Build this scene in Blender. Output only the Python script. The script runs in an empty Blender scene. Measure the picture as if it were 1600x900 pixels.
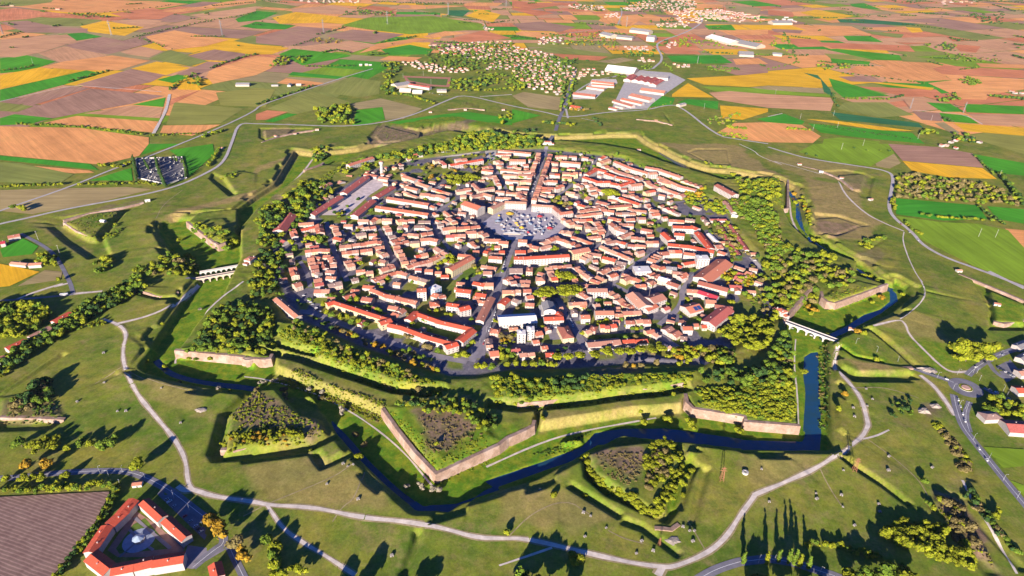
import bpy, math, random
import numpy as np
from mathutils import Matrix, Vector
random.seed(7); rng = np.random.default_rng(7)
scene = bpy.context.scene
COL = scene.collection
# ------------------------------------------------------------------ camera
F_PX, CX, CY, CZ, PITCH, ROLL = 1021.588, -16.84, -1110.26, 518.86, 0.52406, 0.02917
cF = np.array([0, math.cos(PITCH), -math.sin(PITCH)])
_r = np.array([1.0, 0, 0]); _u = np.cross(_r, cF)
cR = _r*math.cos(ROLL)+_u*math.sin(ROLL); cU = -_r*math.sin(ROLL)+_u*math.cos(ROLL)
cam_d = bpy.data.cameras.new('camera'); cam = bpy.data.objects.new('camera', cam_d); COL.objects.link(cam)
cam_d.sensor_width = 36; cam_d.lens = F_PX/1600*36; cam_d.clip_start = 1; cam_d.clip_end = 60000
M = Matrix.Identity(4)
for i in range(3):
    M[i][0] = cR[i]; M[i][1] = cU[i]; M[i][2] = -cF[i]; M[i][3] = (CX, CY, CZ)[i]
cam.matrix_world = M; scene.camera = cam
# ------------------------------------------------------------------ light
SUN_EL, SUN_AZ = 14.5, 17.5          # shadows run away from the camera, a little to the right
world = bpy.data.worlds.new('World'); scene.world = world; world.use_nodes = True
wt = world.node_tree; bg = wt.nodes['Background']
sky = wt.nodes.new('ShaderNodeTexSky'); sky.sky_type = 'NISHITA'; sky.sun_disc = False
sky.sun_elevation = math.radians(SUN_EL); sky.sun_rotation = math.radians(180+SUN_AZ)
sky.altitude = 300; sky.air_density = 1.0; sky.dust_density = 0.1; sky.ozone_density = 9.0
tint = wt.nodes.new('ShaderNodeMix'); tint.data_type = 'RGBA'; tint.blend_type = 'MULTIPLY'; tint.inputs[0].default_value = 1; tint.inputs[7].default_value = (.55, .82, 1.25, 1)   # a clear deep blue autumn sky
wt.links.new(sky.outputs[0], tint.inputs[6]); wt.links.new(tint.outputs[2], bg.inputs[0]); bg.inputs[1].default_value = 0.05
sun_d = bpy.data.lights.new('sun', 'SUN'); sun_d.energy = 5.0; sun_d.angle = math.radians(0.5); sun_d.color = (1.0, 0.87, 0.74)
sun = bpy.data.objects.new('sun', sun_d); COL.objects.link(sun)
sd_ = Vector((math.sin(math.radians(SUN_AZ))*math.cos(math.radians(SUN_EL)), math.cos(math.radians(SUN_AZ))*math.cos(math.radians(SUN_EL)), -math.sin(math.radians(SUN_EL))))
sun.rotation_euler = sd_.to_track_quat('-Z', 'Y').to_euler(); sun.location = (-300, -1500, 700)
scene.view_settings.view_transform = 'Standard'; scene.view_settings.look = 'None'
scene.view_settings.exposure = 1.6; scene.view_settings.gamma = 1
scene.render.engine = 'CYCLES'
scene.cycles.max_bounces = 5; scene.cycles.diffuse_bounces = 3; scene.cycles.glossy_bounces = 2; scene.cycles.transparent_max_bounces = 4; scene.cycles.volume_bounces = 0
# ------------------------------------------------------------------ survey: picture points to points on the ground
TILES = {'G': (0, 0, 1), 'A1': (430, 225, 8), 'A2': (630, 225, 8), 'A3': (830, 225, 8), 'A4': (1030, 225, 8),
 'B1': (430, 337, 8), 'B2': (630, 337, 8), 'B3': (830, 337, 8), 'B4': (1030, 337, 8),
 'C1': (430, 449, 8), 'C2': (630, 449, 8), 'C3': (830, 449, 8), 'C4': (1030, 449, 8),
 'P1': (0, 0, 4), 'P2': (400, 0, 4), 'P3': (800, 0, 4), 'P4': (1200, 0, 4), 'L': (0, 225, 4), 'R': (1200, 225, 4),
 'F1': (0, 430, 3.75), 'F2': (0, 660, 3.75), 'F3': (380, 560, 3.75), 'F4': (380, 700, 4), 'F5': (760, 560, 3.75),
 'F6': (780, 700, 4), 'F7': (1160, 430, 3.636), 'F8': (1160, 660, 3.636), 'S': (400, 200, 4.5), 'S2': (680, 200, 4.5), 'S3': (950, 200, 4.5)}
def unproject(x, y, z=0.0):
    d = cF*F_PX+cR*(x-800)+cU*(450-y); t = (z-CZ)/d[2]
    return (CX+d[0]*t, CY+d[1]*t)
def project(X, Y, Z):
    d = np.array([X-CX, Y-CY, Z-CZ]); w = d@cF
    return 800+F_PX*(d@cR)/w, 450-F_PX*(d@cU)/w, w
def pts(tile, s, z=0.0):
    x0, y0, k = TILES[tile]; out = []
    for q in s.split():
        a, b = q.split(','); out.append(unproject(x0+float(a)/k, y0+float(b)/k, z))
    return out
def mpts(spec, z=0.0):                    # 'A1:1,2 3,4 B2:5,6 ...' switches tiles on the way
    out = []; tile = 'G'
    for q in spec.split():
        if ':' in q: tile, q = q.split(':')
        out += pts(tile, q, z)
    return out
# ------------------------------------------------------------------ materials
MATS = {}
def mat(name, build):
    if name not in MATS:
        m = bpy.data.materials.new(name); m.use_nodes = True; nt = m.node_tree
        b = nt.nodes['Principled BSDF']; b.inputs['Roughness'].default_value = 0.9; b.inputs['Specular IOR Level'].default_value = 0.15
        build(nt, b); MATS[name] = m
    return MATS[name]
def N(nt, t, **kw):
    n = nt.nodes.new('ShaderNode'+t)
    for k, v in kw.items():
        if hasattr(n, k) and k not in n.inputs: setattr(n, k, v)
        else: n.inputs[k.replace('_', ' ') if k.replace('_', ' ') in n.inputs else k].default_value = v
    return n
def mixc(nt, fac, a, b, mode='MIX'):
    n = nt.nodes.new('ShaderNodeMix'); n.data_type = 'RGBA'; n.blend_type = mode
    for sock, v in ((n.inputs[0], fac), (n.inputs[6], a), (n.inputs[7], b)):
        if hasattr(v, 'links') or hasattr(v, 'is_linked'): nt.links.new(v, sock)
        elif isinstance(v, (int, float)): sock.default_value = v
        else: sock.default_value = (*v, 1) if len(v) == 3 else v
    return n.outputs[2]
def noise(nt, scale, detail=4, rough=0.6, vec=None):
    n = N(nt, 'TexNoise'); n.inputs['Scale'].default_value = scale; n.inputs['Detail'].default_value = detail; n.inputs['Roughness'].default_value = rough
    if vec is None:
        g = N(nt, 'NewGeometry'); vec = g.outputs['Position']
    nt.links.new(vec, n.inputs['Vector']); return n.outputs['Fac']
def ramp(nt, fac, stops):
    n = N(nt, 'ValToRGB'); cr = n.color_ramp
    while len(cr.elements) < len(stops): cr.elements.new(0.5)
    for e, (p, c) in zip(cr.elements, stops):
        e.position = p; e.color = (*c, 1) if not isinstance(c, (int, float)) else (c, c, c, 1)
    nt.links.new(fac, n.inputs[0]); return n.outputs[0]
def rnd(nt):                              # a random number for each object and each loose piece of it
    o = N(nt, 'ObjectInfo'); g = N(nt, 'NewGeometry')
    a = N(nt, 'Math', operation='ADD'); nt.links.new(o.outputs['Random'], a.inputs[0]); nt.links.new(g.outputs['Random Per Island'], a.inputs[1])
    f = N(nt, 'Math', operation='FRACT'); nt.links.new(a.outputs[0], f.inputs[0]); return f.outputs[0]
def varied(name, cols, nscale=0.25, namount=0.3, rough=0.9, spec=0.15):
    """colours spread over objects and pieces, broken by noise"""
    def b(nt, p):
        n_ = len(cols); c = ramp(nt, rnd(nt), [(i/max(1, n_-1) if n_ > 1 else 0, q) for i, q in enumerate(cols)]) if n_ > 1 else None
        if c is None: c = N(nt, 'RGB'); c.outputs[0].default_value = (*cols[0], 1); c = c.outputs[0]
        f = ramp(nt, noise(nt, nscale), [(0.3, 1-namount), (0.7, 1+namount*0.6)])
        out = mixc(nt, 1.0, c, f, 'MULTIPLY'); nt.links.new(out, p.inputs['Base Color'])
        p.inputs['Roughness'].default_value = rough; p.inputs['Specular IOR Level'].default_value = spec
    return mat(name, b)
def plain(name, c, rough=0.7, spec=0.3, metal=0.0):
    def b(nt, p):
        f = ramp(nt, noise(nt, 0.8, 3), [(0.3, 0.82), (0.7, 1.1)])
        nt.links.new(mixc(nt, 1.0, c, f, 'MULTIPLY'), p.inputs['Base Color'])
        p.inputs['Roughness'].default_value = rough; p.inputs['Specular IOR Level'].default_value = spec; p.inputs['Metallic'].default_value = metal
    return mat(name, b)
# ------------------------------------------------------------------ mesh helpers
class MB:
    def __init__(s): s.v = []; s.f = []; s.m = []
    def add(s, vs, fs, mi=0):
        o = len(s.v); s.v += [tuple(q) for q in vs]; s.f += [tuple(i+o for i in f) for f in fs]; s.m += [mi]*len(fs)
    def box(s, x0, x1, y0, y1, z0, z1, mi=0, bottom=False):
        vs = [(x0,y0,z0),(x1,y0,z0),(x1,y1,z0),(x0,y1,z0),(x0,y0,z1),(x1,y0,z1),(x1,y1,z1),(x0,y1,z1)]
        fs = [(4,5,6,7),(0,1,5,4),(1,2,6,5),(2,3,7,6),(3,0,4,7)]
        if bottom: fs.append((3,2,1,0))
        s.add(vs, fs, mi)
    def bar(s, a, b, r, n=5, r2=None, mi=0):
        a = Vector(a); b = Vector(b); d = (b-a).normalized(); r2 = r if r2 is None else r2
        u = d.orthogonal().normalized(); w = d.cross(u)
        vs = []
        for q, rr in ((a, r), (b, r2)):
            for i in range(n):
                t = 2*math.pi*i/n; vs.append(q+u*(rr*math.cos(t))+w*(rr*math.sin(t)))
        s.add(vs, [(i, (i+1) % n, n+(i+1) % n, n+i) for i in range(n)]+[tuple(range(n, 2*n)), tuple(range(n-1, -1, -1))], mi)
    def mesh(s, name, mats):
        me = bpy.data.meshes.new(name); me.from_pydata(s.v, [], s.f)
        for m in (mats if isinstance(mats, (list, tuple)) else [mats]): me.materials.append(m)
        if len(me.materials) > 1: me.polygons.foreach_set('material_index', s.m)
        me.update(); return me
    def build(s, name, mats, parent=None, loc=None, rz=None):
        o = bpy.data.objects.new(name, s.mesh(name, mats)); COL.objects.link(o)
        if parent: o.parent = parent
        if loc is not None: o.location = loc
        if rz is not None: o.rotation_euler.z = rz
        return o
def tag(o, label=None, cat=None, group=None, kind=None):
    if label: o['label'] = label
    if cat: o['category'] = cat
    if group: o['group'] = group
    if kind: o['kind'] = kind
    return o
def empty(name, loc, rz=0, label=None, cat=None, group=None):
    o = bpy.data.objects.new(name, None); COL.objects.link(o); o.location = loc; o.rotation_euler.z = rz; o.empty_display_size = 1
    return tag(o, label, cat, group)
def inst(name, me, parent=None, loc=(0, 0, 0), rz=0, scale=None):
    o = bpy.data.objects.new(name, me); COL.objects.link(o); o.location = loc; o.rotation_euler.z = rz
    if scale is not None: o.scale = scale if not isinstance(scale, (int, float)) else (scale,)*3
    if parent: o.parent = parent
    return o
# ------------------------------------------------------------------ polygons
def sdf(poly, X, Y, margin=60.0):
    """signed distance (negative inside), exact near the polygon, large far from it"""
    P = np.array(poly); sh = X.shape; x = X.ravel(); y = Y.ravel(); out = np.full(x.shape, 1e4)
    sel = np.where((x > P[:, 0].min()-margin) & (x < P[:, 0].max()+margin) & (y > P[:, 1].min()-margin) & (y < P[:, 1].max()+margin))[0]
    if len(sel) == 0: return out.reshape(sh)
    px, py = x[sel], y[sel]; d2 = np.full(px.shape, 1e12); ins = np.zeros(px.shape, bool); n = len(P)
    for i in range(n):
        a = P[i]; b = P[(i+1) % n]; e = b-a; L = e@e+1e-9
        t = np.clip(((px-a[0])*e[0]+(py-a[1])*e[1])/L, 0, 1)
        d2 = np.minimum(d2, (px-a[0]-t*e[0])**2+(py-a[1]-t*e[1])**2)
        c = (a[1] > py) != (b[1] > py)
        if b[1] != a[1]:
            xi = a[0]+(py-a[1])/(b[1]-a[1])*e[0]; ins ^= c & (px < xi)
    d = np.sqrt(d2); out[sel] = np.where(ins, -d, d); return out.reshape(sh)
def pdist(line, X, Y, margin=60.0):
    P = np.array(line); sh = X.shape; x = X.ravel(); y = Y.ravel(); out = np.full(x.shape, 1e4)
    sel = np.where((x > P[:, 0].min()-margin) & (x < P[:, 0].max()+margin) & (y > P[:, 1].min()-margin) & (y < P[:, 1].max()+margin))[0]
    if len(sel) == 0: return out.reshape(sh)
    px, py = x[sel], y[sel]; d2 = np.full(px.shape, 1e12)
    for i in range(len(P)-1):
        a = P[i]; b = P[i+1]; e = b-a; L = e@e+1e-9
        t = np.clip(((px-a[0])*e[0]+(py-a[1])*e[1])/L, 0, 1)
        d2 = np.minimum(d2, (px-a[0]-t*e[0])**2+(py-a[1]-t*e[1])**2)
    out[sel] = np.sqrt(d2); return out.reshape(sh)
def inside(poly, x, y):
    c = False; n = len(poly)
    for i in range(n):
        x1, y1 = poly[i]; x2, y2 = poly[(i+1) % n]
        if (y1 > y) != (y2 > y) and x < x1+(y-y1)/(y2-y1)*(x2-x1): c = not c
    return c
def sst(t): t = np.clip(t, 0, 1); return t*t*(3-2*t)
def resample(line, step):
    P = [np.array(q, float) for q in line]; out = [P[0]]
    for a, b in zip(P[:-1], P[1:]):
        n = max(1, int(round(np.linalg.norm(b-a)/step)))
        out += [a+(b-a)*(i+1)/n for i in range(n)]
    return np.array(out)
def smooth(line, it=2):
    P = np.array(line, float)
    for _ in range(it):
        Q = [P[0]]
        for a, b in zip(P[:-1], P[1:]): Q += [a*.75+b*.25, a*.25+b*.75]
        Q.append(P[-1]); P = np.array(Q)
    return P
# ------------------------------------------------------------------ terrain
DITCH = mpts('G:312,437 F1:1130,60 880,430 822,540 850,562 1060,625 1190,650 F3:70,200 400,215 500,350 650,550 960,830 1010,880 F4:1095,385 1200,385 1600,270 F5:0,790 300,700 590,540 700,480 800,445 970,465 1500,520 F8:0,150 480,152 508,140 F7:495,860 480,380 520,350 650,290 830,220 960,120 940,60 870,20 R:780,870 690,830 600,745 470,675 340,590 275,540 228,470 212,360 165,270 A4:1500,440 1280,400 880,330 600,310 350,230 0,60 G:1010,222 995,211 950,211 880,214 830,213 760,205 700,195 640,208 560,232 490,240 461,236 A1:0,500 G:395,310 360,336 270,340 250,348 248,362 262,385 290,415')
PLAT_S = 'G:276,557 F1:1500,520 F3:0,30 130,42 180,20 190,85 450,185 810,330 1130,722 1500,548 F5:280,432 300,340 310,420 620,370 860,330 1150,310 1165,260 1200,330 1500,378 F8:0,30 320,55 F7:310,850 300,600 285,430 235,285 395,95 435,150 460,178 520,190 820,78 640,20 R:560,760 420,710 270,640 150,520 A4:1570,840 1590,480 1480,470 1300,470 1000,420 800,430 560,360 0,190 G:992,233 940,224 870,218 840,222 760,212 700,203 640,216 560,238 504,262 477,267 A1:0,620 G:400,330 385,350 L:1400,655 1330,640 1170,515 1240,450 1500,420 1500,600 1500,740 F1:1300,140 1230,200'
PLAT = [a if c[1] < 0 else b if c[1] > 200 else tuple(np.array(a)+(np.array(b)-a)*c[1]/200) for a, b, c in zip(mpts(PLAT_S, -5.0), mpts(PLAT_S, 4.0), mpts(PLAT_S, 0))]
TOWN = mpts('G:402,418 432,445 445,485 440,500 470,505 560,545 640,572 700,592 742,592 800,582 900,580 1000,572 1095,575 1150,545 1222,498 1195,415 1155,370 1135,320 1055,285 975,247 850,232 760,234 640,250 572,266 500,312 440,350')
def strip(line, w):
    P = np.array(line, float); d = np.gradient(P, axis=0); d /= np.linalg.norm(d, axis=1)[:, None]+1e-9; n = np.stack([-d[:, 1], d[:, 0]], 1)
    return [tuple(q) for q in P+n*w/2]+[tuple(q) for q in (P-n*w/2)[::-1]]
# (polygon, level, width of the slope)
OPS = []
def op(poly, z, w): OPS.append((poly, z, w))
WATER = [mpts('F7:360,440 400,415 437,410 445,600 458,873 F8:455,60 450,130 440,150 300,150 0,135 F5:1500,505 1300,480 970,440 790,425 620,530 340,625 0,740 F3:1200,890 1090,880 1000,850 F3:1090,830 1250,820 1500,735 F5:0,690 350,570 560,490 640,410 800,385 1050,380 1500,440 F8:0,70 350,80 362,60 370,0 F7:355,870 370,640 360,560'),
         mpts('F7:500,310 600,265 700,200 790,170 850,125 850,70 780,35 800,20 880,80 890,120 800,190 680,250 600,300 510,345'),
         mpts('R:780,885 690,850 625,810 520,720 400,660 270,600 250,540 210,500 185,440 180,360 130,280 150,270 200,350 215,440 240,540 330,610 440,670 540,740 600,770 700,840 790,880'),
         mpts('A4:0,50 200,170 330,215 400,270 350,270 200,200 0,75')]
WATER.append(strip(resample(smooth(mpts('F1:905,470 935,505 1010,560 1200,603 1480,632 F3:250,200 430,275 560,410 700,565 830,695 960,805 1060,865'), 2), 8), 8))
op(DITCH, -7.5, 4.0)
for w in WATER: op(w, -9.4, 5.0)
OPS.append((PLAT, 4.5, 3.0, 2.4))
# raised inner works: bastions and curtain ramparts
for s, z, w in [
 ('F1:1150,420 1290,190 1500,170 1560,180 F3:0,-60 100,-40 60,10 F1:1400,440 1060,440', 7.5, 14),
 ('G:432,505 470,508 560,550 650,588 700,600 690,612 620,608 520,566 458,536 432,520', 9.5, 10),
 ('F3:860,290 1000,270 1200,250 1350,290 1480,480 1150,640 1080,560', 7.0, 14),
 ('G:770,596 900,590 1090,580 1078,603 960,618 832,630 790,636', 9.0, 8),
 ('F5:1240,270 1330,250 1480,210 F7:40,560 270,570 295,800 0,770', 6.5, 12),
 ('F7:460,130 560,60 660,40 780,70 520,160', 7.0, 10),
 ('G:1160,330 1215,335 1250,380 1300,400 1320,420 1260,440 1200,420 1160,380', 6.0, 20),
 ('A4:1200,420 1450,420 1560,500 1550,800 1350,640', 6.5, 14),
 ('L:1200,490 1400,470 1480,560 1390,620', 7.0, 12),
 ('A1:400,340 600,270 800,280 760,340 500,480 300,600 120,760 60,640', 7.0, 14),
 ('G:575,256 640,238 740,212 760,210 845,222 760,229 640,244', 8.0, 10),
 ('A4:0,230 400,330 700,420 560,500 300,400 0,290', 5.5, 14),
 ('A3:340,10 900,10 1200,80 1600,200 1600,290 1150,160 800,80 340,60', 5.5, 14)]:
    op(mpts(s, z*.5), z, w)
# trenches between rampart and lower mound
TR = [('F3:60,-40 330,15 620,115 900,205 1080,225 1180,190', -6.0, 14), ('F5:0,285 190,310 480,285 780,245 1040,215 1180,185', -3.5, 14),
      ('C1:-60,740 160,790 560,890', -4, 9)]
for s, z, w in TR: op(strip(resample(mpts(s, -2.5), 12), w), z, 5)
op(TOWN, 0.0, 18)
# ravelins and lunettes: a moat, then the body inside it
RAV = [
 ('F3:-130,330 60,160 200,120 420,260 500,330 560,470 410,540 20,590 -170,600 -200,560', -5.5, 7, 'F3:-80,330 70,190 200,180 330,330 440,350 480,430 400,475 0,540 -110,560', 5.0, 10),
 ('F5:555,540 660,480 860,470 1080,450 1170,560 1240,640 1160,760 1110,900 1060,960 960,920 700,800 580,700', -5.5, 7, 'F5:585,570 720,520 900,500 1085,490 1135,600 1050,900 1010,930 820,810 640,690', 5.5, 8),
 ('L:270,490 380,460 900,370 780,430 650,590 690,690 560,720 400,610', -4.0, 6, 'L:400,500 560,440 760,420 620,560 610,600 560,595', 4.0, 10),
 ('L:1310,215 1440,330 1480,320 1400,210 1330,180', -3.5, 5, 'L:1400,210 1480,170 1600,190 1600,300 1530,310 1460,300', 4.0, 8),
 ('R:310,170 480,160 600,180 660,210 630,340 580,330 560,300 500,290 420,210', -2.5, 5, 'R:440,200 570,190 610,200 580,290 540,290', 2.5, 6),
 ('F7:1310,30 1390,60 1600,150 1600,310 1400,310 1410,200 1370,130', -3.5, 5, 'F7:1400,90 1600,170 1600,280 1430,270 1420,190', 3.0, 6),
 ('R:290,440 450,450 640,510 560,520 480,560 420,580 300,560', -1.5, 6, 'R:300,470 430,460 580,510 480,550 400,570 310,550', 1.5, 8),
 ('F7:540,440 600,520 640,560 970,560 1000,590 620,600 500,520', -3.0, 5, 'F7:540,475 620,480 940,530 960,550 650,555 570,520', 3.5, 5),
 ('R:560,640 600,590 720,555 770,580 640,660', 0.5, 6, 'R:590,630 640,580 740,570 700,600 640,640', 2.5, 6),
 ('F1:0,830 380,850 300,900 0,910', -2.5, 6, 'F1:0,720 250,680 370,830 200,850 0,840', 2.5, 8),
 ('P2:20,800 40,800 350,800 360,830 230,840 60,880 20,860', -2.5, 5, 'P2:50,815 230,810 200,835 60,870', 1.8, 6),
 ('P2:700,860 780,770 900,790 1030,820 1020,870 880,900 720,900', -1.5, 5, 'P2:740,850 800,790 1000,840 900,880 780,890', 1.8, 6),
 ('P3:640,740 960,710 1020,790 780,745', -1.5, 5, 'P3:780,735 950,715 990,775 890,750', 1.6, 6),
 ('A4:340,110 450,60 850,60 900,260 650,270 480,180', -0.8, 6, 'A4:380,110 470,80 840,80 870,250 650,250', 0.8, 6),
 ('P2:1190,690 1310,630 1440,670 1450,695 1300,680', -1.5, 5, 'P2:1230,680 1310,640 1420,675', 1.8, 5),
 ('F1:790,70 1060,90 1050,150 930,150 790,110', -2, 5, 'F1:800,65 1050,80 1040,125 930,130 810,90', 3.5, 5),
 ('F8:1100,370 1260,440 1470,870 1380,860 1170,620 1060,480', -1.5, 8, 'F8:1110,390 1220,440 1440,820 1330,740 1160,580 1080,450', 2.5, 10)]
for a, za, wa, b, zb, wb in RAV:
    op(mpts(a), za, wa); op(mpts(b, zb*.3), zb, wb)
for s, w, z in [('F1:700,300 880,440 790,540 750,560', 9, 3.0), ('F1:-10,700 370,460', 12, -2.5), ('F1:350,715 690,585', 10, 1.6),
                ('F8:560,200 640,260 800,360 960,480', 7, -2.2), ('F6:440,240 760,430', 8, -2.4), ('F6:770,455 900,500 1130,670', 8, -2.2),
                ('F7:720,310 820,380 900,440 1000,530', 10, -2.5), ('F4:1092,530 1080,600 1000,800', 7, -1.6), ('F6:1290,130 1200,480', 8, -2.0),
                ('F7:1040,100 1400,165', 6, 1.2), ('F5:870,-2 1180,20', 8, 2), ('F8:1250,420 1330,560 1600,840', 8, -2.0), ('F8:1100,0 1280,230 1300,330', 10, -1.5),
                ('F7:620,600 960,600', 6, -2.0), ('F1:0,700 120,620 380,440', 6, 1.0), ('L:970,500 1060,640', 8, -2.5), ('F5:1200,640 1120,880', 10, -3), ('F5:440,480 560,470', 4, -2),
                ('F3:420,560 470,640 640,560', 10, -2.6), ('F3:0,600 380,555', 8, -2.4), ('F7:550,410 640,470 800,500', 7, -2.2)]:
    op(strip(resample(mpts(s), 10), w), z, 4.5)
def axis(parts):
    out = []
    for a, b, st in parts: out += list(np.arange(a, b, st))
    return np.array(out+[parts[-1][1]])
gx = axis([(-12000, -6000, 1500), (-6000, -1400, 200), (-1400, -860, 20), (-860, 860, 2.2), (860, 1400, 20), (1400, 6000, 200), (6000, 12000, 1500)])
gy = axis([(-4000, -1500, 500), (-1500, -840, 20), (-840, -100, 2.2), (-100, 640, 3.2), (640, 1200, 20), (1200, 6000, 150), (6000, 14000, 1600)])
GX, GY = np.meshgrid(gx, gy)
def vnoise(X, Y, s, seed):
    r = np.random.default_rng(seed).random((64, 64)); u = X/s; v = Y/s
    i = np.floor(u).astype(int); j = np.floor(v).astype(int); fu = sst(u-i); fv = sst(v-j)
    g = lambda a, b: r[a % 64, b % 64]
    return (g(i, j)*(1-fu)+g(i+1, j)*fu)*(1-fv)+(g(i, j+1)*(1-fu)+g(i+1, j+1)*fu)*fv
near = (np.abs(GX) < 900) & (GY > -900) & (GY < 700)
H = np.zeros_like(GX)
sdD = sdf(DITCH, GX, GY, 320)
ang = np.arctan2(GY, GX)
saw = (np.abs(((ang*9/math.pi*2.5+.2) % 1)-.5)*2)
crest = 8+9*np.where((ang*9/math.pi*2.5+.2) % 1 < .35, 1, 0)+2*vnoise(GX, GY, 18, 3)
gl = 4.6*np.exp(-np.clip(sdD-crest, 0, 1e4)/60)*sst((sdD-crest)/5+.5)*np.clip(1.7-sdD/130, 0, 1)
H = np.where(sdD < 400, gl, 0.0)
for poly, z, w, *sh_ in OPS:
    s_ = sdf(poly, GX, GY, w+8)+(sh_[0] if sh_ else 0); H += (z-H)*sst(.5-s_/w)
rough = np.clip(sdf(PLAT, GX, GY, 100)*-1, 0, 30)/30*(sdf(TOWN, GX, GY, 60) > 10)
H += (vnoise(GX, GY, 9, 5)-.5)*(0.25+1.0*rough)*near+(vnoise(GX, GY, 40, 6)-.5)*0.8*near*np.clip(1.6-sdD/90, 0, 1)*(sdf(TOWN, GX, GY, 60) > 10)
def ground(x, y):
    i = min(max(np.searchsorted(gx, x)-1, 0), len(gx)-2); j = min(max(np.searchsorted(gy, y)-1, 0), len(gy)-2)
    u = (x-gx[i])/(gx[i+1]-gx[i]); v = (y-gy[j])/(gy[j+1]-gy[j])
    return float((H[j, i]*(1-u)+H[j, i+1]*u)*(1-v)+(H[j+1, i]*(1-u)+H[j+1, i+1]*u)*v)
# what grows or lies where: r = lush ditch grass, g = dry straw-coloured grass, b = bare earth and scrub, a = paving
W_l = np.zeros_like(GX); W_d = np.zeros_like(GX); W_e = np.zeros_like(GX); W_p = np.zeros_like(GX)
sdP = sdf(PLAT, GX, GY, 60); sdT = sdf(TOWN, GX, GY, 60)
nz = (vnoise(GX, GY, 30, 8)+vnoise(GX, GY, 11, 9)*.6+vnoise(GX, GY, 5, 12)*.3)/1.9
back = sst((GY-60)/160)
W_l = np.maximum(W_l, sst(.5-(sdD+9*back)/6)*sst(.5+sdP/6))
W_d = np.maximum(W_d, back*.75*sst(1-np.abs(sdD-2)/16))
def blob(W, s, val, soft=12):
    return np.maximum(W, val*sst(.5-(sdf(mpts(s), GX, GY, 30)+(nz-.5)*30)/soft))
for s, v in [('G:432,525 520,566 690,612 690,600 560,560 440,505', 1), ('G:600,650 682,748 830,680 800,660 690,690 640,640', .8), ('F5:1220,260 1480,200 F7:300,600 310,830 0,800', .75),
             ('G:770,600 1085,585 1080,602 830,632', .6), ('A1:430,290 700,80 1000,150 950,240 700,260', 1), ('F7:280,330 480,370 420,420 310,480', .8), ('F7:310,270 400,180 640,180 480,270', .9),
             ('F7:560,360 1000,560 900,560 560,470', .9), ('F7:1390,80 1600,180 1600,270 1430,270', .9), ('F7:950,380 1500,430 1200,560 1050,560', .8), ('P3:250,800 1100,830 1000,900 250,900', .5), ('P2:820,770 1320,700 1600,745 1600,790 1000,800', 1),
             ('F5:1130,580 1220,580 1110,900 1040,900', .9), ('A3:340,40 1100,60 1600,240 1600,300 900,100', .6), ('R:100,380 200,290 260,540 180,560', .8), ('L:1060,40 1330,0 1200,210', .9)]: W_l = blob(W_l, s, v)
for s, v in [('F3:190,90 800,340 820,260 500,150 300,40', .45), ('F5:300,340 880,290 1150,260 1150,310 860,330 310,420', .6), ('R:240,220 560,260 600,430 700,490 640,600 420,600 280,560 260,330', .8),
             ('F3:-20,640 420,600 700,700 900,900 200,860', .55), ('L:980,490 1600,340 1600,300 1100,420', .9), ('A4:0,0 1000,0 1300,300 1600,440 1500,420 900,300 400,200', .8), ('S:0,280 350,170 650,90 780,60 400,150 0,330', .8),
             ('F7:740,290 900,210 1060,250 1160,380 940,330', .5), ('F1:760,590 1200,640 1200,850 960,780', .5), ('F6:0,240 440,260 760,450 300,520 0,480', .5), ('L:120,370 200,490 560,720 520,650 270,500', .6),
             ('R:0,60 600,140 430,230 200,200 0,110', .6), ('F8:10,200 520,200 250,330 80,400', .5), ('F7:560,480 960,540 950,550 650,550', .9), ('G:500,310 640,255 560,262 470,330', .3)]: W_d = blob(W_d, s, v)
for s, v in [('F3:1020,350 1240,320 1400,440 1200,560 1080,560', .9), ('F3:-80,330 70,190 330,330 480,400 400,475 330,420 0,430', .8), ('F5:640,570 900,540 940,620 900,760 740,640', .9), ('P2:690,900 780,770 1030,820 1400,740 1320,790 900,900', .8),
             ('R:300,470 600,520 420,590 280,560', .7), ('F8:1090,380 1260,440 1460,860 1330,760 1160,580', .9), ('P2:20,800 250,805 200,840 50,870', .7), ('R:560,700 740,640 720,740 640,760', .5), ('A1:20,660 280,670 300,820 60,820', .7),
             ('F1:60,740 260,640 380,840 0,860', .6), ('L:280,480 900,360 900,350 400,440', .6), ('R:430,190 620,190 580,290 520,290', .5), ('F5:600,60 920,55 900,110 620,140', .7), ('F7:1000,720 1100,760 1050,820', .9)]: W_e = blob(W_e, s, v)
W_p = sst(.5-(sdT+6)/10)
for s in ['C2:1190,330 700,900 1000,890', 'A2:330,80 1050,40 1150,200 1100,230 1030,130 700,140 260,170', 'A1:480,890 1130,480 1400,500 950,760 700,890', 'B4:1130,500 1400,570 1320,720 1220,600']: pass
ground_garden = sst((vnoise(GX, GY, 22, 21)-.45)*9)*sst(.5-(sdT+20)/10)*sst((np.hypot(GX-7, GY-39)-130)/20)
W_p = np.clip(W_p-ground_garden*.95, 0, 1)
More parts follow.
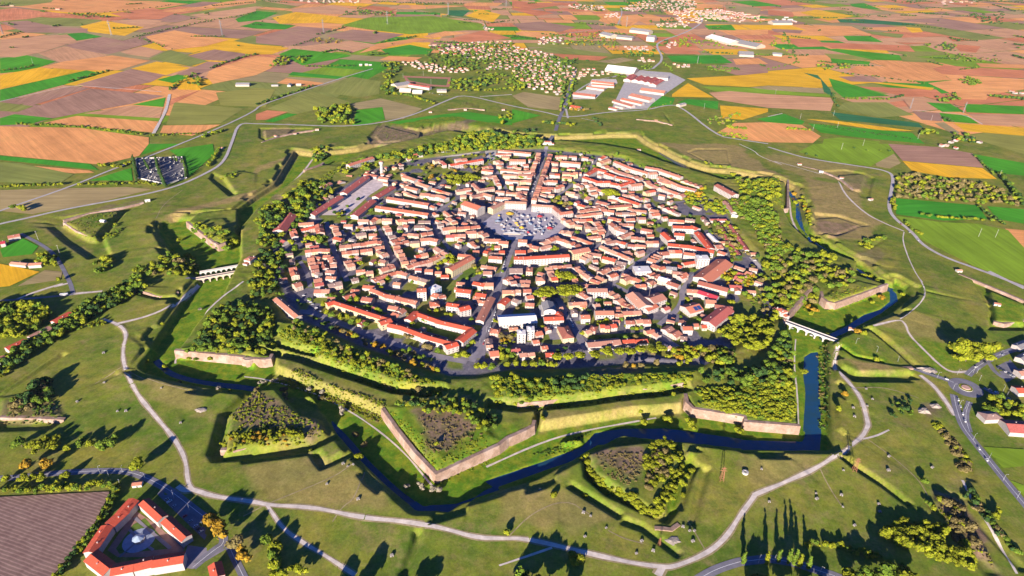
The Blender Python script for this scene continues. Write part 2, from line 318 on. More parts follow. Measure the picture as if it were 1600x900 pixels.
def grass_mat(nt, p):
    at = N(nt, 'Attribute', attribute_name='cover'); sep = N(nt, 'SeparateColor'); nt.links.new(at.outputs['Color'], sep.inputs[0])
    n1 = noise(nt, 0.012, 5, .65); n2 = noise(nt, 0.09, 5, .7); n3 = noise(nt, 0.7, 3, .6)
    base = ramp(nt, n1, [(.36, (.235, .22, .036)), (.5, (.165, .20, .024)), (.64, (.09, .16, .015))])
    base = mixc(nt, ramp(nt, n2, [(.45, 0), (.7, .55)]), base, (.235, .195, .065))
    base = mixc(nt, ramp(nt, noise(nt, .035, 6, .75), [(.50, 0), (.66, .75)]), base, (.085, .135, .02))
    base = mixc(nt, ramp(nt, noise(nt, .021, 7, .78), [(.53, 0), (.66, .6)]), base, (.26, .19, .085))
    lush = mixc(nt, ramp(nt, n2, [(.4, 0), (.65, 1)]), (.085, .19, .012), (.22, .25, .02))
    dry = mixc(nt, ramp(nt, n2, [(.4, 0), (.65, 1)]), (.34, .235, .10), (.24, .19, .06))
    earth = mixc(nt, ramp(nt, n2, [(.42, 0), (.6, 1)]), (.24, .15, .11), (.13, .10, .055))
    pave = mixc(nt, ramp(nt, n2, [(.42, 0), (.6, 1)]), (.17, .155, .175), (.11, .105, .13))
    c = mixc(nt, sep.outputs[0], base, lush); c = mixc(nt, sep.outputs[1], c, dry); c = mixc(nt, sep.outputs[2], c, earth); c = mixc(nt, at.outputs['Alpha'], c, pave)
    c = mixc(nt, 1.0, c, ramp(nt, noise(nt, .055, 7, .8), [(.34, .80), (.66, 1.18)]), 'MULTIPLY'); c = mixc(nt, 1.0, c, ramp(nt, noise(nt, .35, 6, .8), [(.3, .68), (.7, 1.25)]), 'MULTIPLY'); nt.links.new(c, p.inputs['Base Color'])
    bp = N(nt, 'Bump'); bp.inputs['Strength'].default_value = .5; bp.inputs['Distance'].default_value = .35; nt.links.new(n3, bp.inputs['Height']); nt.links.new(bp.outputs[0], p.inputs['Normal'])
    p.inputs['Specular IOR Level'].default_value = .05
def grid_mesh(name, X, Y, Z, m):
    h, w = X.shape; co = np.stack([X, Y, Z], -1).reshape(-1, 3).astype(np.float32)
    idx = np.arange(h*w).reshape(h, w); q = np.stack([idx[:-1, :-1], idx[:-1, 1:], idx[1:, 1:], idx[1:, :-1]], -1).reshape(-1, 4)
    me = bpy.data.meshes.new(name); me.vertices.add(len(co)); me.vertices.foreach_set('co', co.ravel())
    me.loops.add(q.size); me.loops.foreach_set('vertex_index', q.ravel().astype(np.int32))
    me.polygons.add(len(q)); me.polygons.foreach_set('loop_start', np.arange(0, q.size, 4, dtype=np.int32))
    me.update(calc_edges=True); me.materials.append(m); return me
me = grid_mesh('ground', GX, GY, H, mat('grassland', grass_mat))
ca = me.color_attributes.new('cover', 'FLOAT_COLOR', 'POINT')
ca.data.foreach_set('color', np.stack([W_l, W_d, W_e, W_p], -1).astype(np.float32).ravel())
tag(inst('ground', me), kind='structure')
# ------------------------------------------------------------------ water
def water_mat(nt, p):
    p.inputs['Base Color'].default_value = (.012, .07, .20, 1); p.inputs['Roughness'].default_value = .12; p.inputs['Specular IOR Level'].default_value = .5
    c = mixc(nt, ramp(nt, noise(nt, .06, 4), [(.4, 0), (.65, 1)]), (.010, .055, .115), (.016, .055, .075)); nt.links.new(c, p.inputs['Base Color'])
    bp = N(nt, 'Bump'); bp.inputs['Strength'].default_value = .12; nt.links.new(noise(nt, .9, 3), bp.inputs['Height']); nt.links.new(bp.outputs[0], p.inputs['Normal'])
for WI, w in enumerate(WATER):
    x0, y0 = np.min(w, 0)-12; x1, y1 = np.max(w, 0)+12
    xs = np.arange(x0, x1, 4); ys = np.arange(y0, y1, 4); X, Y = np.meshgrid(xs, ys); ins = sdf(w, X, Y, 20) < 7
    mb = MB(); idx = {}
    for j in range(len(ys)-1):
        for i in range(len(xs)-1):
            if ins[j, i] or ins[j+1, i+1] or ins[j, i+1] or ins[j+1, i]:
                f = []
                for a, b in ((j, i), (j, i+1), (j+1, i+1), (j+1, i)):
                    if (a, b) not in idx: idx[(a, b)] = len(mb.v); mb.v.append((xs[b], ys[a], -8.2-.04*WI))
                    f.append(idx[(a, b)])
                mb.f.append(tuple(f)); mb.m.append(0)
    tag(mb.build('water', mat('moat_water', water_mat) if WI < len(WATER)-1 else plain('ditch_water', (.012, .045, .07), .1, .5)), kind='structure')
# ------------------------------------------------------------------ roads and paths
ROADLINES = []
def ribbon(name, spec, w, m, lift=.14, it=2, step=4, line=None):
    L = resample(smooth(mpts(spec) if line is None else line, it), step); d = np.gradient(L, axis=0); d /= np.linalg.norm(d, axis=1)[:, None]+1e-9
    n = np.stack([-d[:, 1], d[:, 0]], 1); mb = MB(); K = 3 if w < 7 else 5
    for q, nn in zip(L, n):
        ww = w*(1+.12*math.sin(q[0]*.11)+.08*math.sin(q[1]*.23)) if 'path' in name else w
        for k in range(K):
            r = q+nn*ww*(k/(K-1)-.5); mb.v.append((r[0], r[1], ground(*r)+lift))
    for i in range(len(L)-1):
        for k in range(K-1): mb.f.append((i*K+k, i*K+k+1, (i+1)*K+k+1, (i+1)*K+k)); mb.m.append(0)
    ROADLINES.append((L, w/2)); return tag(mb.build(name, m), kind='structure')
gravel = varied('gravel', [(.56, .49, .42)], .15, .25); asphalt = varied('asphalt', [(.17, .165, .19)], .1, .25)
lane_paint = plain('lane_paint', (.75, .75, .74)); pale_road = varied('pale_road', [(.42, .385, .36)], .1, .2); paving = varied('paving', [(.22, .20, .225)], .08, .25); dirt = varied('dirt', [(.33, .25, .17)], .15, .3)
P_ = [('F1:600,260 690,290 750,350 720,450 735,560 800,700 900,820 970,900 F2:1030,110 1090,220 1100,350 1125,392', 4), ('F2:1125,392 1250,435 1500,470 F4:150,360 450,378 700,440 950,470 1200,505 1450,570 1600,575 F6:150,570 500,650 800,715 1020,747 1100,742 1300,660 1420,560 1500,430 1600,300 F8:60,420 250,345 420,270 530,200 670,105 710,30 F7:710,850 680,730 620,640 540,560 520,480 545,400', 4.4),
 ('F1:690,290 900,245 1030,180 1110,90 1160,40', 4), ('F4:150,360 250,510 380,600 500,670 640,760 700,800', 3.5), ('F7:740,300 890,262 925,290 940,340 1030,430 1140,530 1200,555 1280,548', 3), ('F7:890,262 940,230 1010,170 1040,110 1000,20 R:970,890 920,820 870,700 840,600 850,550', 2),
 ('R:440,230 480,320 600,430 700,485 850,545', 3), ('F7:1010,570 1100,640 1210,800', 4.5), ('F2:1125,392 1080,400 1040,375', 6), ('F6:0,740 150,690 330,630', 2.2), ('F8:680,105 760,85 830,50', 2.2), ('F6:1020,747 990,800', 6),
 ('A1:480,130 330,330 200,450 0,610', 3), ('F3:0,80 130,95 430,180 640,290 800,400 960,540 1080,690 1130,740', 2), ('F5:0,605 350,450 620,385 860,345 1000,320', 2.5), ('R:120,290 140,330 150,450 200,540', 3), ('F1:1430,50 1240,190 1020,460 1020,490', 2.5), ('F7:310,340 300,480 320,640 330,870', 1.8),
 ('A4:1000,0 1200,90 1240,150 1600,290 R:0,95 330,190', 2.5), ('F8:1250,330 1300,440 1450,660 1560,860', 2.5), ('P1:960,835 1040,690 1060,590', 8), ('P1:1010,575 560,540 450,535 0,635', 4), ('P3:430,740 520,760', 2), ('L:440,868 310,900 F1:400,40 200,100 100,140', 4), ('F1:430,110 600,95', 4),
 ('P4:0,730 90,710', 4), ('P4:900,690 1080,702 1240,720 1340,778', 4), ('P2:1420,180 1440,150 1300,115 1180,95 1030,88', 5), ('P3:700,290 560,280 340,275', 4), ('P2:1600,592 1400,605', 6)]
verge = varied('worn_verge', [(.29, .235, .12)], .2, .35)
for s, w in P_:
    if s[0] != 'P' and w >= 3: ribbon('path_verge', s, w*1.75, verge, .07)
    ribbon('gravel_path', s, w, gravel, .8 if s[0] == 'P' else .14)
for s in ('F4:0,430 200,330 560,200 680,120', 'F4:560,470 620,380 700,330 760,150', 'F6:60,560 200,420 420,330 560,420', 'F6:680,520 780,570 900,600', 'F8:700,100 850,200 1000,330 1050,420', 'F8:430,260 480,360 560,480', 'F1:745,560 900,640 1150,700', 'F1:560,640 700,560 740,540', 'F7:640,650 800,640 1000,700', 'L:970,500 1020,380 1140,290', 'R:330,190 250,150 120,120', 'F6:1300,660 1240,560 1180,450'): ribbon('worn_track', s, 1.3, verge, .1)
R_ = [('F7:1400,-20 1600,78', 7), ('R:0,20 130,60 260,95 640,150 740,170 785,200 770,300 750,400 790,470 900,550 960,630 1100,710 1300,780 1600,895', 7), ('P3:1600,900 1400,870 1280,850 1050,660 960,658 840,690 600,700 350,740 200,700 0,665 P2:1300,590 1200,625 930,745 600,795 220,780 0,775 P1:1490,770 1450,890 L:1400,120 1280,190 1100,270 850,330 400,410 150,470 0,500 -200,560', 7),
 ('P2:730,430 560,480 350,550 20,660 P1:1600,690 1420,780 1130,900 L:900,90 700,160 450,265 100,385 0,420 -200,490', 6), ('P3:880,430 950,370 900,290 920,260 1100,200 1200,135 1170,90', 9), ('P3:600,490 700,460 880,430', 6), ('P3:660,160 690,80 680,50', 6), ('P3:270,225 420,195 660,180 930,180 1090,190', 6), ('P3:920,590 840,680', 8), ('P3:350,740 330,650 400,570 520,500 650,480', 6)]
for s, w in R_: ribbon('road', s, w, pale_road, .75)
A_ = [('F6:1150,880 1230,830 1350,760 1500,712 F8:0,792 150,775', 9), ('F2:-400,330 0,335 300,300 550,285 730,285 850,320 1000,400 1150,520 1260,600 1330,700 1240,760 1130,850', 8), ('F8:150,775 300,800 450,850 550,880 700,960', 9), ('L:130,560 280,640 350,700 400,790 440,870 F1:430,110', 6), ('F1:430,112 380,120 0,150', 5), ('F7:950,525 1050,560 1150,592 1200,610', 8), ('F7:1280,570 1320,530 1400,480 1500,435 1640,395', 9), ('F7:1200,680 1215,760 1250,860 F8:1300,90 1380,190 1500,340 1640,510', 9), ('F7:1370,640 1440,680 1500,700 1640,770', 7), ('F7:1290,720 1262,800 1290,890', 7), ('F7:1400,500 1440,560 1520,600', 6), ('F1:1180,5 1060,45 G:330,428', 6), ('F2:1330,700 1400,850 1450,950', 7)]
for s, w in A_:
    ribbon('road', s, w, asphalt, .17)
    if w > 6: ribbon('lane_marking', s, .35, lane_paint, .24)
# the roundabout
rc = np.array(unproject(1160+1268/3.636, 430+640/3.636)); 
ring = [rc+np.array([math.cos(t), math.sin(t)])*14.5 for t in np.linspace(0, 2*math.pi, 40)]
ribbon('road', '', 11, asphalt, .21, 0, 3, ring)
T_ = [('B2:1400,310 1300,560 1230,760 1190,890 C2:1120,240 1040,480 940,700 880,880 850,930', 10), ('A3:190,50 100,330 -20,700', 9), ('C1:300,300 500,320 900,480 1200,600 1600,740 C2:400,860 800,930', 11), ('C3:330,130 480,380 600,620 680,760 740,900', 10), ('B3:580,590 740,760 1040,850 C3:1600,300', 8), ('C4:0,470 300,220 B4:270,890 720,520', 9), ('C4:-20,580 250,760 460,870 600,980', 9), ('B1:640,80 680,300 800,600 900,820', 9), ('B1:1280,120 1380,330 1480,560 1530,640', 8), ('B2:620,800 960,520', 8), ('B2:350,60 430,220 580,420', 7), ('A2:1070,240 1180,340 1290,570', 7), ('A3:830,170 700,360 420,580 350,640', 7), ('B3:540,560 850,380 980,230 900,0', 6), ('B3:830,390 1300,590', 6), ('B3:1000,870 1300,590 1600,420', 6), ('A2:650,700 350,890', 8), ('B1:310,570 400,700 440,890', 7), ('A4:900,880 600,700 0,740', 5)]
for s, w in T_: ribbon('street', s, w, paving, .15)
hexa = [np.array([7, 39])+85*np.array([math.cos(t), math.sin(t)]) for t in np.linspace(0.1, 0.1+2*math.pi, 7)[:6]]
mb = MB(); mb.add([(q[0], q[1], .19) for q in hexa], [tuple(range(6))]); tag(mb.build('square', varied('square_paving', [(.36, .33, .36)], .1, .2)), kind='structure')
lawn_m = varied('lawn_grass', [(.085, .155, .02), (.11, .17, .025)], .15, .35)
def sheet(name, spec, m, lift=.2, kind='structure', z=0.0):
    P = mpts(spec); mb = MB(); mb.add([(x, y, max(0, ground(x, y))*0+lift+z) for x, y in P], [tuple(range(len(P)))]); return tag(mb.build(name, m), kind=kind)
sheet('parade_ground', 'A1:520,890 1140,480 1260,430 1400,500 1180,640 900,890', varied('pale_gravel', [(.55, .46, .43)], .12, .3), .2)
sheet('car_park', 'A2:330,130 640,110 860,50 1000,70 950,110 700,150 420,170', gravel, .2); sheet('car_park', 'A2:1010,60 1170,40 1160,180 1070,230 1030,130', pale_road, .21)
sheet('car_park', 'B4:1120,520 1400,570 1310,710 1230,640', pale_road, .2); sheet('car_park', 'F2:920,420 960,380 1230,610 1200,690', asphalt, .22); sheet('car_park', 'F7:1440,520 1520,480 1590,560 1500,610', asphalt, .22)
sheet('courtyard', 'F2:760,560 800,520 1090,720 1060,790 690,790 630,750', varied('brick_paving', [(.30, .17, .13)], .2, .2), .2); sheet('lawn', 'F2:780,600 850,560 1000,740 700,770 680,740', lawn_m, .25)
sheet('forecourt', 'F2:1100,720 1240,740 1330,740 1130,860 1060,850', paving, .23); sheet('forecourt', 'C2:860,890 700,900 880,700 1050,650 1020,890', paving, .2); sheet('forecourt', 'C3:180,470 370,460 380,650 240,660', paving, .2)
# ------------------------------------------------------------------ fields
FC = {'T': [(.74, .335, .115), (.66, .29, .10)], 'r': [(.52, .185, .08), (.58, .22, .10)], 'm': [(.37, .205, .135), (.33, .19, .125)], 'p': [(.57, .305, .155), (.51, .27, .135)], 'g': [(.05, .27, .022), (.075, .29, .015)],
      'l': [(.19, .30, .022), (.19, .30, .022)], 'o': [(.27, .26, .055), (.21, .24, .055)], 'y': [(.78, .42, .022), (.68, .38, .022)], 'd': [(.04, .17, .055), (.035, .15, .06)], 'k': [(.36, .27, .12), (.31, .245, .11)]}
def field_mat(key, k):
    a = FC[key][0]; b2 = FC[key][1]
    def b(nt, p):
        o = N(nt, 'ObjectInfo'); g = N(nt, 'NewGeometry'); vr = N(nt, 'VectorRotate'); vr.rotation_type = 'Z_AXIS'; nt.links.new(g.outputs['Position'], vr.inputs['Vector'])
        ml = N(nt, 'Math', operation='MULTIPLY_ADD'); ml.inputs[1].default_value = .5; ml.inputs[2].default_value = (-.2, 1.2, .5)[k]; nt.links.new(o.outputs['Random'], ml.inputs[0]); nt.links.new(ml.outputs[0], vr.inputs['Angle'])
        mp = N(nt, 'Mapping'); mp.inputs['Scale'].default_value = (.005, .11, 1); nt.links.new(vr.outputs[0], mp.inputs['Vector'])
        st = noise(nt, 1.0, 5, .75, mp.outputs[0]); big = noise(nt, .008, 4, .6)
        c = mixc(nt, o.outputs['Random'], a, b2); c = mixc(nt, 1.0, c, ramp(nt, st, [(.33, .77), (.67, 1.16)]), 'MULTIPLY')
        c = mixc(nt, 1.0, c, ramp(nt, big, [(.35, .86), (.65, 1.12)]), 'MULTIPLY')
        if key in 'oykpmT': c = mixc(nt, ramp(nt, big, [(.55, 0), (.75, .35)]), c, (.22, .19, .05))
        nt.links.new(c, p.inputs['Base Color']); p.inputs['Specular IOR Level'].default_value = .05
    return mat('field_%s_%d' % (key, k), b)
FIELDS = '''P1
T 80,40 330,5 700,0 1000,10 1180,25 1020,50 640,80 450,80 250,60
o 0,30 0,0 330,0 320,15 130,40
r 0,60 90,50 400,85 410,100 290,100 170,120 0,135
r 690,85 940,50 1120,75 1000,120 830,125
o 150,125 370,110 640,125 500,165 330,160
y 500,165 650,130 900,170 780,225 560,200
m 0,140 170,130 330,165 550,180 540,205 160,205
g 360,215 520,205 640,230 480,255
m 400,285 640,230 900,280 740,325 680,340 520,320
p 0,250 180,230 420,215 480,255 380,290 250,330 90,360 0,355
g 0,365 160,345 350,385 200,440 0,460
p 240,335 400,290 680,345 500,380 370,390
T 250,420 400,385 700,347 940,380 740,440 500,440
y 0,470 250,422 450,450 360,480 0,560
g 0,562 540,440 640,460 400,530 0,635
y 820,430 980,385 1190,425 1040,470
o 930,370 1060,310 1300,383 1190,415
m 480,530 820,432 1030,470 940,515 720,560
m 1100,465 1300,385 1390,390 1320,440 1190,480
g 980,500 1110,467 1190,480 1080,520
T 910,230 1090,190 1430,250 1280,290 1050,315 950,260
y 1180,325 1450,255 1600,280 1810,300 1700,340 1600,342 1380,310
m 1170,350 1340,310 1560,340 1450,385 1270,375
T 1310,440 1600,350 1780,370 1690,430 1600,470 1330,525 1290,480
p 750,325 880,290 1020,320 930,360 800,340
m 60,630 440,540 570,550 200,660
m 120,700 570,555 1030,600 820,650 330,740
g 830,655 1035,610 1020,670
p 520,710 820,660 1020,675 1000,740
T 270,770 480,725 990,760 960,830 500,790
g 0,740 90,715 330,740 190,775 0,785
o 0,640 210,665 110,700 0,695
T 0,790 500,800 930,860 930,900 870,975 630,1030 0,970
o 1040,780 1090,640 1520,680 1380,770 1200,780
T 1000,830 1020,785 1380,780 1200,850
r 1060,660 1070,620 1250,565 1100,640
o 1350,580 1600,550 1720,560 1660,670 1380,660
y 1110,560 1130,510 1230,530 1260,565
o 1120,90 1600,20 1600,50 1200,105
p 1180,95 1600,40 1600,70 1360,125
g 1470,120 1600,68 1740,80 1630,125 1600,128 1490,140
g 1560,150 1600,135 1850,160 1780,185 1600,180 1500,165
p 690,130 900,120 1020,130 930,165
T 1010,70 1270,40 1420,10 1600,0 1600,18 1100,80
P2
o 0,0 260,40 210,55 0,40
p 220,55 480,35 580,50 540,90 230,80
y 100,110 250,75 520,105 480,140 150,150
m 0,230 260,165 480,180 370,240 200,290 0,270
m 430,225 600,185 930,215 740,270 520,245
g 140,340 230,305 560,340 600,350 290,410 170,350
p 240,295 590,255 760,280 600,330 520,325
T 640,335 750,275 1000,240 1090,245 850,290
l 530,160 700,110 1100,100 1420,150 1380,185 960,215 740,190
y 1310,100 1400,60 1530,90 1480,140
r 1200,245 1420,190 1600,240 1300,265
T 1040,230 1180,195 1340,205 1100,240
g 780,310 960,280 1110,310 1080,340 830,345
T 770,375 830,350 1040,360 970,385
l 190,480 420,420 690,440 580,480 520,495
g 200,470 230,450 550,480 510,495
T 130,520 190,490 430,520 340,545
o 350,565 600,480 780,510 770,590 640,610
o 70,680 340,570 600,640 400,680 250,715
r 0,715 70,690 200,700 60,750 0,750
g 50,760 200,710 260,715 110,765
g 600,785 630,690 790,670 805,750 700,775
k 590,650 780,615 1040,680 920,745 810,750 790,670 630,685
p 700,0 1400,5 1300,25 900,20
o 1000,60 1300,40 1350,75 1200,90
p 820,45 950,30 970,50 850,55
d 1200,65 1340,65 1290,105 1200,95
P3
r 0,45 200,70 260,85 150,100 0,60
m 0,150 180,135 400,170 300,200 60,190
T 20,210 60,195 300,205 180,240 30,220
T 690,100 790,90 830,110 740,165 680,160
T 790,130 830,105 910,110 850,155
T 540,130 600,70 680,80 650,165
o 90,310 250,290 640,340 620,355 240,330
r 240,335 600,355 540,380 340,370
k 530,385 690,360 770,375 640,400
g 970,350 1300,345 1380,395 1150,400 1000,385
r 930,310 1160,320 1180,340 960,335
T 1380,370 1540,365 1600,400 1400,405
m 1210,410 1400,405 1600,410 1600,470 1400,470
y 1000,590 1100,520 1260,610 1000,605
g 1030,640 1100,620 1290,635 1285,685
y 1300,660 1600,680 1600,700 1440,750 1310,740
g 850,670 940,600 1020,615 1000,655
g 1200,160 1370,155 1400,190 1230,185
T 1370,190 1600,185 1600,215 1400,210
k 1330,30 1560,50 1540,95 1340,60
T 1150,25 1320,30 1310,50 1160,50
k 0,600 70,575 310,610 290,690 100,670
r 0,0 140,20 320,15 330,30 100,60 0,40
P4
r 0,60 150,75 170,110 0,90
y 200,80 300,60 540,100 380,130
g 510,25 600,20 710,60 540,50
p 380,45 520,40 720,75 600,90
p 580,110 1080,150 900,150 620,125
d 430,120 600,120 950,150 860,160 450,140
T 580,175 860,165 910,205 620,185
y 860,170 950,175 970,200 900,205
o 610,195 850,215 830,240 650,215
g 470,225 640,225 720,265 500,255
p 690,240 1110,230 1170,270 740,265
T 270,155 520,165 650,220 380,205
m 20,180 220,190 200,210 40,200
r 120,240 300,245 380,290 190,295 130,260
r 320,265 880,285 920,325 400,300
y 420,305 740,315 760,335 430,310
g 360,310 430,305 820,345 840,380 660,375
o 350,335 640,350 660,380 390,365
l 880,290 980,285 1080,325 910,320
g 390,365 640,385 630,405 400,395
o 820,345 1040,370 1050,395 840,385
T 490,450 560,410 1020,425 1150,500 980,510 700,480
r 1030,430 1100,410 1600,440 1600,490 1090,465
T 1000,520 1150,502 1100,465 1600,495 1600,560 1390,590 1360,625 1220,620
r 1150,275 1330,290 1300,330 1200,320
T 1300,395 1600,405 1600,430 1330,420
y 340,455 480,480 700,515 1040,550 1020,565 500,500
m 440,480 650,475 720,515 520,510
T 730,490 900,500 960,525 750,515
r 540,540 1050,560 1110,605 860,605
g 380,490 460,510 760,600 470,610 410,560
d 220,455 310,470 390,560 400,605 350,575 330,500
y -510,490 -170,472 0,455 200,455 300,500 340,550 0,535 -120,545 -400,530
k -115,547 0,537 340,552 350,585 0,565
l -420,541 -110,549 0,562 390,592 388,608 0,588 -100,583 -300,580
p -370,580 -240,570 0,590 390,612 410,640 390,695 0,675 -310,625
o 430,680 480,640 740,640 910,720 700,735
r 760,640 850,630 880,665 800,670
m 900,695 1080,707 1090,760 960,750
g 990,640 1140,650 1230,700 1090,700
g 1230,650 1600,665 1600,716 1240,703
p 1250,712 1600,718 1600,790 1340,780
g 1070,706 1240,722 1320,775 1100,760
y 1160,770 1600,800 1600,850 1230,820
d 390,700 940,770 970,800 450,750
y 240,745 420,755 920,820 700,815
g 250,772 900,832 980,900 560,860 330,830
g -70,745 0,732 100,712 230,760 210,780 0,765
T -320,830 -210,770 0,765 210,782 330,852 280,895 0,890 -100,880
l 350,870 450,860 700,885 690,900 340,900
k 1040,770 1100,765 1200,830 1170,850
R
l 190,50 290,0 750,0 790,60 640,140 380,110
k 640,65 788,62 830,120 760,155 680,140
m 750,0 1060,20 1280,60 1350,150 840,105
y 840,107 1340,152 1430,220 1130,210 900,170
g 1290,65 1600,120 1600,200 1410,180
g 800,340 1310,385 1370,470 1100,480 800,440
l 800,450 1080,490 1310,500 1500,540 1600,650 1600,880 1300,770 960,600 860,500
g 1370,390 1600,410 1600,500 1430,470
T 1480,530 1600,540 1600,650
L
g 0,75 560,125 620,165 380,140 0,100
T 120,130 560,167 590,180 460,185 120,145
o 0,115 120,120 460,190 370,250 0,240
g 930,0 1130,0 880,70
g 560,230 820,150 830,230
k 0,290 300,280 800,270 950,285 600,370 200,440 0,420
g 1060,40 1330,0 1340,60 1180,210 1150,110
y -40,750 0,750 250,800 60,890 -40,900
k 110,890 280,790 390,800 380,850
g 0,660 140,590 240,640 200,690 20,710
F8
l 1370,140 1600,155 1600,250 1480,260
l 1520,330 1600,360 1600,420'''
placed = []
tile = None; fk = 0; zoff = 0
LEVELS = []
def add_field(P, c, base, step=.02):
    global fk
    q = np.array(P); bb = (*q.min(0), *q.max(0)); used = {k for x0, y0, x1, y1, k, b_ in LEVELS if b_ == base and x0 < bb[2] and x1 > bb[0] and y0 < bb[3] and y1 > bb[1]}
    k = 0
    while k in used: k += 1
    LEVELS.append((*bb, k, base)); lift = base+step*k
    mb = MB(); mb.add([(x, y, lift) for x, y in P], [tuple(range(len(P)))])
    if mb.v and (lambda q: sum(q[i][0]*q[(i+1) % len(q)][1]-q[(i+1) % len(q)][0]*q[i][1] for i in range(len(q))))(P) < 0: mb.f = [tuple(reversed(mb.f[0]))]
    o = mb.build('field', field_mat(c, fk % 3)); fk += 1; tag(o, kind='structure'); return o
for ln in FIELDS.split('\n'):
    if ' ' not in ln: tile = ln; continue
    c, s = ln.split(' ', 1); P = pts(tile, s); zoff = (zoff+1) % 40
    add_field(P, c, .55); placed.append(P)
# the plain beyond: strips laid out like the traced ones
def patch(cx, cy, a, w, h, seed):
    r = random.Random(seed); ca, sa = math.cos(a), math.sin(a)
    def rec(x0, x1, y0, y1, d):
        if d == 0 or (x1-x0 < 260 and y1-y0 < 200):
            g = 3; P = [(cx+ca*x-sa*y, cy+sa*x+ca*y) for x, y in ((x0+g, y0+g), (x1-g, y0+g), (x1-g, y1-g), (x0+g, y1-g))]
            m = (sum(q[0] for q in P)/4, sum(q[1] for q in P)/4)
            u, v, wd = project(m[0], m[1], 0)
            if wd < 0 or not (-200 < u < 1800) or v > 330 or any(inside(F, *m) for F in placed[:0]): return
            if math.hypot(*m) < 1250: return
            add_field(P, r.choice('TTTrrmmppppkkooyygl'), 0.12); BK.append(1); return
        if (x1-x0)*(.6+r.random()*.8) > (y1-y0)*1.3: t = x0+(x1-x0)*r.uniform(.35, .65); rec(x0, t, y0, y1, d-1); rec(t, x1, y0, y1, d-1)
        else: t = y0+(y1-y0)*r.uniform(.35, .65); rec(x0, x1, y0, t, d-1); rec(x0, x1, t, y1, d-1)
    rec(-w/2, w/2, -h/2, h/2, 9)
BK = []
patch(-2300, 2100, -.18, 3800, 5200, 1); patch(2700, 2600, .42, 4200, 5200, 2); patch(300, 3600, .12, 2200, 3600, 3)
patch(800, 7000, .2, 9000, 3500, 5)
# ploughed field in the lower left
def plough_mat(nt, p):
    g = N(nt, 'NewGeometry'); vr = N(nt, 'VectorRotate'); vr.rotation_type = 'Z_AXIS'; vr.inputs['Angle'].default_value = .30; nt.links.new(g.outputs['Position'], vr.inputs['Vector'])
    sx = N(nt, 'SeparateXYZ'); nt.links.new(vr.outputs[0], sx.inputs[0]); wv = N(nt, 'Math', operation='SINE'); ml = N(nt, 'Math', operation='MULTIPLY'); ml.inputs[1].default_value = 1.9
    nz_ = N(nt, 'Math', operation='MULTIPLY_ADD'); nz_.inputs[1].default_value = 3.0; nt.links.new(noise(nt, .05, 3), nz_.inputs[0]); nt.links.new(sx.outputs[1], nz_.inputs[2])
    nt.links.new(nz_.outputs[0], ml.inputs[0]); nt.links.new(ml.outputs[0], wv.inputs[0])
    c = mixc(nt, ramp(nt, noise(nt, .1, 5, .7), [(.4, 0), (.65, 1)]), (.22, .135, .11), (.30, .195, .155)); c = mixc(nt, 1.0, c, ramp(nt, wv.outputs[0], [(0, .72), (.8, 1.12)]), 'MULTIPLY')
    nt.links.new(c, p.inputs['Base Color'])
sheet('ploughed_field', 'F2:-60,442 0,440 640,408 640,425 540,620 400,800 310,900 280,1000 -60,1000', mat('ploughed_soil', plough_mat), .8)
# ------------------------------------------------------------------ masonry walls of the works
def stone_mat(nt, p):
    c = mixc(nt, ramp(nt, noise(nt, .25, 5, .7), [(.38, 0), (.65, 1)]), (.30, .20, .15), (.20, .14, .10)); c = mixc(nt, ramp(nt, noise(nt, .07, 3), [(.5, 0), (.62, .8)]), c, (.36, .27, .22))
    c = mixc(nt, 1.0, c, ramp(nt, noise(nt, 1.6, 3), [(.3, .7), (.7, 1.15)]), 'MULTIPLY'); nt.links.new(c, p.inputs['Base Color'])
stone = mat('brick_and_stone', stone_mat)
def wall(name, spec, z0, z1, label, cat='rampart wall', thick=4.2, batter=1.6, zt=None, it=0, m=None, cord=True):
    L = mpts(spec, max(z0, -5.0) if zt is None else zt); L = resample(smooth(L, it) if it else L, 6); d = np.gradient(L, axis=0); d /= np.linalg.norm(d, axis=1)[:, None]+1e-9
    n = np.stack([-d[:, 1], d[:, 0]], 1)
    mid = L[len(L)//2]; toc = np.array([CX, CY])-mid
    if n[len(L)//2]@toc < 0: n = -n
    mb = MB(); K = 5
    for i, (q, nn) in enumerate(zip(L, n)):
        j = .35*math.sin(i*1.7)+.25*math.sin(i*.61)
        for (o, z) in ((batter, z0-1.5), (0.4, z1-1.0), (0, z1+j*.4), (-thick, z1+j*.4), (-thick, z0-1.5)):
            r = q+nn*o; mb.v.append((r[0], r[1], z))
    for i in range(len(L)-1):
        for k in range(K-1): mb.f.append((i*K+k, i*K+k+1, (i+1)*K+k+1, (i+1)*K+k)); mb.m.append(0)
    e = (len(L)-1)*K; mb.f += [(4, 3, 2, 1, 0), (e, e+1, e+2, e+3, e+4)]; mb.m += [0, 0]
    c = L.mean(0); off = (c[0], c[1], z0)
    mb.v = [(x-off[0], y-off[1], z-off[2]) for x, y, z in mb.v]
    return tag(mb.build(name, m or stone, None, off), label, cat, 'masonry walls of the star fortress')
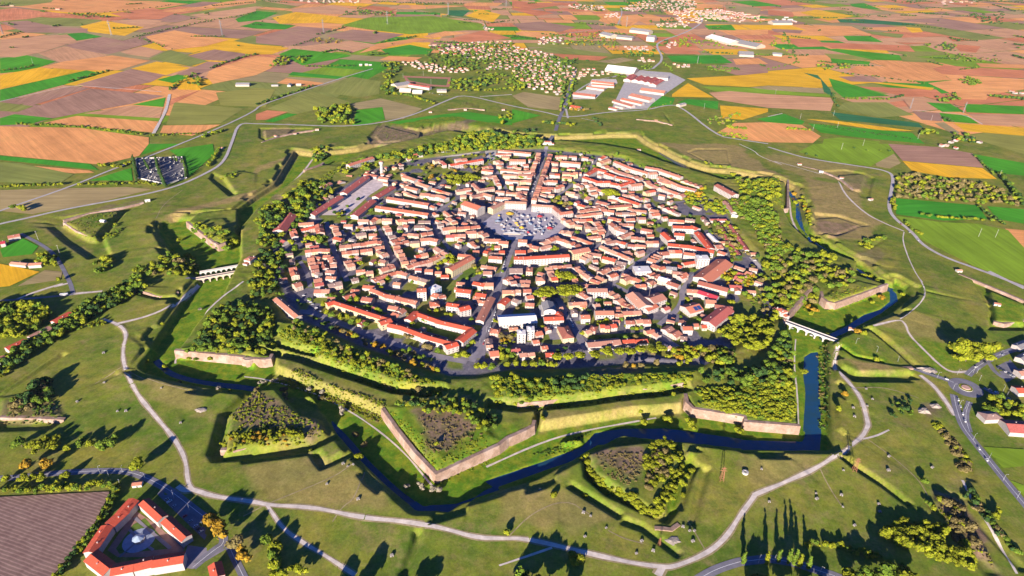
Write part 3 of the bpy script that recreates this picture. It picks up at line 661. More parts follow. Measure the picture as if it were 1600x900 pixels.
WALLS = [('F1:1030,475 1500,522 F3:0,33 130,43 170,35 185,8', -7.4, 4.7, 'pink stone wall under the wooded bastion left of the front bastion'),
 ('F3:812,330 900,455 1000,585 1130,722', -7.4, 4.7, 'left face of the pointed front bastion, crumbling stone'), ('F3:1130,722 1300,640 1500,548 F5:130,505 230,460 280,432 290,400', -7.4, 4.8, 'right face of the pointed front bastion, long pink stone'),
 ('F5:180,300 330,288 500,262 700,235 930,212 1080,190 1190,172', -5.6, 4.8, 'long tan curtain wall above the dark trench right of the front bastion'),
 ('F5:1150,240 1160,290 1200,330 1500,378 F8:0,32 320,58', -7.4, 4.7, 'long low pink stone wall facing the moat corner at right'),
 ('F7:432,120 440,155 470,182 520,190 660,140 820,80', -7.4, 5.0, 'rounded pink wall beside the blue moat right of the town gate'), ('F7:395,95 330,170 235,285', -7.0, 4.7, 'straight brick curtain wall running up from the right town gate'),
 ('L:1170,515 1240,570 1330,640 1370,662 1415,650 1422,620', -7.4, 4.6, 'rounded brick bastion wall near the arched causeway'), ('A1:370,365 470,335 590,290 620,270', -3.5, 4.2, 'short pink bastion wall below the small gunpowder hut'),
 ('A4:1590,485 1585,840 1540,850 1450,805', -4.0, 4.0, 'sandy wall at the tip of the bastion beside the upper moat'),
 ('L:400,508 480,560 560,598 612,592', -3.5, 2.6, 'pale retaining wall of the far left lunette'), ('L:400,485 560,440 760,405 900,372', -1.0, 1.6, 'long thin white parapet of the far left lunette'),
 ('F7:1420,282 1480,295 1600,275', -3.0, 2.4, 'pink wall of the lunette at the right edge'), ('F7:1225,0 1400,70 1600,155', -1, 1.2, 'thin white parapet line beside the right ring road'), ('F7:555,500 640,548 800,552 965,548', -2.6, 3.0, 'tan wall of the outwork below the gate road'),
 ('R:210,145 330,172 450,225 530,290', -1.5, 1.0, 'white parapet of the lunette inside the upper right road bend'), ('F1:800,95 900,128 940,138 1050,115', -1.5, 2.6, 'low wall of the round outwork before the causeway'), ('F1:0,852 180,855 380,865', -2, 2.4, 'pale retaining wall at the left edge of the glacis'),
 ('P2:40,895 150,855 270,830 380,815', -.5, 1.6, 'white parapet of the lunette beside the upper left road'), ('P2:1200,690 1310,680 1430,690', -.5, 1.8, 'white parapet of the lunette below the sports ground'), ('P3:775,750 900,760 1000,785', -.5, 1.8, 'white parapet of the lunette left of the upper right road'), ('F3:-130,560 -50,560 0,545 100,520', -2.8, 2.6, 'sunlit pink wall of the ravelin left of the front bastion'),
 ('F2:1370,190 1440,175 1500,160', -3, 2.5, 'low pinkish wall at the lower tip of the left ravelin'), ('F6:970,520 1080,530 1130,495', -1.5, 1.2, 'small curved stone revetment below the hedge ringed ravelin')]
for s, z0, z1, lb in WALLS: wall('rampart_wall', s, z0, z1, lb)
# ------------------------------------------------------------------ buildings
ROOF = {'c': ('coral', varied('roof_coral', [(.41, .125, .072), (.47, .17, .105), (.30, .105, .075), (.44, .19, .125)], .9, .28)),
 't': ('terracotta', varied('roof_terracotta', [(.48, .22, .135), (.40, .165, .105), (.52, .27, .18), (.33, .16, .12), (.45, .17, .11)], .9, .3)),
 'r': ('bright red', varied('roof_red', [(.50, .085, .045), (.45, .09, .05)], .6, .18)),
 'd': ('dark red', varied('roof_dark_red', [(.36, .085, .07), (.40, .11, .09)], .6, .25)),
 'm': ('crimson', varied('roof_crimson', [(.40, .04, .06)], .6, .15)),
 'n': ('brown', varied('roof_brown', [(.24, .15, .125), (.28, .19, .16)], .7, .25)),
 'g': ('grey', varied('roof_grey', [(.20, .19, .19), (.25, .24, .24)], .7, .25)),
 'w': ('white', varied('roof_white', [(.62, .59, .56), (.68, .64, .62)], .4, .15))}
WALL = {'w': ('white', varied('wall_white', [(.39, .35, .325), (.34, .31, .29)], .5, .15)), 'y': ('pale yellow', varied('wall_yellow', [(.43, .35, .20), (.44, .37, .24)], .5, .15)),
 'k': ('cream', varied('wall_cream', [(.42, .35, .27), (.38, .32, .25)], .5, .18)), 'p': ('pinkish', varied('wall_pink', [(.40, .27, .22), (.38, .29, .245)], .5, .18)),
 'b': ('light blue', varied('wall_blue', [(.30, .42, .52)], .5, .15)), 's': ('stone', varied('wall_stone', [(.40, .32, .26)], .5, .25))}
glass = plain('window_glass', (.03, .04, .06), .15, .5); frame_m = plain('window_frame', (.55, .52, .48)); chim_m = varied('chimney_plaster', [(.50, .36, .30), (.55, .50, .46)], .8, .2)
solar_m = plain('solar_panel', (.02, .05, .17), .2, .5); metal_m = plain('grey_metal', (.40, .41, .42), .5, .5)
def win_mesh(w, h):
    mb = MB(); mb.box(-w/2, w/2, -.06, .06, 0, h, 0); mb.add([(-w/2+.1, -.075, .1), (w/2-.1, -.075, .1), (w/2-.1, -.075, h-.1), (-w/2+.1, -.075, h-.1)], [(0, 1, 2, 3)], 1)
    mb.add([(-w/2+.1, .075, .1), (w/2-.1, .075, .1), (w/2-.1, .075, h-.1), (-w/2+.1, .075, h-.1)], [(3, 2, 1, 0)], 1)
    return mb.mesh('window', [frame_m, glass])
WIN = win_mesh(1.3, 1.8); WINB = win_mesh(1.8, 2.4)
cm = MB(); cm.box(-.4, .4, -.4, .4, -1.2, 1.1); cm.box(-.55, .55, -.55, .55, 1.1, 1.3, 0, True); CHIM = cm.mesh('chimney', chim_m)
PITCH_T = .33
def wall_geo(mb, L, D, e, flat=False, mi=0, pitch=PITCH_T, hip=False):
    l, d = L/2, D/2; r = e+(0 if flat or hip else d*pitch)
    vs = [(-l,-d,-1.5),(l,-d,-1.5),(l,d,-1.5),(-l,d,-1.5),(-l,-d,e),(l,-d,e),(l,d,e),(-l,d,e),(-l,0,r),(l,0,r)]
    if flat or hip: mb.add(vs[:8], [(0,1,5,4),(1,2,6,5),(2,3,7,6),(3,0,4,7),(4,5,6,7)], mi)
    else: mb.add(vs, [(0,1,5,4),(2,3,7,6),(1,2,6,9,5),(3,0,4,8,7)], mi)
def roof_geo(mb, L, D, e, flat=False, mi=0, pitch=PITCH_T, hip=False, over=.55, th=.3):
    l, d = L/2+over*.6, D/2+over; z0 = e-over*pitch+.05; zr = e+D/2*pitch+.05
    if flat:
        mb.box(-L/2-.25, L/2+.25, -D/2-.25, D/2+.25, e+.02, e+.55, mi, True); mb.box(-L/4, -L/4+2.6, -1.5, 1.5, e+.55, e+2.4, mi); return
    h = min(D/2, L*.4) if hip else 0; p2 = [(-l,-d,z0),(l,-d,z0),(l,d,z0),(-l,d,z0),(-l+h,0,zr),(l-h,0,zr)]
    vs = p2+[(x, y, z+th) for x, y, z in p2]
    fs = [(6,7,11,10),(8,9,10,11),(7,8,11),(9,6,10),(1,0,4,5),(3,2,5,4),(0,1,7,6),(2,3,9,8)] if hip else [(6,7,11,10),(8,9,10,11),(1,0,4,5),(3,2,5,4),(0,1,7,6),(2,3,9,8),(1,5,11,7),(5,2,8,11),(3,4,10,9),(4,0,6,10)]
    if hip: fs += [(2,1,5),(0,3,4)]
    mb.add(vs, fs, mi)
CAMV = np.array([CX, CY])
HOUSES = []        # every building before it is built: dict
def seg(tile, a, b, D, e, **kw):
    zr = e+D*.2; 
    def U(q): x0, y0, k = TILES[tile]; return np.array(unproject(x0+q[0]/k, y0+q[1]/k, zr))
    return U(a), U(b)
def add_row(tile, s, D, e, flags, name=None, cat='house', label=None):
    P = [tuple(float(t) for t in q.split(',')) for q in s.split()]
    segs = [seg(tile, P[i], P[i+1], D, e) for i in range(len(P)-1)]
    rc_ = [f for f in flags if f in 'ctrdmngw']; wc_ = [f.lower() for f in flags if f in 'WYKPBS']; fl = dict(flat='f' in flags, hip='h' in flags)
    if 'b' in flags or 'H' in flags:
        HOUSES.append(dict(segs=[(a, b, D, e) for a, b in segs], roof=rc_[0] if rc_ else 'c', wall=wc_[0] if wc_ else 'w', big=True, label=label, name=name or 'house', cat=cat, **fl)); return
    for a, b in segs:
        L = np.linalg.norm(b-a); n = max(1, int(round(L/random.uniform(10.5, 14)))) if L > 20 else 1
        cuts = [0]+sorted((i+random.uniform(-.18, .18))/n for i in range(1, n))+[1]
        for c0, c1 in zip(cuts[:-1], cuts[1:]):
            rr = rc_[0] if rc_ and random.random() < .8 else random.choice('cctttctcrn'); ww = wc_[0] if wc_ else random.choice('wwwkkpyw')
            de = random.uniform(-.9, .6); d2 = D*random.uniform(1.0, 1.16)
            s0, s1, dd = a+(b-a)*c0, a+(b-a)*c1, d2
            u_ = (b-a)/L
            if abs(u_[1]) > .72 and random.random() < .7:      # gable end to the street
                mid = (s0+s1)/2; w_ = np.linalg.norm(s1-s0); v_ = np.array([u_[1], -u_[0]])*(1 if u_[1] > 0 else -1); s0, s1, dd = mid-v_*d2/2, mid+v_*d2/2, w_+.6
            HOUSES.append(dict(segs=[(s0, s1, dd, e+de)], roof=rr, wall=ww, big=False, label=None, name='house', cat='house', **fl))
ROWS = '''A1
290,815 430,720;10;5;c
580,555 690,500;12;6;tb
890,385 960,385;9;5;t
780,480 860,455;9;5;t
410,640 450,625;8;4;t
1300,405 1420,425;12;5;t
A2
10,385 165,440;14;8;t
180,470 330,520;13;8;t
330,460 410,472;10;7;t
30,520 190,560;12;8;t
0,590 180,650;8;5;t
200,440 240,455;9;7;d
370,550 590,610;11;8;t
590,625 645,650;12;8;c
220,610 480,640 600,690;14;8;t
640,635 790,640;11;9;t
690,845 790,860;9;6;t
700,800 760,790;8;6;t
660,570 840,548;11;8;t
800,600 870,612;10;7;t
850,650 1000,610 1120,640;12;9;t
650,190 790,172;12;7;t
0,140 100,120 240,108;12;9;W
380,205 450,190;10;7;d
460,205 520,255;9;7;d
990,310 1130,330;12;8;c
1130,380 1200,510;9;8;t
985,285 1060,272;9;7;t
1060,260 1110,290;9;7;c
1160,112 1350,120;10;7;c
1240,150 1330,155;10;7;c
1210,312 1380,320 1500,340 1600,332;12;8;t
1150,195 1230,235;11;8;t
1180,255 1240,270;9;7;t
1300,275 1420,270;9;7;d
1400,290 1480,300;9;7;n
1500,255 1560,250;10;8;c
1570,180 1600,185;10;9;t
1240,375 1420,382;10;8;t
1430,370 1600,378;10;8;t
1260,435 1450,460;10;8;t
1460,460 1600,440;10;8;t
1330,505 1380,508;9;10;c
1420,520 1600,532;11;9;t
1440,585 1570,600;11;8;t
1290,600 1420,612;10;7;t
1160,580 1270,590;10;7;t
1160,655 1350,672;10;7;t
1420,640 1540,662;10;7;t
1440,590 1530,720;10;9;t
430,560 500,500;8;5;g
520,830 590,890;8;7;t
380,770 430,790;9;6;c
1050,410 1110,395;10;7;t
990,400 1090,380;8;6;n
480,500 600,520;7;4;n
A3
118,100 80,230 35,350 -15,470;9.5;9;t
244,115 206,230 166,330 131,430 76,590 36,690;9.5;9;t
300,142 450,148;9;7;t
470,145 570,150;11;8;W
640,150 720,162;11;8;W
600,110 640,110;8;5;g
740,180 800,190;9;6;n
230,218 340,225;10;7;c
265,290 340,300;10;7;tY
450,290 550,297;10;6;d
720,280 750,300;9;7;c
640,290 660,300;8;6;t
230,362 360,370;11;8;W
390,352 610,360;13;9;tY
390,402 510,412;10;7;tY
150,400 200,390;9;8;t
150,455 190,472;9;8;W
100,530 280,540;13;9;c
290,540 410,510;12;9;c
430,475 545,430;12;8;t
90,572 250,582;10;8;c
100,612 200,640;9;7;t
220,620 290,625;10;7;t
80,655 220,705;10;8;W
600,825 830,795;12;8;c
560,885 880,850;11;9;t
900,262 1060,322 1220,372 1380,430;13;7;t
850,222 970,182;14;9;t
860,170 940,140;9;6;W
1420,450 1600,540;12;7;t
1420,592 1540,568;12;8;t
550,490 640,525;10;7;t
640,470 760,525;10;6;t
720,555 820,540;11;7;t
440,585 550,600;12;8;t
830,565 910,585;11;8;c
740,612 820,600;12;8;t
690,680 760,650;9;7;t
1150,620 1230,640;9;7;t
1230,620 1380,690;10;7;t
960,690 1080,700;9;5;w
830,705 960,745;12;8;t
590,745 680,772;11;8;c
790,755 900,800 940,860;11;8;t
1490,810 1600,830;13;9;t
1500,870 1600,860;13;8;c
960,822 1040,832;12;8;c
1060,855 1300,855;10;7;t
1220,790 1300,820 1440,830;10;7;t
1220,590 1290,590;8;5;W
980,640 1100,690;9;6;w
400,640 440,700;8;4;n
1430,690 1470,670;8;6;W
1440,740 1500,790;9;6;t
560,640 640,590;9;5;n
A4
0,440 160,485;14;8;t
290,450 540,540;10;6;t
0,520 130,572 310,640;12;7;t
820,720 940,860;11;5;tb
60,790 260,868;8;5;d
430,770 520,802;8;4;n
0,625 80,640;10;8;W
920,870 990,890;12;6;w
B1
205,150 245,250;11;7;c
320,160 500,132;10;7;r
540,100 565,200;13;9;c
290,95 480,80;12;6;t
370,432 540,412 700,412;12;8;c
430,382 540,365;9;6;d
70,318 140,290;10;7;d
420,510 440,610 465,700 500,810;11;8;t
450,500 570,520;10;8;t
600,492 690,492;11;8;t
705,500 735,620;10;8;t
550,560 565,610;9;7;c
600,600 630,650;9;7;t
640,672 750,682;11;8;t
640,755 765,765;10;8;t
660,850 830,822;14;9;c
490,850 600,832;11;6;d
210,630 250,740;11;7;c
250,830 300,875;10;7;c
700,110 790,130;10;7;t
720,140 790,230;10;8;t
730,262 830,285;11;8;t
800,370 950,357;12;8;t
960,355 1130,332 1270,310 1340,318;12;8;c
860,110 970,112;10;7;t
1040,42 1170,48;12;8;c
1190,65 1300,22;10;7;c
1340,35 1460,38;12;8;t
1520,50 1600,32;11;8;c
1020,140 1090,122;9;6;t
1100,150 1250,122;11;7;t
1010,225 1130,208;13;7;n
1170,225 1270,222;11;8;t
1230,290 1290,260;9;7;t
830,450 1040,430;13;8;t
1060,425 1210,408;12;8;c
1010,520 1060,500;9;6;t
980,560 1080,545;9;6;c
870,550 925,625;11;7;t
1220,390 1360,372;11;7;t
1290,430 1385,490;11;7;t
1310,540 1390,560;11;7;t
1400,600 1480,605;11;8;t
1310,665 1480,612;12;8;t
1010,680 1120,670;10;7;c
1130,702 1220,690;11;7;t
1220,792 1350,738 1520,692 1600,700;11;6;c
1350,115 1405,195;10;7;t
1420,255 1500,240;11;7;t
1430,312 1600,262;11;8;c
1470,360 1530,460 1590,590;10;8;t
1500,335 1600,330;10;7;t
1540,130 1600,140;10;7;c
1480,825 1570,835;10;6;t
950,790 1030,770;10;5;n
1100,862 1240,875;10;6;c
500,560 530,600;8;6;t
480,690 560,720;9;6;n
820,180 860,240;7;4;g
930,280 1000,300;7;4;g
B2
0,45 60,52;11;8;t
60,48 140,45;11;8;c
190,60 350,58;11;8;n
0,112 70,122;11;8;t
140,122 270,122;11;8;n
280,130 340,160;9;7;t
220,222 360,195;12;8;c
0,222 50,230;10;8;t
60,222 200,232;11;8;t
210,282 340,272 440,292;13;9;tW
80,320 200,312;11;8;n
0,312 60,302;12;8;c
210,395 260,410;10;6;t
410,382 480,425;12;8;t
150,492 300,462;11;7;r
40,572 150,542;11;7;c
40,622 190,582 350,540;11;8;c
350,535 560,440;12;8;t
150,660 230,662;9;5;d
270,672 370,672;11;7;c
400,700 480,702;9;5;t
470,742 570,742;9;5;r
0,705 60,722;11;7;t
90,742 200,772 310,805;12;7;t
410,72 470,150;10;8;t
480,152 650,132;13;9;t
670,142 830,132 950,112;12;9;c
560,5 650,80;11;8;t
500,55 560,82;9;7;t
740,80 810,92;9;7;t
820,40 900,90;8;6;n
780,192 910,187;13;9;r
930,182 1040,242;11;9;t
520,242 620,242;12;8;d
610,232 780,232;12;8;t
560,340 650,350;12;8;t
700,282 750,302;9;7;t
820,320 930,380;9;6;W
870,432 950,432;10;7;t
1010,282 1220,292;12;9;t
1220,322 1340,332;12;9;c
1140,372 1210,372;9;7;t
985,500 1085,402;8;5;r
1070,502 1270,512;12;8;c
1230,432 1300,432;12;8;t
980,612 1170,642;11;6;t
1000,692 1220,692;13;6;t
1080,460 1200,462;10;6;n
880,822 1020,852;12;8;r
1030,832 1160,832;13;9;t
670,822 770,832;10;6;t
1440,295 1550,302;13;9;t
1560,360 1600,350;10;7;c
1540,430 1600,410;10;7;t
1280,800 1345,760;11;7;r
1340,825 1410,815;11;8;t
1460,800 1590,802;12;8;t
1480,850 1580,860;10;7;t
1420,860 1460,850;9;6;g
B3
360,172 520,200;14;7;th
400,20 520,100;11;8;t
520,42 760,32;12;8;t
560,112 640,122;10;7;t
690,82 720,150;10;7;t
730,150 820,150;9;6;n
800,60 870,112;11;8;t
830,120 920,190;11;8;t
850,205 920,200;11;8;c
710,260 930,242;11;7;t
760,190 850,180;9;6;t
520,252 700,312 830,350;11;8;t
840,322 950,270;11;8;t
140,332 330,250;13;9;t
330,280 430,302 600,382;11;8;c
0,372 100,392;12;9;t
110,392 240,362;11;8;t
880,370 1100,462 1300,542;11;8;t
1310,550 1450,462 1590,372;11;8;t
930,332 1060,302 1190,342;10;7;t
1210,352 1300,360 1430,372;10;7;c
1150,452 1230,440;10;6;t
1320,452 1400,430;11;7;t
1210,460 1270,470;8;5;W
630,562 720,632 810,700;11;8;t
640,532 750,470;11;8;t
730,462 880,482;11;8;t
900,500 1060,540;12;8;r
1080,560 1270,602;12;8;t
1265,612 1170,705 1060,812;11;8;t
830,742 930,792 1040,812;10;8;t
770,555 830,552;10;6;c
860,702 970,652;12;7;t
950,752 1040,722;11;7;n
1020,660 1100,640;9;6;t
1060,600 1130,640;9;6;n
740,600 830,640;8;5;n
210,632 250,710 300,790;10;7;t
230,632 500,612;11;7;t
540,622 640,692 740,762;11;8;t
750,792 870,832;10;7;c
540,770 565,850;9;6;t
560,865 800,850;10;6;c
500,720 560,740;8;5;t
950,12 1130,42;12;8;c
1180,30 1290,25;13;9;r
1000,80 1090,152 1190,182;13;11;tW
1100,92 1280,102;12;8;tW
1380,152 1520,180;11;7;c
1450,232 1530,230;11;6;c
1110,262 1260,202;11;7;t
1250,262 1420,272;13;8;t
1430,312 1590,312;11;8;t
1500,560 1600,472;14;8;t
1520,600 1600,632;14;8;c
1480,702 1600,762;12;8;c
1150,792 1230,752 1370,800;12;7;c
1300,862 1430,855;11;7;c
1460,800 1540,842;11;6;t
1390,760 1450,780;9;6;t
60,772 170,772;13;8;thW
90,700 160,720;9;9;c
1340,20 1430,20;11;8;W
B4
120,42 310,52;12;9;c
330,32 450,52;10;5;n
710,340 770,392;12;6;c
750,432 840,462;11;6;t
0,452 110,442;14;8;t
120,430 280,432;14;9;tW
310,452 460,472;12;8;c
300,590 440,570;10;6;r
230,610 290,630;9;5;r
90,632 220,642;12;9;gK
0,622 50,652;12;8;c
170,692 290,702;12;8;t
260,752 370,715 490,682;12;9;c
0,762 140,802;12;8;w
130,812 270,862;13;8;c
950,622 1070,662;10;5;t
1130,652 1230,672;10;5;t
970,782 1030,702;9;4;d
990,812 1090,740 1160,690;9;4;t
880,862 1030,872;11;6;d
C1
490,22 680,22;13;8;tW
860,112 990,72;14;6;c
1090,122 1220,142;12;6;c
1200,12 1300,50 1400,92 1500,112;11;6;c
1520,102 1600,132;12;7;c
1420,222 1540,240;11;6;c
1480,340 1600,262;12;7;c
C2
0,132 180,172;13;7;c
330,192 450,182;13;6;ch
380,112 450,60;10;5;t
440,110 520,90;9;5;W
910,62 1040,82;12;7;r
920,160 1030,170;9;4;w
880,110 960,120;9;5;c
1225,205 1300,132;11;8;r
1380,130 1450,160;11;6;c
1530,192 1640,202;11;6;t
1540,102 1620,90;11;8;c
1240,32 1390,32;13;9;tY
1400,30 1470,30;10;8;t
1500,20 1600,20;12;8;tW
1090,522 1210,532;12;6;ch
1080,802 1190,792;14;6;c
1450,832 1640,812;10;6;t
C3
440,192 690,180;11;7;tY
450,220 500,310;10;6;tY
520,352 730,347;12;8;cW
600,42 720,122;11;8;c
960,42 1090,112;11;7;t
1060,132 1150,182 1290,252;11;6;t
1050,242 1110,240;10;5;t
1050,285 1110,282;10;5;t
1050,330 1140,330;11;6;t
1140,302 1260,296 1370,290;12;7;t
620,205 690,220;9;6;c
800,190 840,240;8;5;t
1180,412 1290,412;11;8;c
1310,412 1390,402;11;8;t
1390,400 1490,400;12;8;c
600,502 660,542;12;7;t
740,482 820,502;11;7;ch
860,472 920,470;10;7;r
920,480 980,480;10;7;d
990,462 1060,452;11;7;r
680,520 730,560;9;6;t
1130,662 1290,652 1450,640;10;5;r
40,562 130,542;12;7;c
40,640 70,690;8;4;r
130,732 200,722;10;6;n
180,822 280,822;11;6;r
1450,542 1550,522;10;6;c
1540,560 1600,600;10;5;t
C4
60,352 150,262 240,172;13;7;t
235,125 330,112;13;8;c
340,22 480,32;12;7;t
580,152 710,162;13;8;t
40,482 240,590;13;6;t
290,492 410,492;12;8;c
270,602 350,612;10;5;n
430,452 490,450;9;5;c
530,470 590,470;9;5;d
140,370 180,380;8;4;W
370,110 420,120;8;4;W
1450,270 1540,300;10;5;t'''
t_ = None
for ln in ROWS.split('\n'):
    if ';' not in ln: t_ = ln; continue
    s, D, e, fl = ln.split(';'); add_row(t_, s, float(D), float(e), fl)
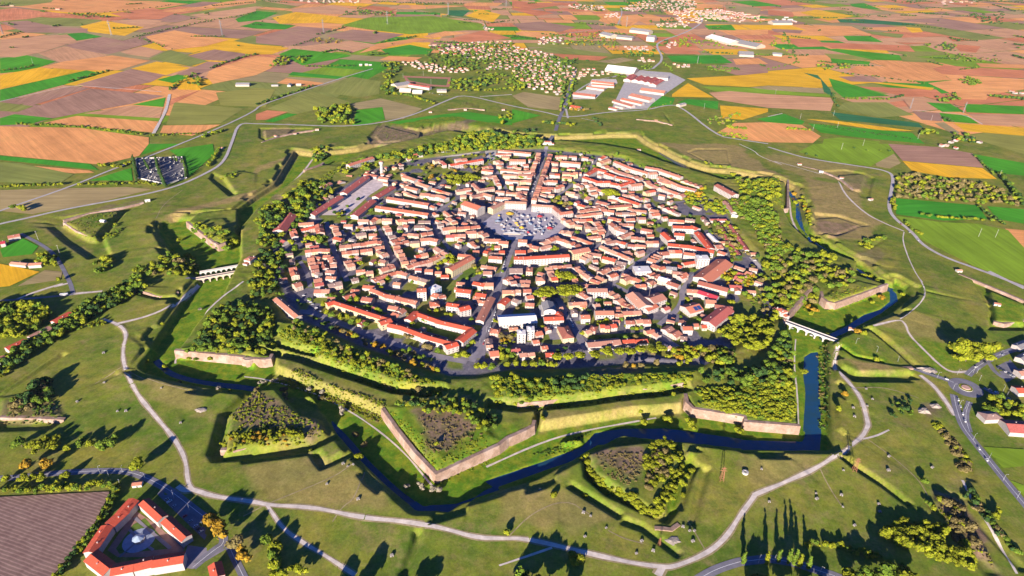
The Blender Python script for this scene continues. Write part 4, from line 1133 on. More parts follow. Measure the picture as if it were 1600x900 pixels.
# the large buildings, each with a name of its own
BIG = '''A1|450,870 815,640|16|7|db|barracks_hall|hall|long dark red roofed hall along the left edge of the gravel parade ground
A1|850,600 1140,395|16|7|db|barracks_hall|hall|dark red roofed hall at the upper left edge of the gravel parade ground
A1|985,880 1220,690|16|7|db|barracks_hall|hall|dark red roofed hall along the lower right edge of the parade ground
A1|1250,650 1470,520|16|7|db|barracks_hall|hall|dark red roofed hall along the upper right edge of the parade ground
A1|1120,362 1280,390|12|5|cb|barracks_hall|hall|short coral roofed hall closing the top of the parade ground
A1|910,278 1215,180|14|9|cbW|barracks|barracks|white building with bright coral roof just left of the water tower
S|925,482 1218,528|14|7|cb|barracks|barracks|upper one of two parallel coral barracks right of the parade ground
S|845,545 1215,598|14|7|cb|barracks|barracks|lower one of two parallel coral barracks right of the parade ground
S|160,710 245,592|24|7|db|warehouse|warehouse|broad dark red warehouse on the left town edge below the parade ground
A2|770,705 975,775|24|15|cbW|theatre|theatre|tall white block with coral roof left of the piazza
A2|880,485 960,560 1130,532|12|9|tbK|school|school|pale L shaped building with tan roof below the pine park
A2|580,252 990,182|13|10|rbW|palace|palace|long white palace with bright red roof behind the pine park
A2|1190,68 1600,105|12|7|tbW|barracks|barracks|long pale barracks just under the rampart left of the top gate
A2|1330,188 1530,192|16|12|tbW|apartment_block|apartments|bulky white block left of the upper avenue
A2|1270,712 1540,722|13|12|tbW|palazzo|palazzo|white palazzo on the far left side of the piazza beside the upper avenue
A2|1090,792 1240,722|13|11|tbY|palazzo|palazzo|yellowish palazzo set slantwise on the upper left side of the piazza
A3|370,207 620,232|13|10|tbW|apartment_block|apartments|long white block right of the upper avenue
A3|200,447 330,457|13|9|cbW|apartment_block|apartments|white house with coral roof standing free right of the upper avenue
A3|10,750 280,768|12|12|tbW|palazzo|palazzo|white palazzo on the far right side of the piazza beside the upper avenue
A3|290,772 380,850 510,832|13|11|cb|palazzo|palazzo|bent coral roofed palazzo at the upper right corner of the piazza
A3|690,372 820,302 945,332|13|9|rb|hospital|hospital|upper left wing of the zigzag bright red complex
A3|660,402 840,462 990,458|13|9|rb|hospital|hospital|lower left wing of the zigzag bright red complex
A3|930,352 1050,392|13|9|rb|hospital|hospital|short middle wing of the zigzag bright red complex
A3|1000,478 1120,502 1280,452|13|9|rb|hospital|hospital|lower right wing of the zigzag bright red complex
A3|1070,402 1270,445|13|9|rb|hospital|hospital|upper right wing of the zigzag bright red complex
A3|1050,207 1260,292 1470,352|13|10|cbW|barracks|barracks|very long white barracks below the upper right rampart
A3|1470,355 1570,350|14|11|tbW|barracks|barracks|white end block closing the very long white barracks
A4|-170,290 0,320 280,415|14|8|cb|barracks|barracks|coral roofed barracks directly under the upper right rampart
A4|0,400 280,520 460,562|13|10|tbW|barracks|barracks|white walled barracks continuing the upper right barracks row
A3|1240,502 1380,485|15|11|tbW|apartment_block|apartments|tall white block at the right end of the zigzag red complex
A3|1110,660 1360,742|13|8|rbK|school|school|coral school on the round green behind the curved street
A3|960,772 1250,752|12|8|cbY|school|school|long low coral building in front of the curved coral school
A4|725,520 955,645|17|11|cbW|arsenal|arsenal|large white arsenal with coral roof standing alone near the upper moat
B2|570,655 855,502|15|12|cbY|school|school|long pale yellow school with coral roof beside the left lit street
B2|690,475 850,492|12|11|cbY|school_wing|school|short rear wing of the pale yellow school
B2|1400,432 1530,432|14|9|rb|palazzo|palazzo|red roofed corner building with a blue awning below the piazza
B2|1385,510 1500,512|13|10|rbW|palazzo|palazzo|white corner house at the left end of the long white palace
G|818,401 889,397|13|13|rbW|palace|palace|long white palace with coral roof and two rows of windows
B2|1330,655 1490,655|20|6|nb|gym_hall|hall|brown roofed gabled hall left of the flat pale square building
B2|1540,652 1620,657|15|9|tfbK|office_block|office|square pale flat roofed building below the long white palace
B3|500,432 715,392|18|12|tbY|palazzo|palazzo|big pale yellow palazzo at the right end of the long white palace
B3|1290,645 1490,640|20|10|wfbW|supermarket|building|sprawling flat white roofed block right of the courtyard blocks
B4|170,122 440,132 492,155|14|10|rbW|college|college|top wing of the horseshoe shaped bright red complex
B4|485,195 650,400|14|10|rbW|college|college|right wing of the horseshoe shaped bright red complex
B4|60,200 160,290|15|10|rbW|college|college|left wing of the horseshoe shaped bright red complex
B4|190,212 315,222|13|9|rbW|college|college|inner wing of the horseshoe shaped bright red complex
B4|110,342 400,372 690,435|14|9|rbW|college|college|lower wing of the horseshoe shaped bright red complex
B4|740,80 860,292 1000,482|9|5|db|market_shed|shed|left one of two long thin dark red sheds among trees
B4|890,112 1100,422|8|5|db|market_shed|shed|right one of two long thin dark red sheds among trees
B4|640,40 840,40|9|5|db|market_shed|shed|short dark red shed closing the top of the two long sheds
B4|620,215 720,312|9|4|wbW|greenhouse|greenhouse|white ribbed greenhouse beside the horseshoe complex
B4|470,500 620,500|15|18|wfbW|tower_block|apartments|white tower block with flat roof at the right of town
B4|540,765 830,540|30|7|cb|warehouse|warehouse|very broad coral roofed warehouse along the right diagonal street
B4|500,812 870,905|16|8|cb|warehouse|warehouse|long coral warehouse at right angles below the very broad one
C1|15,125 290,355|12|7|tb|bunker_hall|hall|lone pale coral hall below the left rampart beside the blue shaded yard
C1|640,195 740,165|12|8|rbY|barracks|barracks|left end pavilion of the tree lined red barracks
C1|740,172 1080,280 1430,390|11|8|rbY|barracks|barracks|long main wing of the tree lined red barracks
C1|1300,430 1440,385|13|9|rbY|barracks|barracks|right end pavilion of the tree lined red barracks
C2|60,395 175,295|13|8|rbW|quadrangle_wing|barracks|left short wing of the red roofed quadrangle
C2|180,315 470,415 870,505|12|8|rbW|quadrangle_wing|barracks|long rear wing of the red roofed quadrangle
C2|700,655 870,515|13|9|rbW|quadrangle_wing|barracks|right wing of the red roofed quadrangle
C2|-180,450 0,490 300,600 640,690|12|8|rbW|quadrangle_wing|barracks|long front wing of the red roofed quadrangle
C2|520,725 670,680|13|9|rbW|quadrangle_wing|barracks|corner pavilion of the red roofed quadrangle nearest the avenue
C2|170,15 285,8|14|16|cbW|apartment_block|apartments|tall white apartment house with balconies beside the light blue block
C2|350,10 440,-40|13|12|wfbB|apartment_block|apartments|light blue flat roofed block on the left lit street
C2|670,12 850,32|14|10|rbW|apartment_block|apartments|white three storey house with red roof, upper one of three
C2|550,190 700,212|12|10|rbW|apartment_block|apartments|white three storey house with red roof, left one of three
C2|690,255 825,222|14|11|rbW|apartment_block|apartments|white three storey house with red roof, right one of three
C2|955,405 1105,115|12|7|cb|row_building|building|long narrow coral roofed building lining the left side of the avenue
C2|1190,372 1660,345|25|9|wbW|sports_hall|hall|huge white roofed hall right of the avenue
C2|1425,545 1530,545|11|16|wfbW|apartment_tower|apartments|left one of twin white flat roofed towers
C2|1545,500 1640,500|11|16|wfbW|apartment_tower|apartments|right one of twin white flat roofed towers
C3|160,372 400,362|13|8|rbW|school|school|white school with bright red roof before the white church
C3|335,300 370,345|11|8|rbW|school_wing|school|short rear wing of the red roofed school before the church
C3|390,462 470,612|16|8|chbY|school|school|cream hall with pale coral hipped roof beside a paved yard
C3|800,292 1030,290|15|9|tbW|apartment_block|apartments|long white block with tan roof below the walled garden
C3|700,12 950,12|14|11|tbW|convent|convent|white convent block with tan roof above the walled garden
C3|1270,50 1440,215|24|11|tb|cinema|hall|steep pale pink hall roof, left one of a pair on the diagonal street
C3|1480,130 1640,75|22|11|tb|cinema|hall|steep pale pink hall roof, right one of a pair on the diagonal street
C3|1430,262 1560,205|12|8|cb|house|house|coral corner house in front of the paired pale pink halls
C3|700,690 1110,650|15|8|tbW|barracks|barracks|long white barracks with tan roof behind the row of umbrella pines
C4|330,245 500,200|24|7|cb|workshop|workshop|coral workshop with solar panels on its roof
C4|500,32 740,110|14|8|mbW|workshop|workshop|white workshop with crimson metal roof
C4|620,425 860,235|22|9|db|courthouse|building|large dark red roofed block at the right edge of town
C4|700,212 920,242|12|9|cb|courthouse|building|coral wing above the large dark red roofed block'''
for ln in BIG.split('\n'):
    t, s, D, e, fl, nm, ct, lb = ln.split('|'); add_row(t, s, float(D), float(e), fl, nm, ct, lb)
# ---- keep the streets clear: whatever stands too near a street line moves back from it or goes
keep = []
for h in HOUSES:
    if h['big']: keep.append(h); continue
    a, b, D, e = h['segs'][0]; c = (a+b)/2; ok = True; mv = np.zeros(2)
    for L_, w in ROADLINES[-len(T_):]:
        for q in (c, a*.8+b*.2, a*.2+b*.8):
            d = L_-q; r = np.hypot(*d.T); k = int(np.argmin(r)); need = w+D*.42-r[k]
            if need > 0 and r[k] > .5: m_ = -d[k]/r[k]*need; mv = m_ if np.hypot(*m_) > np.hypot(*mv) else mv
            elif need > 0: ok = False
    if np.hypot(*mv) > 5.5: ok = False
    if ok: h['segs'] = [(a+mv, b+mv, D, e)]; keep.append(h)
print('KEPT', len(keep), 'of', len(HOUSES)); HOUSES[:] = keep
# ---- sheds and back houses that fill the courtyards
LM_HEX = np.array([7.0, 39.0])
foot = []
for h in HOUSES:
    for a, b, D, e in h['segs']: foot.append((a, b, D/2))
def clear(p, r, D2):
    for a, b, d in foot:
        e_ = b-a; t = min(1, max(0, ((p-a)@e_)/(e_@e_+1e-9))); 
        if np.hypot(*(p-a-t*e_)) < d+D2: return False
    for L_, w in ROADLINES[-len(T_)-12:]:
        if np.min(np.hypot(*(L_-p).T)) < w+D2-1: return False
    return True
OPEN = [mpts(q) for q in ('A1:400,890 1130,480 1400,500 1250,660 950,900 700,1000', 'A2:230,80 1050,40 1180,200 980,470 540,520 330,440 0,340 0,220 330,240', 'A3:830,560 1130,560 1130,680 880,680', 'C3:330,-100 600,0 560,130 330,130', 'C2:180,330 700,540 640,640 60,480', 'C1:0,0 480,20 480,250 1600,800 1600,990 900,850 330,360 0,330', 'B4:850,500 1420,560 1300,760 900,860 720,700', 'B4:600,0 1000,0 1200,480 980,520', 'A4:300,600 800,720 900,1000 300,900', 'C4:700,250 1500,0 1700,600 500,900 350,620', 'C3:0,650 300,640 1600,640 1600,1000 0,1000', 'A4:240,300 1600,100 1600,900 560,780', 'B2:600,560 980,520 930,720 650,900')]
T_IN = TOWN; n_in = 0; tr_ = 0
while n_in < 125 and tr_ < 9000:
    tr_ += 1; p = np.array([random.uniform(-420, 420), random.uniform(-390, 420)])
    if not inside(TOWN, *p) or np.hypot(*(p-LM_HEX)) < 100 or any(inside(q, *p) for q in OPEN): continue
    if not clear(p, 6, 5.2): continue
    a, b, d = min(foot, key=lambda f: np.hypot(*((f[0]+f[1])/2-p))); u = (b-a)/np.linalg.norm(b-a)
    if random.random() < .35: u = np.array([-u[1], u[0]])
    L = random.uniform(7.5, 13); seg_ = (p-u*L/2, p+u*L/2, random.uniform(7, 10), random.uniform(3.6, 6.5)); foot.append((seg_[0], seg_[1], seg_[2]/2)); n_in += 1
    HOUSES.append(dict(segs=[seg_], roof=random.choice('cttttcdn'), wall=random.choice('wkkpyw'), big=False, label=None, name='house', cat='house', flat=False, hip=False))
print('INFILL', n_in)
# ---- landmarks, for telling the houses apart
LM = [(n, np.array(unproject(*q))) for n, q in [('the huge white roofed hall', (808, 497)), ('the white church', (858, 478)), ('the long white palace', (853, 408)), ('the pale yellow school', (720, 412)), ('the red quadrangle', (680, 512)),
 ('the tree lined red barracks', (560, 492)), ('the lone hall by the left rampart', (448, 482)), ('the twin coral barracks', (640, 322)), ('the water tower', (597, 273)), ('the parade ground', (560, 300)), ('the palace behind the pine park', (730, 252)),
 ('the tall white theatre', (740, 328)), ('the top town gate', (852, 232)), ('the very long white barracks', (985, 274)), ('the zigzag red complex', (955, 284)), ('the lone white arsenal', (1132, 304)), ('the horseshoe red complex', (1090, 372)),
 ('the very broad warehouse', (1112, 420)), ('the flat white supermarket', (1003, 420)), ('the paired pink halls', (1013, 482)), ('the solar workshop', (1082, 480)), ('the dark red block', (1122, 497)), ('the pale yellow palazzo', (905, 398)),
 ('the twin white towers', (815, 533)), ('the tan roofed L school', (762, 297)), ('the round green', (955, 305)), ('the walled pine garden', (885, 440))]]
ORD = ['nearest', 'second nearest', 'third nearest', 'fourth nearest', 'fifth nearest', 'sixth nearest', 'seventh nearest', 'eighth nearest', 'ninth nearest', 'tenth nearest', 'eleventh nearest', 'twelfth nearest', 'thirteenth nearest', 'fourteenth nearest', 'fifteenth nearest', 'sixteenth nearest', 'seventeenth nearest', 'eighteenth nearest', 'nineteenth nearest', 'twentieth nearest']
DIRS = ['right of', 'behind', 'left of', 'in front of']
def side(c, l):
    d = c-l; return DIRS[int(((math.degrees(math.atan2(d[1], d[0]))+45) % 360)//90)]
for h in HOUSES:
    h['c'] = sum((a+b)/2 for a, b, D, e in h['segs'])/len(h['segs']); a, b, D, e = h['segs'][0]; h['dist'] = math.dist(h['c'], CAMV)
    h['size'] = sum(math.dist(a, b) for a, b, D, e in h['segs'])*D/h['dist']**2
small = [h for h in HOUSES if not h['big']]; small.sort(key=lambda h: -h['size']); print('HOUSES', len(HOUSES), 'small', len(small))
single = small[:288]; rest = small[288:]
key = {}
for h in [q for q in HOUSES if not q['label']]:
    l = min(LM, key=lambda q: math.dist(q[1], h['c'])); h['lm'] = (l[0], side(h['c'], l[1])); h['ld'] = math.dist(l[1], h['c']); key.setdefault(h['lm'], []).append(h)
for k, v in key.items():
    v.sort(key=lambda h: h['ld'])
    for i, h in enumerate(v): h['rank'] = i
COUNTS = {}
def house_label(h):
    a, b, D, e = h['segs'][0]; L = math.dist(a, b); o = ORD[h['rank']] if h['rank'] < 20 else None
    sz = 'wide' if L > 16 else 'narrow' if L < 9 else ('tall' if e > 8.6 else 'low' if e < 5 else '')
    tail = '%s %s %s' % (o, h['lm'][1], h['lm'][0]) if o else 'number %d in distance %s %s' % (h['rank']+1, h['lm'][1], h['lm'][0])
    for head in ('%s %s house with %s roof,' % (sz, WALL[h['wall']][0], ROOF[h['roof']][0]), '%s house with %s roof,' % (sz, ROOF[h['roof']][0]), '%s roofed house,' % ROOF[h['roof']][0]):
        t = ' '.join((head+' '+tail).split())
        if len(t.split()) <= 16: return t
    return t
WCOUNT = [0]
def build_house(h):
    c = h['c']; z = min(0.0, 0.0); D0 = h['segs'][0][2]
    if math.hypot(*c) > 420 or h.get('z') is not None: z = h.get('z', ground(*c))
    root = empty(h['name'], (c[0], c[1], z), 0, h['label'] or house_label(h), h['cat'], h.get('group') or ('town houses' if not h['big'] else None))
    first = True
    for si, (a, b, D, e) in enumerate(h['segs']):
        L = math.dist(a, b)+(D*.5 if len(h['segs']) > 1 and 0 < si else 0); m = (a+b)/2-c; 
        if len(h['segs']) > 1 and si > 0: m = m-(b-a)/math.dist(a, b)*D*.25
        rz = math.atan2(b[1]-a[1], b[0]-a[0]); e2 = e-.12*si
        w = MB(); wall_geo(w, L, D, e2, h['flat'], 0, PITCH_T, h['hip']); w.build('wall', WALL[h['wall']][1], root, (m[0], m[1], 0), rz)
        r = MB(); roof_geo(r, L, D, e2, h['flat'], 0, PITCH_T, h['hip']); ro = r.build('roof', ROOF[h['roof']][1], root, (m[0], m[1], 0), rz)
        if not h['flat']:
            for k in range(1 if not h['big'] else max(1, int(L/22))):
                x = random.uniform(-.35, .35)*L if not h['big'] else (k+.5)/max(1, int(L/22))*L-L/2; y = random.choice((-1, 1))*D*.2
                ro_c = inst('chimney', CHIM, ro, (x, y, e2+(D/2-abs(y))*PITCH_T+.1))
        ca, sa = math.cos(rz), math.sin(rz)
        wm = WINB if h['big'] and e > 8.5 else WIN; step = 4.2 if h['big'] else 3.4; nfl = max(1, int((e2-.6)//3.4)) if h['big'] else (2 if e2 > 6.2 else 1)
        for (nx, ny, ln_, dp) in ((0, -1, L, D/2), (0, 1, L, D/2), (1, 0, D, L/2), (-1, 0, D, L/2)):
            wn = np.array([nx*ca-ny*sa, nx*sa+ny*ca]); tc = CAMV-h['c']
            if wn@tc/np.linalg.norm(tc) < .25: continue
            n = int((ln_-1.6)/step); n = min(n, 14 if h['big'] else 3)
            for f in range(nfl):
                for i in range(n):
                    if WCOUNT[0] > 4200 or (not h['big'] and h['dist'] > 1250): continue
                    t = (i+.5)/n*ln_-ln_/2; zz = 1.1+f*(e2-.8)/nfl if h['big'] else 1.2+f*3.1
                    lx, ly = (t, ny*(dp+.03)) if ny else (nx*(dp+.03), t)
                    if h['big'] and sum(1 for q in root.children if q.name.startswith('window')) >= 60: continue
                    o = inst('window', wm, root, (m[0]+lx*ca-ly*sa, m[1]+lx*sa+ly*ca, zz), rz+(0 if ny else math.pi/2)); WCOUNT[0] += 1
    return root
for h in HOUSES:
    if h['big']: h['root'] = build_house(h)
for h in single: build_house(h)
def merge_houses(name, lst, group=None):
    mats = [WALL[k][1] for k in WALL]+[ROOF[k][1] for k in ROOF]+[glass]; wi = {k: i for i, k in enumerate(WALL)}; ri = {k: i+len(WALL) for i, k in enumerate(ROOF)}
    mb = MB()
    for h in lst:
        for a, b, D, e in h['segs']:
            o = len(mb.v); L = math.dist(a, b); wall_geo(mb, L, D, e, h['flat'], wi[h['wall']]); roof_geo(mb, L, D, e, h['flat'], ri[h['roof']])
            for f in range(2 if e > 6 else 1):
                for i in range(max(1, int(L/4))):
                    for sg in (-1, 1):
                        x = (i+.5)/max(1, int(L/4))*L-L/2; y = sg*(D/2+.04); mb.add([(x-.6, y, 1.2+3*f), (x+.6, y, 1.2+3*f), (x+.6, y, 2.8+3*f), (x-.6, y, 2.8+3*f)], [(0, 1, 2, 3)], len(mats)-1)
            rz = math.atan2(b[1]-a[1], b[0]-a[0]); ca, sa = math.cos(rz), math.sin(rz); m = (a+b)/2
            for i in range(o, len(mb.v)):
                x, y, z = mb.v[i]; mb.v[i] = (m[0]+x*ca-y*sa, m[1]+x*sa+y*ca, z+h.get('z', 0))
    return tag(mb.build(name, mats), kind='stuff')
# ------------------------------------------------------------------ far villages: hundreds of small houses
def scatter(spec, n, ang, e=(3.2, 5.6), size=(8, 13), pal='ctttcrn', gap=15, avoid=None):
    P = mpts(spec); c0 = np.mean(P, 0); R_ = max(math.dist(p, c0) for p in P); ca, sa = math.cos(ang), math.sin(ang); got = []; st = max(gap*1.25, size[1]*1.25); v = -R_
    while v < R_:                                          # houses line up on both sides of back streets
        bend = random.uniform(-.12, .12)
        for sg in (-1, 1):
            u = -R_+random.uniform(0, st)
            while u < R_:
                u += st*random.uniform(.75, 1.7); w = v+sg*st*.75+bend*u+random.gauss(0, 1.5); x = c0[0]+ca*u-sa*w; y = c0[1]+sa*u+ca*w
                if inside(P, x, y): got.append((x, y, ang+math.atan(bend)))
        v += st*random.uniform(2.6, 3.6)
    random.shuffle(got)
    for x, y, a in got[:n]:
        a += random.choice((0, 0, math.pi/2))+random.uniform(-.08, .08); L = random.uniform(*size); d = np.array([math.cos(a), math.sin(a)])*L/2; c = np.array([x, y])
        rest.append(dict(segs=[(c-d, c+d, random.uniform(8, 11.5), random.uniform(*e))], roof=random.choice(pal), wall=random.choice('wwwkpyw'), big=False, flat=False, hip=False, c=c, z=ground(x, y)))
scatter('P2:900,390 1010,380 1180,420 1340,430 1330,470 1200,465 1000,440', 70, .1)
scatter('P2:1080,280 1300,270 1500,260 1600,260 P3:0,290 130,310 230,330 320,390 400,440 640,430 650,460 500,480 380,500 320,520 310,600 160,580 60,520 0,490 P2:1600,440 1430,440 1480,380 1350,370 1160,350', 330, .25, gap=17)
scatter('P2:1170,300 1600,300 1600,350 1300,350', 40, .2); scatter('P3:140,240 310,230 320,280 150,280', 25, .2)
scatter('P3:330,30 400,30 560,40 580,70 400,60', 40, .3, size=(12, 20)); scatter('P3:570,90 680,80 670,115 580,110', 18, .3)
scatter('P3:690,50 800,10 1100,0 1150,10 1140,60 1000,80 900,50 760,80', 190, .3, size=(11, 20), gap=22); scatter('P3:1000,70 1300,60 1540,100 1560,120 1200,130 1150,170 1050,160', 120, .2, size=(12, 22), gap=22)
scatter('P3:780,360 890,370 900,400 800,395', 22, .4); scatter('P3:980,260 1030,270 1020,310 970,300', 8, .3); scatter('P3:690,290 850,290 860,320 700,315', 16, .3); scatter('P3:900,145 1100,150 1080,175 900,170', 22, .2)
scatter('P2:250,0 660,0 650,20 300,15', 50, .3, size=(12, 20), gap=26); scatter('P2:1430,170 1500,180 1480,200 1440,195', 6, .3); scatter('P4:0,115 140,110 200,150 30,145', 14, .1, size=(20, 40), pal='w', gap=40)
scatter('P4:900,630 1000,660 1020,680 930,650', 8, .4, size=(14, 30), pal='wt'); scatter('P4:1130,870 1300,860 1340,900 1000,890', 9, .5); scatter('R:1040,0 1280,30 1250,50 1050,20', 8, .5); scatter('P3:1000,400 1140,410 1130,425 1000,425', 7, .3)
scatter('P2:640,405 730,400 730,420 640,420', 4, .2, pal='w'); scatter('P2:0,510 280,530 280,555 60,560', 14, .2, pal='wg', size=(12, 25)); scatter('P4:1500,570 1600,580 1600,600 1540,600', 6, .3); scatter('P1:40,30 100,40 90,45 40,42', 3, .2, size=(16, 30)); scatter('P1:300,50 390,50 380,60 310,60', 4, .2, size=(16, 30))
scatter('P4:1040,8 1290,0 1300,18 1100,26', 14, .2, size=(16, 30), gap=40); scatter('P3:1120,80 1330,60 1500,90 1590,130 1400,140', 50, .2, size=(14, 26), gap=25)
merge_houses('village_houses', rest)
# works and barracks along the upper road: red roofed halls
IND = '''P3|500,500 640,515|22|6|c|long coral barracks above the upper right ring road, topmost
P3|500,520 640,530|16|6|c|long coral barracks above the upper right ring road, second from the top
P3|470,535 580,550|16|6|c|coral barracks just below the two topmost ones
P3|385,575 525,590|26|6|c|broad coral barracks beside the upper avenue
P3|640,620 760,655|20|6|c|coral works hall in the lower left corner of the works yard
P3|690,610 820,640|20|6|c|coral works hall just right of the lower left one
P3|750,580 880,610|34|7|c|broad coral works hall in the middle of the works yard
P3|810,545 960,565|34|7|c|broad coral works hall in the upper part of the works yard
P3|720,490 760,460|26|7|d|dark red sawtooth hall, leftmost of five
P3|770,495 815,465|26|7|d|dark red sawtooth hall, second from the left of five
P3|810,502 850,475|26|7|d|dark red sawtooth hall, middle of five
P3|850,510 895,480|26|7|d|dark red sawtooth hall, second from the right of five
P3|880,520 930,490|26|7|d|dark red sawtooth hall, rightmost of five
P3|790,455 980,470|36|9|g|grey blue roofed hall above the sawtooth halls
P3|370,655 430,665|22|6|r|small red roofed house beside the upper avenue
P3|610,665 660,675|14|5|c|small coral house at the bottom of the works yard, left
P3|650,655 700,665|14|5|gK|small pale grey house at the bottom of the works yard, right
P3|600,400 780,420|70|8|wS|sprawling pale roofed factory above the barracks
P3|750,170 870,185|50|12|gK|pale grey factory block beyond the second village
P3|570,195 640,210|50|12|gK|pale grey hall at the left of the far factories
P3|850,215 900,220|40|20|g|grey blue office block beside the far factories
P3|660,215 760,225|40|9|gK|low pale grey hall between the far factories
P3|1250,210 1400,250|70|9|wS|long pale roofed factory at the upper right
P3|1400,240 1560,270|70|9|gK|pale factory at the right of the upper right works
P3|1420,315 1510,320|60|8|gK|pale grey hall below the upper right works
P2|860,520 950,505|34|9|gK|pale grey sports hall left of the playing field
P2|900,550 970,553|24|6|wS|pale green roofed tennis hall, left one of two
P2|980,560 1040,562|24|6|wS|pale green roofed tennis hall, right one of two
P2|960,520 1090,540|16|8|d|dark roofed grandstand along the playing field
P2|1130,555 1190,555|20|6|gK|pale grey hall beside the sports car park
P1|1475,515 1560,515|24|6|gK|pale grey farm hall left of the upper left road
P3|1040,650 1080,640|14|6|gK|pale grey farmhouse on the bright green field
P4|20,125 140,125|60|10|gK|pale grey factory at the far upper right
P4|30,325 90,330|30|7|gK|pale grey barn beside the far hedge'''
for ln in IND.split('\n'):
    t, s, D, e, fl, lb = ln.split('|'); n0 = len(HOUSES); add_row(t, s, float(D), float(e), fl+'b', 'works_hall' if 'hall' in lb or 'factory' in lb else 'house' if 'house' in lb else 'barracks', 'hall' if 'hall' in lb or 'factory' in lb or 'grandstand' in lb or 'barn' in lb else 'house' if 'house' in lb else 'barracks', lb)
    h = HOUSES[-1]; h['c'] = sum((a+b)/2 for a, b, D, e in h['segs'])/len(h['segs']); h['dist'] = math.dist(h['c'], CAMV); build_house(h)
# houses near the camera, at the corners of the picture
NEARB = '''F2|780,445 700,535 640,590|11|8.5|rW|row_house|house|upper part of the red row along the field edge, lower left village
F2|625,600 570,680 520,755|11|8.5|rW|row_house|house|lower part of the red row along the field edge, lower left village
F2|530,770 640,855|13|8.5|rW|row_house|house|corner house of the red row, lower left village
F2|650,855 780,830|12|10|rW|row_house|house|front red row with white dormers, left section
F2|785,830 890,805|12|10|rW|row_house|house|front red row with white dormers, middle section
F2|895,808 1075,780|12|10|rW|row_house|house|front red row with white dormers, right section
F2|840,455 950,555|10|8.5|rW|row_house|house|upper red roofed block beside the car park, lower left village
F2|970,560 1090,670|10|8.5|rW|row_house|house|lower red roofed block beside the car park, lower left village
F2|1255,820 1275,900|11|6|rW|house|house|red roofed house at the bottom edge, right of the village
F1|35,425 145,375|11|6|rW|house|house|white house with red roof by the railway trees, left one
F1|170,360 290,300|11|6|tW|house|house|pale roofed house by the railway trees, middle one
F1|310,270 410,215|11|6|rW|house|house|white house with red roof by the railway trees, right one
F1|-20,500 20,470|10|6|tW|house|house|white house cut by the left picture edge
L|45,575 120,560|13|6|tW|house|house|white house with tan roof beside the left road
L|0,610 30,605|12|6|m|house|house|crimson roofed house at the left picture edge
L|70,735 170,745|10|4|tW|house|house|low pale roofed shed above the orange field
L|180,745 260,740|10|5|tW|house|house|low tan roofed house above the orange field
F7|1365,790 1465,785|14|6|nhW|house|house|house with grey brown hipped roof right of the road
F7|1500,840 1640,850|22|6|d|house|house|large dark red roofed house at the right edge
F7|1555,640 1640,640|14|6|rW|house|house|white house with coral roof right of the roundabout
F7|1570,545 1640,540|13|6|tW|house|house|white house with tan roof above the coral one by the roundabout
F7|1580,470 1640,440|12|6|gW|house|house|grey roofed house at the right edge by the curving road
F7|1560,400 1640,370|12|5|gW|house|house|grey shed at the right edge above the roundabout'''
for ln in NEARB.split('\n'):
    t, s, D, e, fl, nm, ct, lb = ln.split('|'); add_row(t, s, float(D), float(e), fl+'b', nm, ct, lb)
    h = HOUSES[-1]; h['c'] = sum((a+b)/2 for a, b, D, e in h['segs'])/len(h['segs']); h['dist'] = math.dist(h['c'], CAMV); h['z'] = ground(*h['c']); build_house(h)
# ------------------------------------------------------------------ trees
def leaf_mat(name, a, b, c):
    def f(nt, p):
        g = N(nt, 'NewGeometry'); col = ramp(nt, g.outputs['Random Per Island'], [(0, a), (.5, b), (1, c)])
        col = mixc(nt, 1.0, col, ramp(nt, noise(nt, .06, 3), [(.35, .78), (.65, 1.18)]), 'MULTIPLY'); nt.links.new(col, p.inputs['Base Color']); p.inputs['Specular IOR Level'].default_value = .1
    return mat('foliage_'+name, f)
LEAF = {'y': ('yellow-green', leaf_mat('yellow', (.115, .15, .008), (.17, .195, .010), (.235, .235, .016))), 'g': ('mid green', leaf_mat('green', (.055, .105, .012), (.09, .15, .014), (.14, .185, .018))),
 'd': ('dark green', leaf_mat('dark', (.02, .055, .016), (.036, .08, .018), (.06, .105, .022))), 'a': ('orange', leaf_mat('autumn', (.24, .13, .010), (.30, .18, .015), (.22, .16, .02))),
 'o': ('olive brown', leaf_mat('olive', (.11, .09, .03), (.145, .12, .04), (.18, .14, .06))), 's': ('silvery grey', leaf_mat('grey', (.20, .19, .14), (.26, .23, .17), (.22, .18, .13)))}
bark = varied('bark', [(.10, .07, .05), (.15, .11, .08)], .8, .3)
